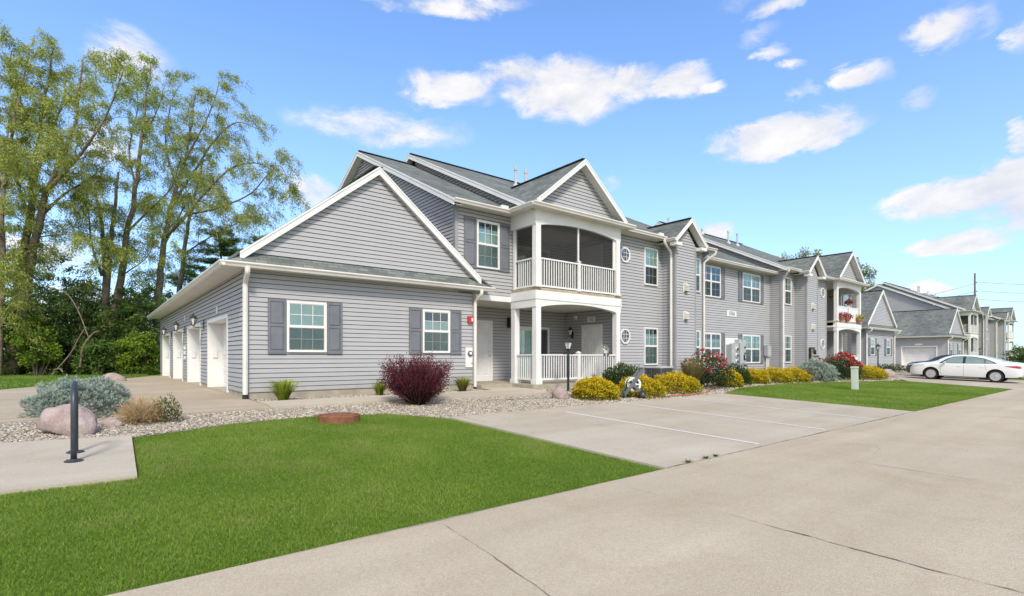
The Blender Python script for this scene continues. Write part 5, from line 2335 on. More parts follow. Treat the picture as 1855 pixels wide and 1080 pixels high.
# air conditioners
def ac_unit(x, y, label, w=.78, h=.72):
    z = gz(y) - .02
    T_ = thing('air_conditioner', (x, y, z), label, 'air conditioner', 'outdoor air conditioning units')
    k = w / 2
    mb = MB()
    mb.box(x - k, x + k, y - k, y + k, z + .02, z + h - .06)
    mb.build('coil', 'room_dark', T_)
    mb = MB()
    for sx in (-1, 1):
        for sy in (-1, 1):
            a, b = x + sx * (k + .012), y + sy * (k + .012)
            mb.box(min(a, a - sx * .07), max(a, a - sx * .07), min(b, b - sy * .07), max(b, b - sy * .07), z, z + h - .05)
    n = 11
    for i in range(n):
        zz = z + .08 + (h - .2) * i / (n - 1)
        mb.box(x - k - .008, x + k + .008, y - k - .008, y + k + .008, zz, zz + .014)
    for i in range(1, 7):
        u = x - k + w * i / 7
        mb.box(u - .008, u + .008, y - k - .012, y - k - .004, z + .05, z + h - .08)
        v = y - k + w * i / 7
        mb.box(x - k - .012, x - k - .004, v - .008, v + .008, z + .05, z + h - .08)
    mb.build('louver_cabinet', 'grey_dark', T_)
    mb = MB()
    mb.box(x - k - .03, x + k + .03, y - k - .03, y + k + .03, z + h - .07, z + h)
    mb.build('top_panel', 'pipe', T_, bevel=.015)
    mb = MB()
    mb.box(x - k - .1, x + k + .1, y - k - .1, y + k + .1, z - .05, z + .03)
    mb.build('pad', 'foundation', T_)


ac_unit(17.75, 12.6, 'grey air conditioner behind the hose reel, left of the white downspout')
ac_unit(19.75, 12.15, 'grey air conditioner at the foot of the near stair tower, behind a golden shrub')


# hose reel cart
def hose_cart():
    x, y = 12.75, 9.95
    z = gz(y)
    T_ = thing('hose_reel_cart', (x, y, z), 'grey wheeled garden hose reel with white drum sides beside the parking stalls', 'hose reel')
    u = RGT.copy()          # the cart stands roughly square to the lot corner
    u = Vector((.80, -.60, 0))
    v = Vector((.60, .80, 0))
    o = Vector((x, y, z))
    P = lambda a, b, c: o + u * a + v * b + Vector((0, 0, c))
    for s in (-.19, .19):
        mb = MB()
        mb.bar(P(-.36, s, .03), P(.22, s, .84), .095, .06, v)
        mb.bar(P(-.10, s, .44), P(.22, s, .10), .10, .058, v)
        mb.build('side_frame', 'plastic_grey', T_, bevel=.012)
    mb = MB()
    mb.tube([P(.22, -.19, .82), P(.25, -.19, .88), P(.25, .19, .88), P(.22, .19, .82)], .026, 8)
    mb.tube([P(-.36, -.19, .04), P(-.36, .19, .04)], .024, 8)
    mb.build('handle', 'plastic_grey', T_, smooth=True)
    c = P(-.02, 0, .40)
    for s in (-.13, .13):
        mb = MB()
        cc = c + v * s
        N_ = 28
        # spoked drum side: rim, hub and five spokes
        def ringp(r, n):
            return [cc + v * n + u * r * math.cos(2 * math.pi * k / N_) + Vector((0, 0, r * math.sin(2 * math.pi * k / N_))) for k in range(N_)]
        a, b, e, f = ringp(.215, -.012), ringp(.215, .012), ringp(.155, .012), ringp(.155, -.012)
        for k in range(N_):
            j = (k + 1) % N_
            for p, q in ((a, b), (b, e), (e, f), (f, a)):
                mb.poly(p[k], p[j], q[j], q[k])
        for k in range(6):
            t = k * math.pi / 3
            d = u * math.cos(t) + Vector((0, 0, math.sin(t)))
            mb.bar(cc + d * .05, cc + d * .165, .045, .018, v)
        mb.lathe(cc - v * .014, [(.075, 0), (.075, .028)], 16, v)
        mb.build('drum_side', 'plastic_white', T_)
    mb = MB()
    for k in range(7):
        cc = c + v * (-.12 + .04 * k)
        for rr in (.175, .15):
            pts = [cc + u * (rr * math.cos(2 * math.pi * q / 24)) + Vector((0, 0, rr * math.sin(2 * math.pi * q / 24))) for q in range(25)]
            mb.tube(pts, .02, 6, cap=False)
    mb.build('hose_coil', 'hose_green', T_, smooth=True)
    for s in (-.235, .235):
        mb = MB()
        cc = P(.21, s, .115)
        mb.lathe(cc - v * .035, [(.04, 0), (.105, .004), (.115, .02), (.115, .05), (.105, .066), (.04, .07)], 22, v)
        w_ = mb.build('wheel', 'wheel_black', T_, smooth=False)
        mb = MB()
        mb.lathe(cc - v * .04, [(.045, 0), (.045, .08)], 12, v)
        mb.build('hub', 'plastic_grey', w_)
    mb = MB()
    pts = [P(-.1, -.2, .52), P(-.3, -.25, .42), P(-.40, -.28, .22), P(-.37, -.3, .1)]
    mb.tube(pts, .017, 6)
    mb.lathe(P(-.37, -.3, .12), [(.03, -.1), (.035, .06), (.02, .1)], 10)
    mb.build('hose_end', 'hose_green', T_, smooth=True)


hose_cart()

# the red garden hose lying along the bed edge
pts = [(13.3, 9.62), (14.0, 9.52), (14.8, 9.5), (15.6, 9.62), (16.5, 9.75), (17.3, 10.1), (18.2, 10.5), (19.2, 10.9), (19.9, 11.3)]
fine = []
for i in range(len(pts) - 1):
    for k in range(6):
        a = Vector((*pts[i], 0)).lerp(Vector((*pts[i + 1], 0)), k / 6)
        q = noise.noise_vector(a * 1.6) * .10
        fine.append(gp(a.x + q.x, a.y + q.y, .02))
mb = MB()
mb.tube(fine, .017, 7)
o = mb.build('garden_hose', 'hose', smooth=True)
tag(o, 'orange red garden hose lying on the gravel along the bed edge', 'hose')

# pinwheel flower stake in front of the porch
T_ = thing('garden_stake', gp(14.35, 12.45), 'pale green flower pinwheel on a stake before the porch railing', 'garden ornament')
x, y, z = T_.location
mb = MB()
mb.tube([(x, y, z), (x + .01, y, z + 1.22)], .009, 6)
mb.build('stem', 'bark_pale', T_)
mb = MB()
c = Vector((x, y - .02, z + 1.36))
for k in range(8):
    t = k * math.pi / 4
    d = Vector((math.cos(t), 0, math.sin(t)))
    s = Vector((-math.sin(t), 0, math.cos(t)))
    mb.poly(c + d * .03, c + d * .10 + s * .055 + Vector((0, -.03, 0)), c + d * .19, c + d * .10 - s * .045 + Vector((0, .02, 0)))
mb.build('petal_wheel', 'pedestal', T_)
mb = MB()
c2 = Vector((x, y - .03, z + 1.16))
for s in (-1, 1):
    mb.poly(c2, c2 + Vector((s * .15, -.01, .03)), c2 + Vector((s * .14, .02, -.05)))
mb.build('ribbon_bow', 'text_black', T_)

# ================================================================== shrubs and flowers
def dome_points(n, c, r, flat=.0, shell=.45, low=-.15):
    """random points biased to the outside of a dome; returns points, outward dirs, 0..1 shell depth"""
    d = unit(RNG.normal(size=(n, 3)))
    d[:, 2] = np.where(d[:, 2] < low, -d[:, 2] * .6, d[:, 2])
    d = unit(d)
    lump = 1 + .12 * np.sin(d[:, 0] * 7 + c[0] * 3) * np.sin(d[:, 1] * 6 + c[1]) + .08 * np.sin(d[:, 2] * 11 + d[:, 0] * 9 + c[0])
    k = 1 - shell * RNG.uniform(0, 1, n) ** 2
    P = d * np.array(r) * (k * lump)[:, None] + np.array(c)
    return P, d, (k - (1 - shell)) / shell


def twig_stems(name, T_, base, n, r, h, mat_name='twig', rad=.006, lean=.7):
    mb = MB()
    rnd = random.Random(int(base[0] * 100))
    for i in range(n):
        a = rnd.random() * 6.28
        q = rnd.random() ** .6
        d = Vector((math.cos(a) * q * lean, math.sin(a) * q * lean, 1)).normalized()
        b = Vector(base) + Vector((math.cos(a) * r * .18, math.sin(a) * r * .18, -.02))
        L = h * (.7 + .3 * rnd.random())
        m = b + d * L * .5 + Vector((rnd.uniform(-.04, .04), rnd.uniform(-.04, .04), 0))
        mb.tube([b, m, b + d * L], [rad, rad * .7, rad * .35], 4, cap=False)
    return mb.build(name, mat_name, T_)


def shrub(name, loc, r, label, cat, cols, n=2600, leaf=(.05, .026), group=None, stems=14, up=.45, flat=0.0, shell=.5, flowers=None, tilt=None, topcols=None):
    T_ = thing(name, loc, label, cat, group)
    c = (loc[0], loc[1], loc[2] + r[2] * .12)
    twig_stems('stem', T_, loc, stems, r[0], r[2] * .9)
    P, d, k = dome_points(n, c, (r[0], r[1], r[2] * .88), shell=shell)
    P[:, 2] = np.maximum(P[:, 2], loc[2] + .01)
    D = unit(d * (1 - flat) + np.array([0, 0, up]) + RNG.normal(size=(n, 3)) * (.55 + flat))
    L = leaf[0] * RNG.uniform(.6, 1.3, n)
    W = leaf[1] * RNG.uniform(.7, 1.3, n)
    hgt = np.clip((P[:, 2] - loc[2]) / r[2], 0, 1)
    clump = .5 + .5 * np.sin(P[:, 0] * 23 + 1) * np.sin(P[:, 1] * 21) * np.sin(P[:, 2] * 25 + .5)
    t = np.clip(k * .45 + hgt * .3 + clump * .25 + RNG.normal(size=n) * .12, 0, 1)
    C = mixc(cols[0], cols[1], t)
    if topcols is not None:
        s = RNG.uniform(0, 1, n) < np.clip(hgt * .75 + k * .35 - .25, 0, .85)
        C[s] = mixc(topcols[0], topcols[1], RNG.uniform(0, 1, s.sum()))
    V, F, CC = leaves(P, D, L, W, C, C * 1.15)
    np_mesh('foliage', V, F, 4, 'leaf', CC, T_)
    if flowers:
        nf, fc, sz, zone = flowers
        P, d, k = dome_points(nf, c, (r[0] * 1.03, r[1] * 1.03, r[2] * .95), shell=.1)
        keep = P[:, 2] > loc[2] + r[2] * zone
        P, d = P[keep], d[keep]
        Vs, Cs = [], []
        for p, dd in zip(P, d):
            col = np.array(fc[RNG.integers(0, len(fc))]) * RNG.uniform(.75, 1.15)
            m = 9
            dirs = unit(dd[None] * .7 + RNG.normal(size=(m, 3)) * .8)
            s = sz * RNG.uniform(.6, 1.2)
            v, f, cc = leaves(np.repeat(p[None], m, 0), dirs, np.full(m, s), np.full(m, s * .9), np.repeat(col[None], m, 0))
            Vs.append(v)
            Cs.append(cc)
        if Vs:
            V = np.concatenate(Vs)
            o = np_mesh('blossom', V, np.arange(len(V)), 4, 'petal', np.concatenate(Cs), T_)
            o['kind'] = 'stuff'
    return T_


GOLD = ((.07, .085, .010), (.42, .37, .018))
GOLD_T = ((.60, .46, .015), (.74, .50, .03))
GRPG = 'golden spirea mounds in the gravel bed'


def spirea(x, y, r, h, label, n=4200):
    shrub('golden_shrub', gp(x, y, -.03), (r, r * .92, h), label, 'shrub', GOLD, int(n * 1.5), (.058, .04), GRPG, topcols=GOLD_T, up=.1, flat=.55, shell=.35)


spirea(11.45, 10.35, .70, .62, 'golden yellow mound shrub right of the lamp post, in front of the porch', 4600)
spirea(13.35, 10.2, .78, .62, 'golden yellow shrub half hidden behind the hose reel')
spirea(15.55, 10.4, .86, .68, 'round golden shrub between the hose reel and the tall ornamental grass', 4200)
spirea(19.85, 10.75, .52, .66, 'small golden shrub tucked right of the red rose bush')
spirea(22.9, 11.25, .70, .62, 'dull olive gold shrub right of the dark green boxwood')
spirea(24.4, 11.15, .95, .68, 'wide bright yellow shrub behind the small grey pink rock')
spirea(26.1, 11.0, .85, .66, 'bright yellow shrub next to the dry brown tuft')
spirea(33.3, 10.2, 1.05, .78, 'golden shrub right of the green pedestal, below the far lamp post')
spirea(35.2, 10.3, .75, .60, 'orange tinged golden shrub at the right end of the row, by the low boulder')

# dark green shrubs
BOX = ((.012, .03, .008), (.075, .12, .028))
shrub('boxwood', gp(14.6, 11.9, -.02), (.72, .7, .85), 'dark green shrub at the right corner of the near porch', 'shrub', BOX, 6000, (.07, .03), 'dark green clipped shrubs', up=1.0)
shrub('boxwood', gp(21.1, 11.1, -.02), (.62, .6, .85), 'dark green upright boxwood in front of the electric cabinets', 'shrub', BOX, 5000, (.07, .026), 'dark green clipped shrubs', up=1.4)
shrub('boxwood', gp(34.2, 11.6, -.02), (.8, .7, .85), 'dark green shrub right of the far rose bush, below the garage wall', 'shrub', BOX, 1600, (.09, .03), 'dark green clipped shrubs', up=1)
shrub('boxwood', gp(43.0, 12.0, -.02), (.9, .7, .6), 'low dark shrub under the left window of the far garage', 'shrub', BOX, 900, (.1, .04), 'dark green clipped shrubs')
shrub('boxwood', gp(46.5, 12.2, -.02), (.9, .7, .55), 'low dark shrub at the right corner of the far garage', 'shrub', BOX, 900, (.1, .04), 'dark green clipped shrubs')

# roses
ROSE = ((.012, .03, .012), (.085, .12, .045))
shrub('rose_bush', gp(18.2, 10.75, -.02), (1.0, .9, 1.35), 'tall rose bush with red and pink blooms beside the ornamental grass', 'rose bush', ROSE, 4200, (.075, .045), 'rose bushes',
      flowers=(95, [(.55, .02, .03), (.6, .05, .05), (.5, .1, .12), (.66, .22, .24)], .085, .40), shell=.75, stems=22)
shrub('rose_bush', gp(30.7, 10.5, -.02), (1.35, 1.0, 1.3), 'wide rose bush with crimson blooms behind the green pedestal', 'rose bush', ROSE, 3800, (.09, .055), 'rose bushes',
      flowers=(120, [(.55, .015, .06), (.6, .03, .05), (.5, .2, .12)], .11, .55), shell=.7)
shrub('rose_bush', gp(33.2, 11.1, -.02), (.85, .8, 1.35), 'smaller rose bush right of the far balcony post', 'rose bush', ROSE, 1800, (.09, .055), 'rose bushes',
      flowers=(36, [(.58, .02, .06), (.55, .05, .05)], .11, .6), shell=.7)


# blue spruce mounds: tufts of needles
def spruce(loc, r, label, n_tuft=900, needle=.075):
    T_ = thing('blue_spruce', loc, label, 'dwarf spruce', 'dwarf blue spruces')
    twig_stems('stem', T_, loc, 20, r[0], r[2] * .7, 'twig', .01, 1.2)
    c = (loc[0], loc[1], loc[2] + r[2] * .15)
    P, d, k = dome_points(n_tuft, c, (r[0], r[1], r[2] * .85), shell=.38, low=-.3)
    P[:, 2] = np.maximum(P[:, 2], loc[2] + .02)
    m = 26
    PP = np.repeat(P, m, 0)
    dd = np.repeat(unit(d + np.array([0, 0, .35]) + RNG.normal(size=d.shape) * .3), m, 0)
    along = RNG.uniform(0, 1, len(PP))
    PP = PP + dd * (along * needle * 1.5)[:, None]
    D = unit(dd * .65 + RNG.normal(size=PP.shape) * .6)
    kk = np.repeat(k, m)
    t = np.clip(kk * .25 + along * .75 + RNG.normal(size=len(PP)) * .12, 0, 1)
    C = mixc((.07, .10, .085), (.55, .64, .53), t)
    V, F, CC = leaves(PP, D, needle * RNG.uniform(.5, 1, len(PP)), np.full(len(PP), needle * .16), C)
    np_mesh('foliage', V, F, 4, 'leaf', CC, T_)


spruce(gp(-.22, 12.85, -.03), (.76, .66, .66), 'low spreading blue spruce behind the biggest boulder at left', 2600, .05)
spruce(gp(28.3, 10.75, -.03), (1.05, .8, .92), 'blue grey dwarf spruce between the dry tuft and the far roses', 1100, .1)


# arching strap leaf clumps, dry grasses
def clump(name, loc, n, h, spread, label, cat, c0, c1, w=.014, droop=.6, group=None, dry=0.0, nseg=4):
    T_ = thing(name, loc, label, cat, group)
    az = RNG.uniform(0, 2 * np.pi, n)
    out = RNG.uniform(.1, 1, n) * spread
    H = h * RNG.uniform(.6, 1.1, n)
    B = np.array(loc) + np.stack([np.cos(az), np.sin(az), np.zeros(n)], 1) * (RNG.uniform(0, .35, n) * spread * .6)[:, None]
    s = np.stack([-np.sin(az + .4), np.cos(az + .4), np.zeros(n)], 1)
    V = np.empty((n, (nseg + 1) * 2, 3))
    CC = np.empty((n, (nseg + 1) * 2, 3))
    t_ = RNG.uniform(0, 1, n)
    col = mixc(c0, c1, t_)
    if dry:
        m = RNG.uniform(0, 1, n) < dry
        col[m] = mixc((.22, .14, .06), (.40, .30, .15), RNG.uniform(0, 1, m.sum()))
    for i in range(nseg + 1):
        t = i / nseg
        x = out * t ** 1.3
        z = H * (t * (1 + droop * .8) - droop * .8 * t ** 2.2) if droop else H * t
        p = B + np.stack([np.cos(az) * x, np.sin(az) * x, z], 1)
        ww = w * (1 - t ** 2 * .9) * RNG.uniform(.8, 1.2)
        V[:, 2 * i] = p - s * ww / 2
        V[:, 2 * i + 1] = p + s * ww / 2
        sh = .45 + .65 * t
        CC[:, 2 * i] = CC[:, 2 * i + 1] = col * sh
    k = (nseg + 1) * 2
    F = []
    for i in range(nseg):
        F.append([2 * i, 2 * i + 1, 2 * i + 3, 2 * i + 2])
    F = (np.array(F)[None] + (np.arange(n) * k)[:, None, None]).reshape(-1)
    np_mesh('blades', V.reshape(-1, 3), F, 4, 'leaf', CC.reshape(-1, 3), T_)
    return T_


DL = 'daylily clumps along the garage wall'
clump('daylily', gp(3.62, 13.55, -.02), 420, .52, .52, 'large green daylily clump below the left garage window', 'daylily', (.16, .26, .02), (.50, .60, .06), .016, .9, DL, .08)
clump('daylily', gp(6.25, 13.75, -.02), 240, .40, .38, 'small daylily tuft at the wall left of the purple barberry', 'daylily', (.16, .26, .02), (.48, .58, .06), .014, .9, DL, .1)
clump('daylily', gp(8.95, 13.6, -.02), 380, .48, .48, 'daylily clump with browning tips at the right end of the garage wall', 'daylily', (.16, .22, .02), (.46, .50, .07), .015, .9, DL, .25)
clump('daylily', gp(13.5, 12.2, -.02), 120, .55, .25, 'tuft of green blades behind the golden shrub by the lamp post', 'daylily', (.05, .1, .015), (.16, .2, .03), .014, .5, 'strap leaf tufts by the porch')
# dry half of a boxwood by the driveway, its green sprigs beside it
shrub('dry_grass', gp(.62, 11.25, -.02), (.31, .29, .40), 'dead tan ornamental grass tuft beside the boulder and gravel edge', 'ornamental grass', ((.26, .17, .08), (.66, .50, .27)), 2600, (.15, .007), 'dry tufts', up=.25, stems=26, shell=.8)
shrub('boxwood', gp(.98, 11.18, -.02), (.24, .22, .46), 'small sprouting green boxwood beside the dead tan tuft', 'shrub', ((.02, .045, .008), (.14, .17, .025)), 900, (.04, .018), 'dark green clipped shrubs', up=1.6, stems=16)
clump('dry_grass', gp(27.2, 10.75, -.02), 420, .62, .42, 'brown dry tuft left of the far blue spruce', 'ornamental grass', (.22, .13, .04), (.40, .28, .1), .012, .3, 'dry tufts')
clump('ornamental_grass', gp(17.0, 10.65, -.02), 620, 1.15, .62, 'tall tan and green feather grass left of the rose bush', 'ornamental grass', (.10, .13, .025), (.42, .31, .13), .012, .35, None, .25)


# purple barberry: arching thorny shoots set with small leaves
def barberry():
    loc = gp(6.15, 11.35, -.03)
    T_ = thing('barberry', loc, 'big purple barberry bush with arching shoots in front of the garage wall', 'shrub')
    mb = MB()
    Ps, Ds, Ks = [], [], []
    rnd = random.Random(5)
    for i in range(340):
        a = rnd.random() * 6.283
        q = rnd.random() ** .55
        reach = .80 * q
        hh = 1.22 - .22 * abs(q - .62) - .42 * rnd.random() ** 1.5
        # a cleft between two lobes, seen from the drive
        lobe = abs(math.cos(a - .65))
        hh *= .88 + .18 * lobe
        sc = 1 if i % 2 else rnd.uniform(.42, .95)
        reach *= 1 - (1 - sc) * .35
        hh *= sc
        b = Vector(loc) + Vector((math.cos(a), math.sin(a), 0)) * .12 * rnd.random()
        ctrl = b + Vector((math.cos(a) * reach * .62, math.sin(a) * reach * .62, hh * .50))
        tip = b + Vector((math.cos(a) * reach * 1.12, math.sin(a) * reach * 1.12, hh * (.90 + .14 * rnd.random())))
        pts = []
        for k in range(8):
            t = k / 7
            pts.append(b * (1 - t) ** 2 + ctrl * 2 * t * (1 - t) + tip * t * t + Vector((rnd.uniform(-1, 1), rnd.uniform(-1, 1), 0)) * .012)
        mb.tube(pts, [.009 * (1 - k / 9) + .001 for k in range(8)], 4, cap=False)
        for k in range(1, 8):
            t = k / 7
            m = int(9 + 17 * t)
            for _ in range(m):
                u = rnd.random()
                p = pts[k - 1].lerp(pts[k], u)
                side_ = Vector((rnd.gauss(0, 1), rnd.gauss(0, 1), rnd.gauss(0, .7)))
                Ps.append(p + side_ * .030 * (.6 + t))
                Ds.append(((pts[k] - pts[k - 1]).normalized() * .7 + side_ * .5).normalized())
                Ks.append(t)
    mb.build('stem', 'twig', T_)
    P, D, K = np.array(Ps), np.array(Ds), np.array(Ks)
    n = len(P)
    t = np.clip(K * .55 + RNG.uniform(-.1, .45, n), 0, 1)
    C = mixc((.025, .011, .017), (.155, .026, .052), t)
    hot = (RNG.uniform(0, 1, n) < .14) & (K > .5)
    C[hot] = mixc((.24, .035, .06), (.36, .06, .08), RNG.uniform(0, 1, hot.sum()))
    V, F, CC = leaves(P, D, .040 * RNG.uniform(.6, 1.3, n), .020 * RNG.uniform(.7, 1.2, n), C, C * 1.1)
    np_mesh('foliage', V, F, 4, 'leaf', CC, T_)


barberry()


# weeds in the pavement joint
for i, (x, y) in enumerate(((6.75, 4.0), (7.0, 4.0), (6.3, 4.0))):
    clump('weed', gp(x, y, .008), 46, .035, .10, ('tiny weed tuft in the joint between lot and road, middle one', 'tiny weed tuft in the joint between lot and road, farthest one', 'tiny weed tuft in the joint nearest the lawn corner')[i],
          'weed', (.10, .17, .02), (.26, .36, .07), .009, .9, 'weeds in the pavement joint', 0, 3)

# ------------------------------------------------------------------ balcony flowers on the far bay
def flower_pot(loc, label, cols, r=.2, hang=False):
    T_ = thing('flower_basket' if hang else 'flower_pot', loc, label, 'flower pot', 'flower pots on the far balcony')
    x, y, z = loc
    mb = MB()
    mb.lathe((x, y, z), [(r * .45, 0), (r * .8, r * .8), (r * .86, r * .8), (r * .86, r * .92), (r * .7, r * .9)], 14)
    mb.build('pot', 'terracotta' if not hang else 'wicker', T_)
    if hang:
        mb = MB()
        for k in range(3):
            t = k * 2.1
            mb.tube([(x + r * .8 * math.cos(t), y + r * .8 * math.sin(t), z + r * .9), (x, y, z + .62)], .006, 4)
        mb.build('hanger', 'black_metal', T_)
    n = 420
    P, d, k = dome_points(n, (x, y, z + r * .9), (r * 1.15, r * 1.15, r * 1.4), shell=.6)
    D = unit(d + RNG.normal(size=(n, 3)) * .5)
    C = mixc((.03, .06, .015), (.12, .16, .04), RNG.uniform(0, 1, n))
    fl = RNG.uniform(0, 1, n) < .6
    C[fl] = np.array(cols)[RNG.integers(0, len(cols), fl.sum())]
    V, F, CC = leaves(P, D, np.full(n, .07), np.full(n, .055), C)
    np_mesh('blooms', V, F, 4, 'petal', CC, T_)


for (x, dz, cols, lb) in ((38.35, 0, [(.6, .08, .16), (.55, .2, .12), (.5, .06, .2)], 'pot of pink and coral flowers at the left post of the far balcony'),
                          (39.35, 0, [(.55, .06, .2), (.5, .04, .08)], 'smaller pot of magenta flowers in the middle of the far balcony'),
                          (41.45, 0, [(.66, .55, .03), (.5, .45, .05)], 'pot of yellow flowers at the right post of the far balcony')):
    flower_pot((x, 12.95, 3.82), lb, cols, .24)
flower_pot((38.4, 13.45, 5.15), 'hanging wicker basket near the left post of the far balcony', [(.5, .3, .06), (.45, .38, .2)], .24, True)
flower_pot((41.1, 13.45, 5.0), 'hanging basket of red flowers near the right post of the far balcony', [(.55, .03, .06), (.5, .06, .1)], .2, True)

# ================================================================== trees
def smooth_path(pts, n=6):
    """Catmull-Rom through points"""
    P = [Vector(p) for p in pts]
    P = [P[0] * 2 - P[1]] + P + [P[-1] * 2 - P[-2]]
    out = []
    for i in range(1, len(P) - 2):
        for k in range(n):
            t = k / n
            a, b, c, d = P[i - 1], P[i], P[i + 1], P[i + 2]
            out.append(.5 * ((2 * b) + (c - a) * t + (2 * a - 5 * b + 4 * c - d) * t * t + (3 * b - a - 3 * c + d) * t ** 3))
    out.append(P[-2])
    return out


class Tree:
    def __init__(s, name, loc, label, cat, group, seed, leaf=(.16, .04), cols=((.045, .06, .012), (.20, .215, .05)), bark='bark', droop=.9, density=1.0, twig_len=(1.0, 2.7), gap=.36):
        s.T = thing(name, loc, label, cat, group)
        s.rnd = random.Random(seed)
        s.mb = MB()
        s.tw = MB()
        s.P, s.D, s.K = [], [], []
        s.leaf, s.cols, s.bark, s.droop, s.density, s.twig_len, s.gap = leaf, cols, bark, droop, density, twig_len, gap

    def limb(s, pts, r0, r1, leaf_from=.35, twigs=True, n=5, sides=9):
        path = smooth_path(pts, n)
        r0, r1 = r0 * .74, r1 * .7
        for i, p in enumerate(path[1:-1], 1):
            path[i] = p + Vector(noise.noise_vector(p * .8)) * r0 * .45
        m = len(path)
        rad = [r0 + (r1 - r0) * (i / (m - 1)) ** .85 for i in range(m)]
        s.mb.tube(path, rad, sides)
        if not twigs:
            return
        # lengths
        acc = 0
        nxt = 0
        tot = sum((path[i + 1] - path[i]).length for i in range(m - 1))
        for i in range(m - 1):
            seg = path[i + 1] - path[i]
            L = seg.length
            while nxt < acc + L:
                t = nxt / tot
                if t >= leaf_from - .10:
                    p = path[i] + seg * ((nxt - acc) / L)
                    s.twig(p, seg.normalized(), t, rad[i])
                nxt += s.gap * s.rnd.uniform(.6, 1.5)
            acc += L
        s.twig(path[-1], (path[-1] - path[-2]).normalized(), 1.0, r1)

    def twig(s, p, d, t, r):
        rnd = s.rnd
        out = Vector((rnd.gauss(0, 1), rnd.gauss(0, 1), rnd.gauss(.25, .5)))
        out = (out - d * out.dot(d) * .6).normalized()
        L = rnd.uniform(*s.twig_len) * (1.15 - .5 * t)
        dr = (out * .8 + d * .55 + Vector((0, 0, .25))).normalized()
        pts = [p]
        cur = p
        n = 5
        for k in range(n):
            dr = (dr + Vector((rnd.gauss(0, .16), rnd.gauss(0, .16), -s.droop * .13 * (k + .3)))).normalized()
            cur = cur + dr * L / n
            pts.append(cur)
        rr = min(.03, max(.008, r * .35))
        s.tw.tube(pts, [rr * (1 - .8 * i / n) for i in range(n + 1)], 4, cap=False)
        # secondary sprays carry the leaves
        m = max(3, int(L * 5.8))
        for _ in range(m):
            u = rnd.uniform(.25, 1)
            k = min(int(u * n), n - 1)
            q = pts[k].lerp(pts[k + 1], u * n - k)
            sd = (Vector((rnd.gauss(0, 1), rnd.gauss(0, 1), rnd.gauss(-.1, .5)))).normalized()
            sd = (sd * .8 + (pts[k + 1] - pts[k]).normalized() * .7).normalized()
            sl = L * rnd.uniform(.2, .5)
            e = q + sd * sl + Vector((0, 0, -s.droop * sl * .8))
            mid = q + sd * sl * .55
            s.tw.tube([q, mid, e], [.006, .004, .002], 3, cap=False)
            c = int(rnd.uniform(30, 54) * s.density)
            shade = rnd.uniform(0, 1)
            for _ in range(c):
                w = rnd.random()
                b = q * (1 - w) ** 2 + mid * 2 * w * (1 - w) + e * w * w
                s.P.append((b.x + rnd.gauss(0, .10), b.y + rnd.gauss(0, .10), b.z + rnd.gauss(0, .12)))
                s.D.append((sd.x * .6 + rnd.gauss(0, .55), sd.y * .6 + rnd.gauss(0, .55), -s.droop * .75 + rnd.gauss(0, .45)))
                s.K.append(shade)

    def done(s):
        s.mb.build('trunk', s.bark, s.T, smooth=True)
        if s.tw.v:
            s.tw.build('branches', 'twig' if s.bark != 'bark_pale' else 'bark_pale', s.T)
        if s.P:
            P, D, K = np.array(s.P), unit(np.array(s.D)), np.array(s.K)
            n = len(P)
            t = np.clip(K * .6 + RNG.uniform(-.1, .5, n), 0, 1)
            C = mixc(s.cols[0], s.cols[1], t)
            yl = RNG.uniform(0, 1, n) < .08
            C[yl] = (.56, .48, .12)
            V, F, CC = leaves(P, D, s.leaf[0] * RNG.uniform(.6, 1.3, n), s.leaf[1] * RNG.uniform(.7, 1.3, n), C, C * 1.1)
            np_mesh('crown', V, F, 4, 'leaf', CC, s.T)


def PX(d, *pp):
    return [at(x, y, d + (dd[0] if dd else 0)) for x, y, *dd in pp]


WIL = ((.115, .16, .032), (.50, .56, .14))
WG = 'tall willows behind the driveway'
d = 31.0
t = Tree('willow_tree', (*at(40, 684, d).to_2d(), .36), 'tall willow with two leaning trunks, leftmost big tree', 'willow tree', WG, 3, cols=WIL, density=1.15)
t.limb(PX(d, (18, 690), (24, 600), (38, 500), (52, 410), (60, 330), (72, 240), (86, 150), (98, 88)), .46, .05, .42)
t.limb(PX(d, (22, 690, -.3), (42, 560, -.4), (66, 430, -.7), (84, 350, -.8), (112, 285, -1.2), (138, 205, -1.4), (150, 105, -1.6)), .40, .05, .45)
t.limb(PX(d, (86, 345, -.8), (128, 300, -1.5), (165, 255, -2.2), (198, 195, -2.6), (226, 120, -3)), .17, .03, .2)
t.limb(PX(d, (62, 330), (90, 250, 1), (118, 165, 1.7), (108, 95, 2.2)), .15, .03, .2)
t.limb(PX(d, (76, 390, -.6), (120, 350, -.4), (160, 325, .5), (205, 290, 1.2)), .12, .025, .2)
t.limb(PX(d, (55, 400), (28, 320, .8), (14, 230, 1.5), (40, 130, 2)), .15, .03, .3)
t.limb(PX(d, (70, 240), (40, 190, -.8), (18, 135, -1.4), (22, 90, -1.8)), .11, .025, .2)
t.limb(PX(d, (36, 520), (10, 480, -1.5), (-20, 470, -2.5), (20, 520, -3.2)), .10, .02, .35)
t.limb(PX(d, (70, 430, -.6), (120, 425, -1), (165, 440, -1.4)), .06, .015, .4)
t.done()
t = Tree('willow_tree', (*at(-6, 690, 29).to_2d(), .36), 'willow trunk cut by the left frame edge, foliage reaching in', 'willow tree', WG, 4, cols=WIL, density=1.1)
t.limb(PX(29, (-4, 700), (1, 560), (4, 430), (6, 330), (22, 240, .5), (42, 150, 1), (54, 95, 1.4)), .25, .04, .4)
t.limb(PX(29, (4, 430), (-18, 330), (-30, 220), (-10, 120)), .14, .03, .2)
t.limb(PX(29, (6, 340), (36, 290, -1), (70, 262, -1.6)), .08, .02, .2)
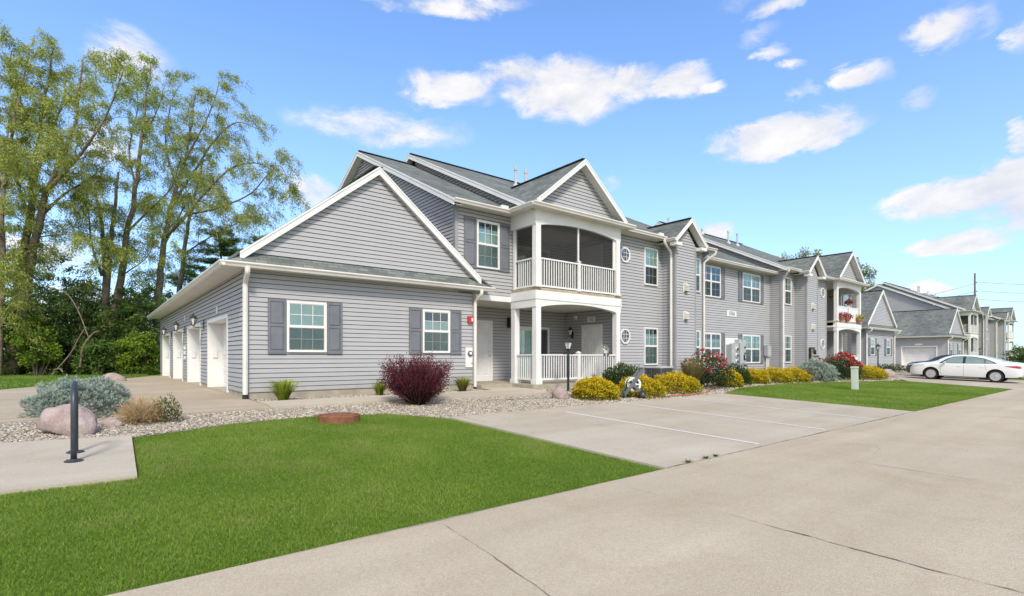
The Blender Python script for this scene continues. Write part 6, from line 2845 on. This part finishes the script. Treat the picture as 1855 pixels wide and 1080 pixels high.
t.limb(PX(29, (-2, 600), (20, 560, -.6), (34, 565, -1)), .05, .015, .2)
t.done()
d = 34.0
t = Tree('willow_tree', (*at(192, 684, d).to_2d(), .36), 'multi stemmed willow with a broken bare spar, middle big tree', 'willow tree', WG, 5, cols=((.105, .155, .032), (.46, .55, .14)), density=1.0)
t.limb(PX(d, (188, 690), (190, 610), (192, 540), (190, 470), (182, 400), (172, 330, .6)), .42, .08, .45)
t.limb(PX(d, (198, 690), (205, 600), (219, 510), (232, 420), (246, 340), (258, 250), (264, 180), (272, 112)), .42, .04, .42)
t.limb(PX(d, (192, 560), (200, 450, -.5), (208, 370, -.6), (214, 312, -.6)), .22, .10, 1.1, twigs=False)
t.limb(PX(d, (232, 420), (272, 380, -.8), (310, 340, -1.5), (330, 280, -2)), .11, .025, .25)
t.limb(PX(d, (246, 340), (234, 270, .8), (250, 190, 1.4), (240, 130, 1.8)), .10, .015, .4)
t.limb(PX(d, (184, 500), (166, 440, -1), (158, 380, -1.6), (130, 340, -2)), .11, .02, .35)
t.limb(PX(d, (258, 250), (285, 200, -.6), (300, 150, -1)), .07, .012, .5)
t.limb(PX(d, (220, 500), (262, 470, -1.4), (285, 430, -2)), .07, .015, .3)
t.done()
d = 36.5
t = Tree('willow_tree', (*at(284, 680, d).to_2d(), .36), 'broad willow spreading right behind the garage roof', 'willow tree', WG, 6, cols=((.115, .16, .038), (.53, .57, .16)), density=.95)
t.limb(PX(d, (280, 690), (284, 600), (289, 520), (297, 440), (312, 370), (332, 300), (348, 220), (356, 165)), .44, .035, .4)
t.limb(PX(d, (300, 430), (338, 390, -1), (380, 340, -1.5), (430, 300, -2), (480, 300, -2.4), (516, 335, -2.6)), .17, .025, .25)
t.limb(PX(d, (312, 370), (352, 310, .8), (392, 250, 1.6), (430, 222, 2), (470, 235, 2.2)), .15, .025, .25)
t.limb(PX(d, (330, 300), (368, 230, -.4), (392, 170, -.8), (398, 135, -1)), .10, .015, .35)
t.limb(PX(d, (338, 390, -1), (400, 375, -2), (455, 350, -2.6), (505, 300, -3), (528, 350, -3.2)), .11, .02, .25)
t.limb(PX(d, (300, 440), (322, 400, 1.4), (350, 360, 2), (420, 400, 2.4), (470, 400, 2.6)), .10, .02, .3)
t.limb(PX(d, (288, 530), (250, 560, -1), (236, 575, -1.6)), .06, .02, .5)
t.limb(PX(d, (320, 340), (300, 260, .6), (312, 180, 1), (330, 150, 1.2)), .10, .02, .3)
t.done()
t = Tree('willow_tree', (*at(322, 660, 41).to_2d(), .36), 'thinner second trunk rising behind the garage eave', 'willow tree', WG, 8, cols=((.10, .15, .032), (.43, .50, .13)), density=.8)
t.limb(PX(41, (318, 690), (324, 560), (332, 470), (345, 390), (362, 320), (372, 260)), .36, .05, .5)
t.limb(PX(41, (334, 460), (380, 430), (440, 400), (490, 385)), .10, .02, .2)
t.done()


# pine with layered boughs behind the garage
def pine(loc, h, r, label, base=.15, n_layers=13, cols=((.04, .10, .022), (.20, .34, .065)), seed=1, hot=.16):
    T_ = thing('pine_tree', loc, label, 'pine tree')
    rnd = random.Random(seed)
    mb = MB()
    x, y, z = loc
    mb.tube([(x, y, z - .1), (x + .05, y, z + h * .5), (x, y, z + h)], [.22, .13, .03], 9)
    mb.build('trunk', 'bark', T_, smooth=True)
    br = MB()
    P, D, K = [], [], []
    for i in range(n_layers):
        t = base + (1 - base) * i / n_layers
        R_ = r * (1 - t) ** .75 * rnd.uniform(.8, 1.15) + .25
        m = rnd.randint(5, 7)
        for k in range(m):
            a = rnd.random() * 6.283
            zz = z + h * t + rnd.uniform(-.2, .2)
            L = R_ * rnd.uniform(.7, 1.15)
            e = Vector((x + math.cos(a) * L, y + math.sin(a) * L, zz + L * .10))
            s = Vector((x, y, zz))
            md = s.lerp(e, .5) + Vector((0, 0, -L * .07))
            br.tube([s, md, e], [.035, .022, .008], 5, cap=False)
            for _ in range(int(26 * L)):
                u = rnd.random() ** .7
                q = s * (1 - u) ** 2 + md * 2 * u * (1 - u) + e * u * u
                off = Vector((rnd.gauss(0, .22), rnd.gauss(0, .22), rnd.gauss(0, .10))) * (.5 + u * .6)
                q = q + off
                hot_ = rnd.random()
                for _ in range(22):
                    P.append((q.x + rnd.gauss(0, .07), q.y + rnd.gauss(0, .07), q.z + rnd.gauss(0, .04)))
                    D.append((rnd.gauss(0, 1) + math.cos(a) * .8, rnd.gauss(0, 1) + math.sin(a) * .8, rnd.gauss(.45, .5)))
                    K.append(hot_)
    br.build('branches', 'twig', T_)
    P, D, K = np.array(P), unit(np.array(D)), np.array(K)
    n = len(P)
    C = mixc(cols[0], cols[1], np.clip(K * .6 + RNG.uniform(0, .4, n), 0, 1))
    hk = K > 1 - hot
    C[hk] = mixc((.12, .2, .02), (.2, .28, .035), RNG.uniform(0, 1, hk.sum()))
    V, F, CC = leaves(P, D, .17 * RNG.uniform(.6, 1.2, n), np.full(n, .03), C)
    np_mesh('crown', V, F, 4, 'leaf', CC, T_)


p = at(400, 650, 43)
pine((p.x, p.y, .36), 12.0, 6.4, 'dark green pine showing above the left slope of the garage roof', .30, 14, seed=4)
p = at(470, 650, 47)
pine((p.x, p.y, .36), 12.6, 5.2, 'second pine, farther right behind the garage gable', .3, 12, seed=9)


# undergrowth along the wood edge: individual leafy bushes
def thicket(px, d, h, w, label, cols, seed, n=5200, leaf=(.17, .10)):
    p = at(px, 684, d)
    loc = (p.x, p.y, .36)
    rnd = random.Random(seed)
    T_ = thing('woodland_shrub', loc, label, 'bush', 'undergrowth at the edge of the woods')
    mb = MB()
    tips = []
    for i in range(9):
        a = rnd.random() * 6.283
        q = rnd.random() ** .6 * w * .5
        e = Vector((p.x + math.cos(a) * q, p.y + math.sin(a) * q, .36 + h * rnd.uniform(.45, .95)))
        b = Vector((p.x + math.cos(a) * q * .3, p.y + math.sin(a) * q * .3, .3))
        md = b.lerp(e, .55) + Vector((rnd.gauss(0, .15), rnd.gauss(0, .15), .1))
        mb.tube([b, md, e], [.045, .03, .012], 5, cap=False)
        tips += [md.lerp(e, u) for u in (.1, .4, .7, 1)]
    mb.build('stems', 'bark', T_)
    # leaf clumps scattered through the volume
    cl = []
    for i in range(64):
        a = rnd.random() * 6.283
        q = math.sqrt(rnd.random()) * w * .5
        zz = .36 + h * rnd.random() ** .8 * (1 - .35 * (q / (w * .5)) ** 2)
        cl.append((p.x + math.cos(a) * q, p.y + math.sin(a) * q, zz))
    cl += [tuple(t_) for t_ in tips]
    cl = np.array(cl)
    ci = RNG.integers(0, len(cl), n)
    rad = RNG.uniform(.22, .5, len(cl))[ci]
    off = unit(RNG.normal(size=(n, 3))) * (RNG.uniform(0, 1, n) ** .5 * rad)[:, None]
    P = cl[ci] + off * np.array([1, 1, .75])
    P[:, 2] = np.maximum(P[:, 2], .37)
    D = unit(off + RNG.normal(size=(n, 3)) * .35 + np.array([0, 0, -.25]))
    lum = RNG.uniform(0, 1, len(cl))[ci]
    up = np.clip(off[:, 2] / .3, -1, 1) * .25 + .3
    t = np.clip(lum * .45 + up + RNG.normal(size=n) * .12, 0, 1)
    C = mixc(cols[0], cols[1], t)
    V, F, CC = leaves(P, D, leaf[0] * RNG.uniform(.6, 1.3, n), leaf[1] * RNG.uniform(.6, 1.2, n), C)
    np_mesh('foliage', V, F, 4, 'leaf', CC, T_)


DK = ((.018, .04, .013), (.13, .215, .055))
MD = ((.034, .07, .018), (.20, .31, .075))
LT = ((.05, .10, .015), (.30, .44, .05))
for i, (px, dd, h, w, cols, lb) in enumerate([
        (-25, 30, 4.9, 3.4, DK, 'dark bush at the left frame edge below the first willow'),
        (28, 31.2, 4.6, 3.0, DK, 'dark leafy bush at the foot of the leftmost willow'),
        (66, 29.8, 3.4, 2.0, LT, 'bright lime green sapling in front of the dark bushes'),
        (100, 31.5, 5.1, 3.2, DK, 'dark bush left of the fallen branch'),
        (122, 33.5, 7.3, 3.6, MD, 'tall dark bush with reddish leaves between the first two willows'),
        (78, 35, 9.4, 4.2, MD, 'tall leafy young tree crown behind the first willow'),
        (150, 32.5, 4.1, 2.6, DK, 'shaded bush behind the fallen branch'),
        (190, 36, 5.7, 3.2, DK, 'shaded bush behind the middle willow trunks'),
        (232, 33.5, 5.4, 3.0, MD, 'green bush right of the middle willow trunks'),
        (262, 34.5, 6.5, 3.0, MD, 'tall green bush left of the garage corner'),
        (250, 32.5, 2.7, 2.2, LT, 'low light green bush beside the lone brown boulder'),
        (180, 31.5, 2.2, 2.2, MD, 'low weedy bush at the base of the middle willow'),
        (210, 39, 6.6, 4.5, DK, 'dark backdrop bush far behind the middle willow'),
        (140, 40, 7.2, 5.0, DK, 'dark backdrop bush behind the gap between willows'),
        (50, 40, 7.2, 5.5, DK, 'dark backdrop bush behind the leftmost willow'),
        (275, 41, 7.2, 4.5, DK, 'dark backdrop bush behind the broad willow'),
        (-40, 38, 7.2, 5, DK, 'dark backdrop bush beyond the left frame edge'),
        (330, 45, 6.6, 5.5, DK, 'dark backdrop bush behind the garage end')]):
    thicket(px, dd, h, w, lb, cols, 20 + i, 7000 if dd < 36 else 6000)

# fallen branch leaning out of the woods
T_ = thing('fallen_branch', (*at(95, 685, 29.6).to_2d(), .36), 'bare fallen branch leaning among the dark bushes', 'branch')
mb = MB()
mb.tube(smooth_path(PX(29.6, (90, 684), (108, 664), (128, 640), (143, 612), (156, 592)), 5), [.045] * 5 + [.04] * 5 + [.035] * 5 + [.03] * 5 + [.02], 7)
mb.build('trunk', 'bark', T_, smooth=True)
mb = MB()
mb.mark()
mb.tube(smooth_path(PX(29.5, (98, 670), (108, 668), (114, 674)), 4), .04, 6)
mb.mark()
mb.tube(smooth_path(PX(30.5, (160, 610), (140, 560), (118, 530), (85, 520), (62, 505), (25, 480), (15, 495)), 4), [.03] * 12 + [.02] * 12 + [.012], 6)
mb.mark()
mb.tube(smooth_path(PX(30.4, (62, 505), (58, 480), (44, 470)), 4), .018, 5)
mb.mark()
mb.tube(smooth_path(PX(30.4, (86, 520), (96, 500), (92, 470)), 4), .014, 5)
mb.mark()
mb.tube(smooth_path(PX(30.2, (145, 665), (150, 630), (168, 605), (180, 600)), 4), .05, 6)
mb.build_pieces('branch', 'bark', T_)


# trees beyond the roofs
def round_tree(px, ytop, ybase, d, w, label, seed, cols=((.14, .17, .05), (.46, .48, .16)), n=5200, leaf=(.32, .14)):
    p = at(px, 650, d)
    top = at(px, ytop, d).z
    bot = at(px, ybase, d).z
    loc = (p.x, p.y, .3)
    T_ = thing('background_tree', loc, label, 'tree', 'trees beyond the roofs')
    rnd = random.Random(seed)
    mb = MB()
    mb.tube([(p.x, p.y, .2), (p.x + .1, p.y, (bot + top) / 2), (p.x, p.y, top - .6)], [.2, .13, .04], 8)
    mb.build('trunk', 'bark', T_)
    cl = []
    for i in range(46):
        dv = Vector((rnd.gauss(0, 1), rnd.gauss(0, 1), rnd.gauss(0, 1))).normalized() * rnd.random() ** .45
        cl.append((p.x + dv.x * w / 2, p.y + dv.y * w / 2, (top + bot) / 2 + dv.z * (top - bot) / 2 * .95))
    br = MB()
    for c in cl[::2]:
        br.tube([(p.x, p.y, max(bot * .7, c[2] - 1.6)), c], [.05, .01], 4, cap=False)
    br.build('branches', 'twig', T_)
    cl = np.array(cl)
    ci = RNG.integers(0, len(cl), n)
    sc = w / 9
    off = unit(RNG.normal(size=(n, 3))) * (RNG.uniform(0, 1, n) ** .5 * sc)[:, None]
    P = cl[ci] + off
    D = unit(off + RNG.normal(size=(n, 3)) * sc * .5)
    t = np.clip(RNG.uniform(0, 1, len(cl))[ci] * .5 + RNG.uniform(-.1, .3, n) + np.clip(off[:, 2] / sc, -1, 1) * .25 + .15, 0, 1)
    C = mixc(cols[0], cols[1], t)
    V, F, CC = leaves(P, D, leaf[0] * RNG.uniform(.6, 1.3, n), leaf[1] * RNG.uniform(.6, 1.3, n), C)
    np_mesh('crown', V, F, 4, 'leaf', CC, T_)


round_tree(1442, 452, 560, 74, 7.5, 'pale green tree top behind the roof, left of the far gables', 31)
round_tree(1476, 453, 560, 76, 5.5, 'pale green tree top right beside it, above the small tower gable', 33)
round_tree(1553, 470, 580, 70, 4.4, 'bushy green tree showing between the balcony gable and the next building', 32)
round_tree(1850, 622, 672, 50, 2.6, 'young green tree at the right frame edge, beyond the car', 35, ((.03, .06, .012), (.14, .22, .04)), 2600, (.16, .09))

# low hedge plants by the far building
for i, (px, py, dd, w, h) in enumerate(((1853, 680, 47, 1.8, .9),)):
    p = at(px, py, dd)
    shrub('boxwood', (p.x, p.y, gz(p.y) - .02), (w, w, h), 'dark hedge at the right frame edge under the young tree', 'shrub', BOX, 1500, (.14, .07), 'dark green clipped shrubs')

# utility pole and lines
d = 118
T_ = thing('utility_pole', (*at(1766, 640, d).to_2d(), .3), 'weathered wooden utility pole rising behind the far roofs', 'utility pole')
b = at(1766, 640, d)
zt = at(1766, 495, d).z
mb = MB()
mb.tube([(b.x, b.y, .2), (b.x, b.y, zt)], [.24, .17], 10)
mb.build('post', 'pole_wood', T_)
mb = MB()
for yy in (512, 528, 544):
    q = at(1769, yy, d)
    mb.lathe((q.x, q.y, q.z), [(.05, -.1), (.12, -.04), (.06, 0), (.12, .06), (.03, .12)], 8)
    mb.bar((b.x, b.y, q.z - .1), (q.x, q.y, q.z - .1), .06, .06)
mb.build('insulator', 'grey_dark', T_)
for (y0, x1, y1, d1, lb) in ((511, 1960, 514, 112, 'topmost overhead wire running right from the utility pole'), (527, 1960, 530, 112, 'middle overhead wire running right from the utility pole'), (542, 1960, 546, 112, 'lowest overhead wire running right from the utility pole'),
                             (513, 1600, 545, 150, 'upper overhead wire running left from the utility pole behind the roofs'), (528, 1600, 552, 150, 'lower overhead wire running left from the utility pole behind the roofs')):
    a, e = at(1769, y0, d), at(x1, y1, d1)
    pts = []
    for k in range(13):
        t = k / 12
        p = a.lerp(e, t)
        p.z -= 1.0 * math.sin(math.pi * t) * (.4 if x1 > 1800 else .8)
        pts.append(p)
    mb = MB()
    mb.tube(pts, .035, 5)
    o = mb.build('overhead_wire', 'grey_dark', off=tuple(a))
    tag(o, lb, 'wire', 'overhead wires at the utility pole')

# ================================================================== white sedan
def build_car(loc, rz, label):
    """sedan, local +x is forward, 4.85 m long; built from cross sections, wheel openings cut out of the shell"""
    T_ = thing('parked_car', (0, 0, 0), label, 'car')
    LEN = 4.85
    # stations: x from tail (0) to nose (LEN): half width, sill z, belt z, roof z (roof==belt on the decks)
    ST = [  # x, half-width, z_low, z_shoulder, top z, top half width
        (0.00, .72, .40, .84, 1.00, .62),
        (0.05, .81, .32, .88, 1.075, .69),
        (0.25, .875, .26, .92, 1.115, .71),
        (0.60, .90, .24, .945, 1.15, .69),
        (0.95, .91, .22, .95, 1.235, .645),
        (1.30, .912, .21, .945, 1.345, .60),
        (1.65, .913, .20, .935, 1.425, .58),
        (2.05, .913, .20, .925, 1.465, .575),
        (2.50, .913, .20, .915, 1.472, .575),
        (2.90, .912, .20, .905, 1.44, .575),
        (3.25, .910, .20, .90, 1.325, .60),
        (3.60, .907, .20, .89, 1.135, .66),
        (3.90, .902, .20, .875, 1.025, .70),
        (4.25, .885, .20, .845, .975, .70),
        (4.55, .845, .21, .79, .915, .66),
        (4.75, .76, .23, .69, .83, .59),
        (4.85, .63, .28, .58, .70, .49)]

    def section(hw, zl, zs, zt, tw):
        """half section from bottom centre to top centre"""
        pts = [(0, zl), (hw * .80, zl), (hw * .955, zl + .05), (hw * .985, zl + .16), (hw, zl + (zs - zl) * .45), (hw * .995, zl + (zs - zl) * .72), (hw * .972, zs), (hw * .945, zs + .025)]
        h = zt - zs
        if h > .26:       # greenhouse
            pts += [(hw * .93, zs + .045), (tw + (hw * .93 - tw) * .52, zs + h * .48), (tw + .01, zs + h * .86), (tw * .86, zs + h * .965), (tw * .45, zt - .004), (0, zt)]
        else:
            pts += [(hw * .90, zs + h * .38), (tw + (hw * .93 - tw) * .42, zs + h * .62), (tw * .92, zs + h * .82), (tw * .72, zs + h * .92), (tw * .4, zs + h * .985), (0, zt)]
        return pts

    xs = [s[0] for s in ST]
    dense = []
    x = 0.0
    NX = 62
    for i in range(NX + 1):
        u = i / NX
        dense.append(LEN * (u - .045 * math.sin(2 * math.pi * u) * 1.0))

    def sm(col, x):
        # smooth interpolation (Catmull-Rom on the stations)
        k = max(i for i in range(len(xs)) if xs[i] <= x + 1e-9)
        k = min(k, len(xs) - 2)
        t = (x - xs[k]) / (xs[k + 1] - xs[k])
        g = lambda i: ST[max(0, min(len(ST) - 1, i))][col]
        gx = lambda i: xs[max(0, min(len(ST) - 1, i))]
        m0 = (g(k + 1) - g(k - 1)) / max(1e-6, gx(k + 1) - gx(k - 1))
        m1 = (g(k + 2) - g(k)) / max(1e-6, gx(k + 2) - gx(k))
        h = xs[k + 1] - xs[k]
        return (2 * t ** 3 - 3 * t ** 2 + 1) * g(k) + (t ** 3 - 2 * t ** 2 + t) * h * m0 + (-2 * t ** 3 + 3 * t ** 2) * g(k + 1) + (t ** 3 - t ** 2) * h * m1

    def sec(x):
        return section(*[sm(c, x) for c in (1, 2, 3, 4, 5)])

    def width_at(x, z):
        s = sec(x)
        for (y0, z0), (y1, z1) in zip(s[1:], s[2:]):
            if min(z0, z1) - 1e-6 <= z <= max(z0, z1) + 1e-6 and abs(z1 - z0) > 1e-6:
                return y0 + (y1 - y0) * (z - z0) / (z1 - z0)
        return s[5][0]

    bm = bmesh.new()
    rings = []
    for x in dense:
        h = sec(x)
        ring = [(y, z) for y, z in h] + [(-y, z) for y, z in h[-2:0:-1]]
        rings.append([bm.verts.new((x, y, z)) for y, z in ring])
    m = len(rings[0])
    for a, b in zip(rings, rings[1:]):
        for j in range(m):
            bm.faces.new((a[j], a[(j + 1) % m], b[(j + 1) % m], b[j]))
    bm.faces.new(rings[0][::-1])
    bm.faces.new(rings[-1])
    bmesh.ops.recalc_face_normals(bm, faces=bm.faces)
    me = bpy.data.meshes.new('body')
    bm.to_mesh(me)
    bm.free()
    body = bpy.data.objects.new('body', me)
    COL.objects.link(body)
    WX = (1.02, 3.80)
    WR = .335
    for wx in WX:
        c = MB()
        for s in (-1, 1):
            c.lathe((wx, s * .70, WR + .005), [(WR + .055, -.24), (WR + .055, .24)], 40, (0, 1, 0))
        co = bpy.data.meshes.new('cut')
        co.from_pydata(c.v, [], c.f)
        cb = bmesh.new()
        cb.from_mesh(co)
        bmesh.ops.recalc_face_normals(cb, faces=cb.faces)
        cb.to_mesh(co)
        cb.free()
        cut = bpy.data.objects.new('cut', co)
        COL.objects.link(cut)
        md = body.modifiers.new('b', 'BOOLEAN')
        md.object = cut
        md.operation = 'DIFFERENCE'
        md.solver = 'EXACT'
        dg = bpy.context.evaluated_depsgraph_get()
        dg.update()
        nm = bpy.data.meshes.new_from_object(body.evaluated_get(dg))
        body.modifiers.clear()
        body.data = nm
        bpy.data.objects.remove(cut)
    body.name = 'body'
    body.data.materials.clear()
    body.data.materials.append(M['car_paint'])
    body.data.materials.append(M['trim_black'])
    nfl = []
    for p in body.data.polygons:
        c = p.center
        inner = abs(c.y) < .86 and min(math.hypot(c.x - wx, c.z - WR) for wx in WX) < WR + .06 and abs(p.normal.y) < .95 and c.z < .75
        inner = inner or (abs(p.normal.y) > .95 and abs(c.y) < .5)
        p.material_index = 1 if (inner or (p.normal.z < -.7)) else 0
        p.use_smooth = True
    body.data.set_sharp_from_angle(angle=R(38))
    body.parent = T_

    # glazing: strips lying 6 mm proud of the shell
    def patch(name, outline, side_, mat_name, off=.006, nseg=8, parent=None):
        """outline: (x, z) polygon given as lower and upper polylines from rear to front"""
        lo, up = outline
        mb = MB()

        def ev(line, t):
            L = [0]
            for (x0, z0), (x1, z1) in zip(line, line[1:]):
                L.append(L[-1] + math.hypot(x1 - x0, z1 - z0))
            d = t * L[-1]
            for i in range(len(line) - 1):
                if d <= L[i + 1] + 1e-9:
                    k = (d - L[i]) / max(1e-9, L[i + 1] - L[i])
                    return (line[i][0] + (line[i + 1][0] - line[i][0]) * k, line[i][1] + (line[i + 1][1] - line[i][1]) * k)
            return line[-1]
        G = []
        for i in range(nseg + 1):
            a, b = ev(lo, i / nseg), ev(up, i / nseg)
            row = []
            for j in range(7):
                k = j / 6
                x, z = a[0] + (b[0] - a[0]) * k, a[1] + (b[1] - a[1]) * k
                row.append((x, side_ * (width_at(x, z) + off), z))
            G.append(row)
        for r0, r1 in zip(G, G[1:]):
            for j in range(6):
                mb.poly(r0[j], r0[j + 1], r1[j + 1], r1[j])
        return mb.build(name, mat_name, parent or T_, smooth=True)

    for s in (1, -1):
        # dark window surround, then the panes over it
        patch('window_surround', ([(.98, 1.02), (2.2, .98), (3.46, .95)], [(.98, 1.028), (1.22, 1.16), (1.56, 1.295), (2.0, 1.37), (2.5, 1.385), (2.85, 1.345), (3.15, 1.215), (3.46, .96)]), s, 'trim_black', .005, 26)
        patch('rear_door_window', ([(1.50, 1.02), (2.30, .998)], [(1.52, 1.245), (1.75, 1.305), (2.02, 1.348), (2.30, 1.362)]), s, 'car_window', .011, 10)
        patch('quarter_window', ([(1.13, 1.035), (1.47, 1.022)], [(1.17, 1.10), (1.47, 1.225)]), s, 'car_window', .011, 6)
        patch('front_door_window', ([(2.42, .995), (3.33, .972)], [(2.42, 1.362), (2.60, 1.356), (2.86, 1.315), (3.06, 1.21), (3.33, .99)]), s, 'car_window', .011, 12)
        # shut lines and handles
        for ln in ([(2.36, .97), (2.35, .6), (2.33, .27)], [(1.50, .965), (1.44, .80), (1.40, .66)], [(3.30, .93), (3.36, .65), (3.33, .27)]):
            mb = MB()
            for (x0, z0), (x1, z1) in zip(ln, ln[1:]):
                for k in range(4):
                    a, b = k / 4, (k + 1) / 4
                    xa, za, xb, zb = x0 + (x1 - x0) * a, z0 + (z1 - z0) * a, x0 + (x1 - x0) * b, z0 + (z1 - z0) * b
                    wa, wb = s * (width_at(xa, za) + .0025), s * (width_at(xb, zb) + .0025)
                    mb.poly((xa - .005, wa, za), (xa + .005, wa, za), (xb + .005, wb, zb), (xb - .005, wb, zb))
            mb.build('door_seam', 'grey_dark', T_)
        for hx in (1.60, 2.55):
            mb = MB()
            y = s * (width_at(hx, .80) + .012)
            mb.bar((hx - .1, y, .80), (hx + .1, y, .795), .022, .03)
            mb.build('door_handle', 'car_paint', T_, bevel=.008)
        # mirror
        mb = MB()
        y = s * (width_at(3.2, .96))
        mb.bar((3.22, y - s * .03, .965), (3.19, y + s * .09, .985), .05, .03)
        c = Vector((3.17, y + s * .14, 1.0))
        mb.hexa([c + Vector((-.04, -.09, -.06)), c + Vector((-.04, .09, -.05)), c + Vector((-.04, .09, .06)), c + Vector((-.04, -.09, .05))],
                [c + Vector((.07, -.06, -.04)), c + Vector((.07, .06, -.035)), c + Vector((.07, .06, .035)), c + Vector((.07, -.06, .035))])
        mb.build('mirror', 'car_paint', T_, bevel=.02)
        # lamps
        patch('taillight', ([(.03, .78), (.25, .815), (.66, .885)], [(.035, .93), (.30, .93), (.66, .90)]), s, 'tail_red', .009, 10)
        patch('headlight', ([(4.20, .79), (4.48, .755), (4.72, .67)], [(4.08, .85), (4.36, .845), (4.68, .76)]), s, 'head_glass', .009, 8)
        patch('rocker_trim', ([(1.45, .215), (3.38, .215)], [(1.45, .25), (3.38, .25)]), s, 'grey_dark', .004, 10)
    # windscreen and rear glass
    for nm, x0, x1, inset in (('windscreen', 3.60, 2.98, .07), ('rear_window', .72, 1.50, .08)):
        mb = MB()
        n, k = 8, 8
        G = []
        for i in range(n + 1):
            x = x0 + (x1 - x0) * i / n
            zt = sm(4, x)
            tw = sm(5, x)
            row = []
            for j in range(k + 1):
                v = -1 + 2 * j / k
                y = v * (tw * .86)
                s = sec(x)[-4:]
                yy = abs(y)
                zz = zt
                for (ya, za), (yb, zb) in zip(s, s[1:]):
                    if min(ya, yb) <= yy <= max(ya, yb):
                        zz = za + (zb - za) * (yy - ya) / (yb - ya)
                row.append((x, y, zz + .009))
            G.append(row)
        for r0, r1 in zip(G, G[1:]):
            for j in range(k):
                mb.poly(r0[j], r0[j + 1], r1[j + 1], r1[j])
        mb.build(nm, 'car_window', T_, smooth=True)
    # grille, plate, lower lip
    mb = MB()
    mb.box(4.78, 4.845, -.42, .42, .33, .47)
    mb.build('grille', 'trim_black', T_, bevel=.02)
    mb = MB()
    mb.box(-.012, .02, -.26, .26, .60, .74)
    mb.build('number_plate', 'sign_white', T_)
    mb = MB()
    mb.box(.02, .30, -.62, .62, .27, .34)
    mb.build('rear_lip', 'trim_black', T_, bevel=.02)
    # wheels
    for wx in WX:
        for s in (1, -1):
            mb = MB()
            y = s * .775
            mb.lathe((wx, y, WR), [(.20, -.10), (.30, -.105), (WR - .01, -.085), (WR, -.05), (WR, .05), (WR - .01, .085), (.30, .105), (.235, .10), (.225, .06), (.2, .05)], 36, (0, s, 0))
            w = mb.build('wheel', 'rubber', T_, smooth=True)
            w.data.set_sharp_from_angle(angle=R(40))
            rb = MB()
            rb.lathe((wx, y, WR), [(.02, .062), (.205, .062), (.23, .05), (.23, .03)], 36, (0, s, 0))
            rb.build('wheel_disc', 'wheel_black', w)
            rm_ = MB()
            c = Vector((wx, y + s * .078, WR))
            for k in range(10):
                t = 2 * math.pi * k / 10 + .1
                dv = Vector((math.cos(t), 0, math.sin(t)))
                sv = Vector((-math.sin(t), 0, math.cos(t)))
                a, b = c + dv * .045, c + dv * .215
                f_ = Vector((0, s * .015, 0))
                rm_.hexa([a - sv * .011, a + sv * .011, b + sv * .017, b - sv * .017], [a - sv * .009 + f_, a + sv * .009 + f_, b + sv * .015 + f_ * .6, b - sv * .015 + f_ * .6])
            rm_.lathe(c, [(.062, -.01), (.062, .016), (.045, .024), (.01, .026)], 20, (0, s, 0))
            rm_.lathe(c, [(.215, .0), (.232, -.004), (.232, .014), (.216, .012)], 36, (0, s, 0))
            rm_.build('rim', 'chrome', w)
    T_.location = loc
    T_.rotation_euler = rz
    return T_


m, N, b = mat('car_window', None, .04, 0, .9)
N.link(N.mix(N.noise(wpos(N), 1.2, 2), (.07, .12, .12), (.26, .37, .35)), b.inputs['Base Color'])
M['car_window'] = m
# nose toward the building (+Y), tail toward the road, following the slope of the stall
slope = math.atan2(gz(8.3) - gz(5.4), 2.9)
build_car((38.72, 4.40, gz(4.40) + .006), (0, -slope, R(90)), 'white four door sedan parked nose in beside the lawn strip')
# a second, dark car in the next stall: only its bonnet shows past the white one
pale = M['car_paint']
m, N, b = mat('car_paint_dark', (.045, .055, .05), .22, .2, .5)
b.inputs['Coat Weight'].default_value = .6
M['car_paint'] = m
build_car((41.75, 5.35, gz(5.35) + .006), (0, -slope, R(90)), 'dark grey green car mostly hidden behind the white sedan, only its bonnet showing')
M['car_paint'] = pale

# green transformer cabinet at the right edge
q = at(1849, 683, 43)
T_ = thing('transformer_cabinet', (q.x, q.y, gz(q.y)), 'low green transformer cabinet at the right frame edge, behind the sedan', 'transformer')
x, y, z = T_.location
noisy('cabinet_green', (.07, .13, .10), (.10, .17, .13), 4, .5)
mb = MB()
mb.box(x - .5, x + .5, y - .45, y + .45, z - .05, z + .62)
mb.build('cabinet', 'cabinet_green', T_, bevel=.02)
mb = MB()
mb.hexa([(x - .54, y - .5, z + .62), (x + .54, y - .5, z + .62), (x + .54, y + .48, z + .62), (x - .54, y + .48, z + .62)],
        [(x - .52, y - .46, z + .68), (x + .52, y - .46, z + .68), (x + .52, y + .46, z + .76), (x - .52, y + .46, z + .76)])
mb.build('lid', 'cabinet_green', T_, bevel=.015)
mb = MB()
mb.box(x - .515, x - .5, y - .1, y + .1, z + .3, z + .45)
mb.build('warning_plate', 'sign_white', T_)
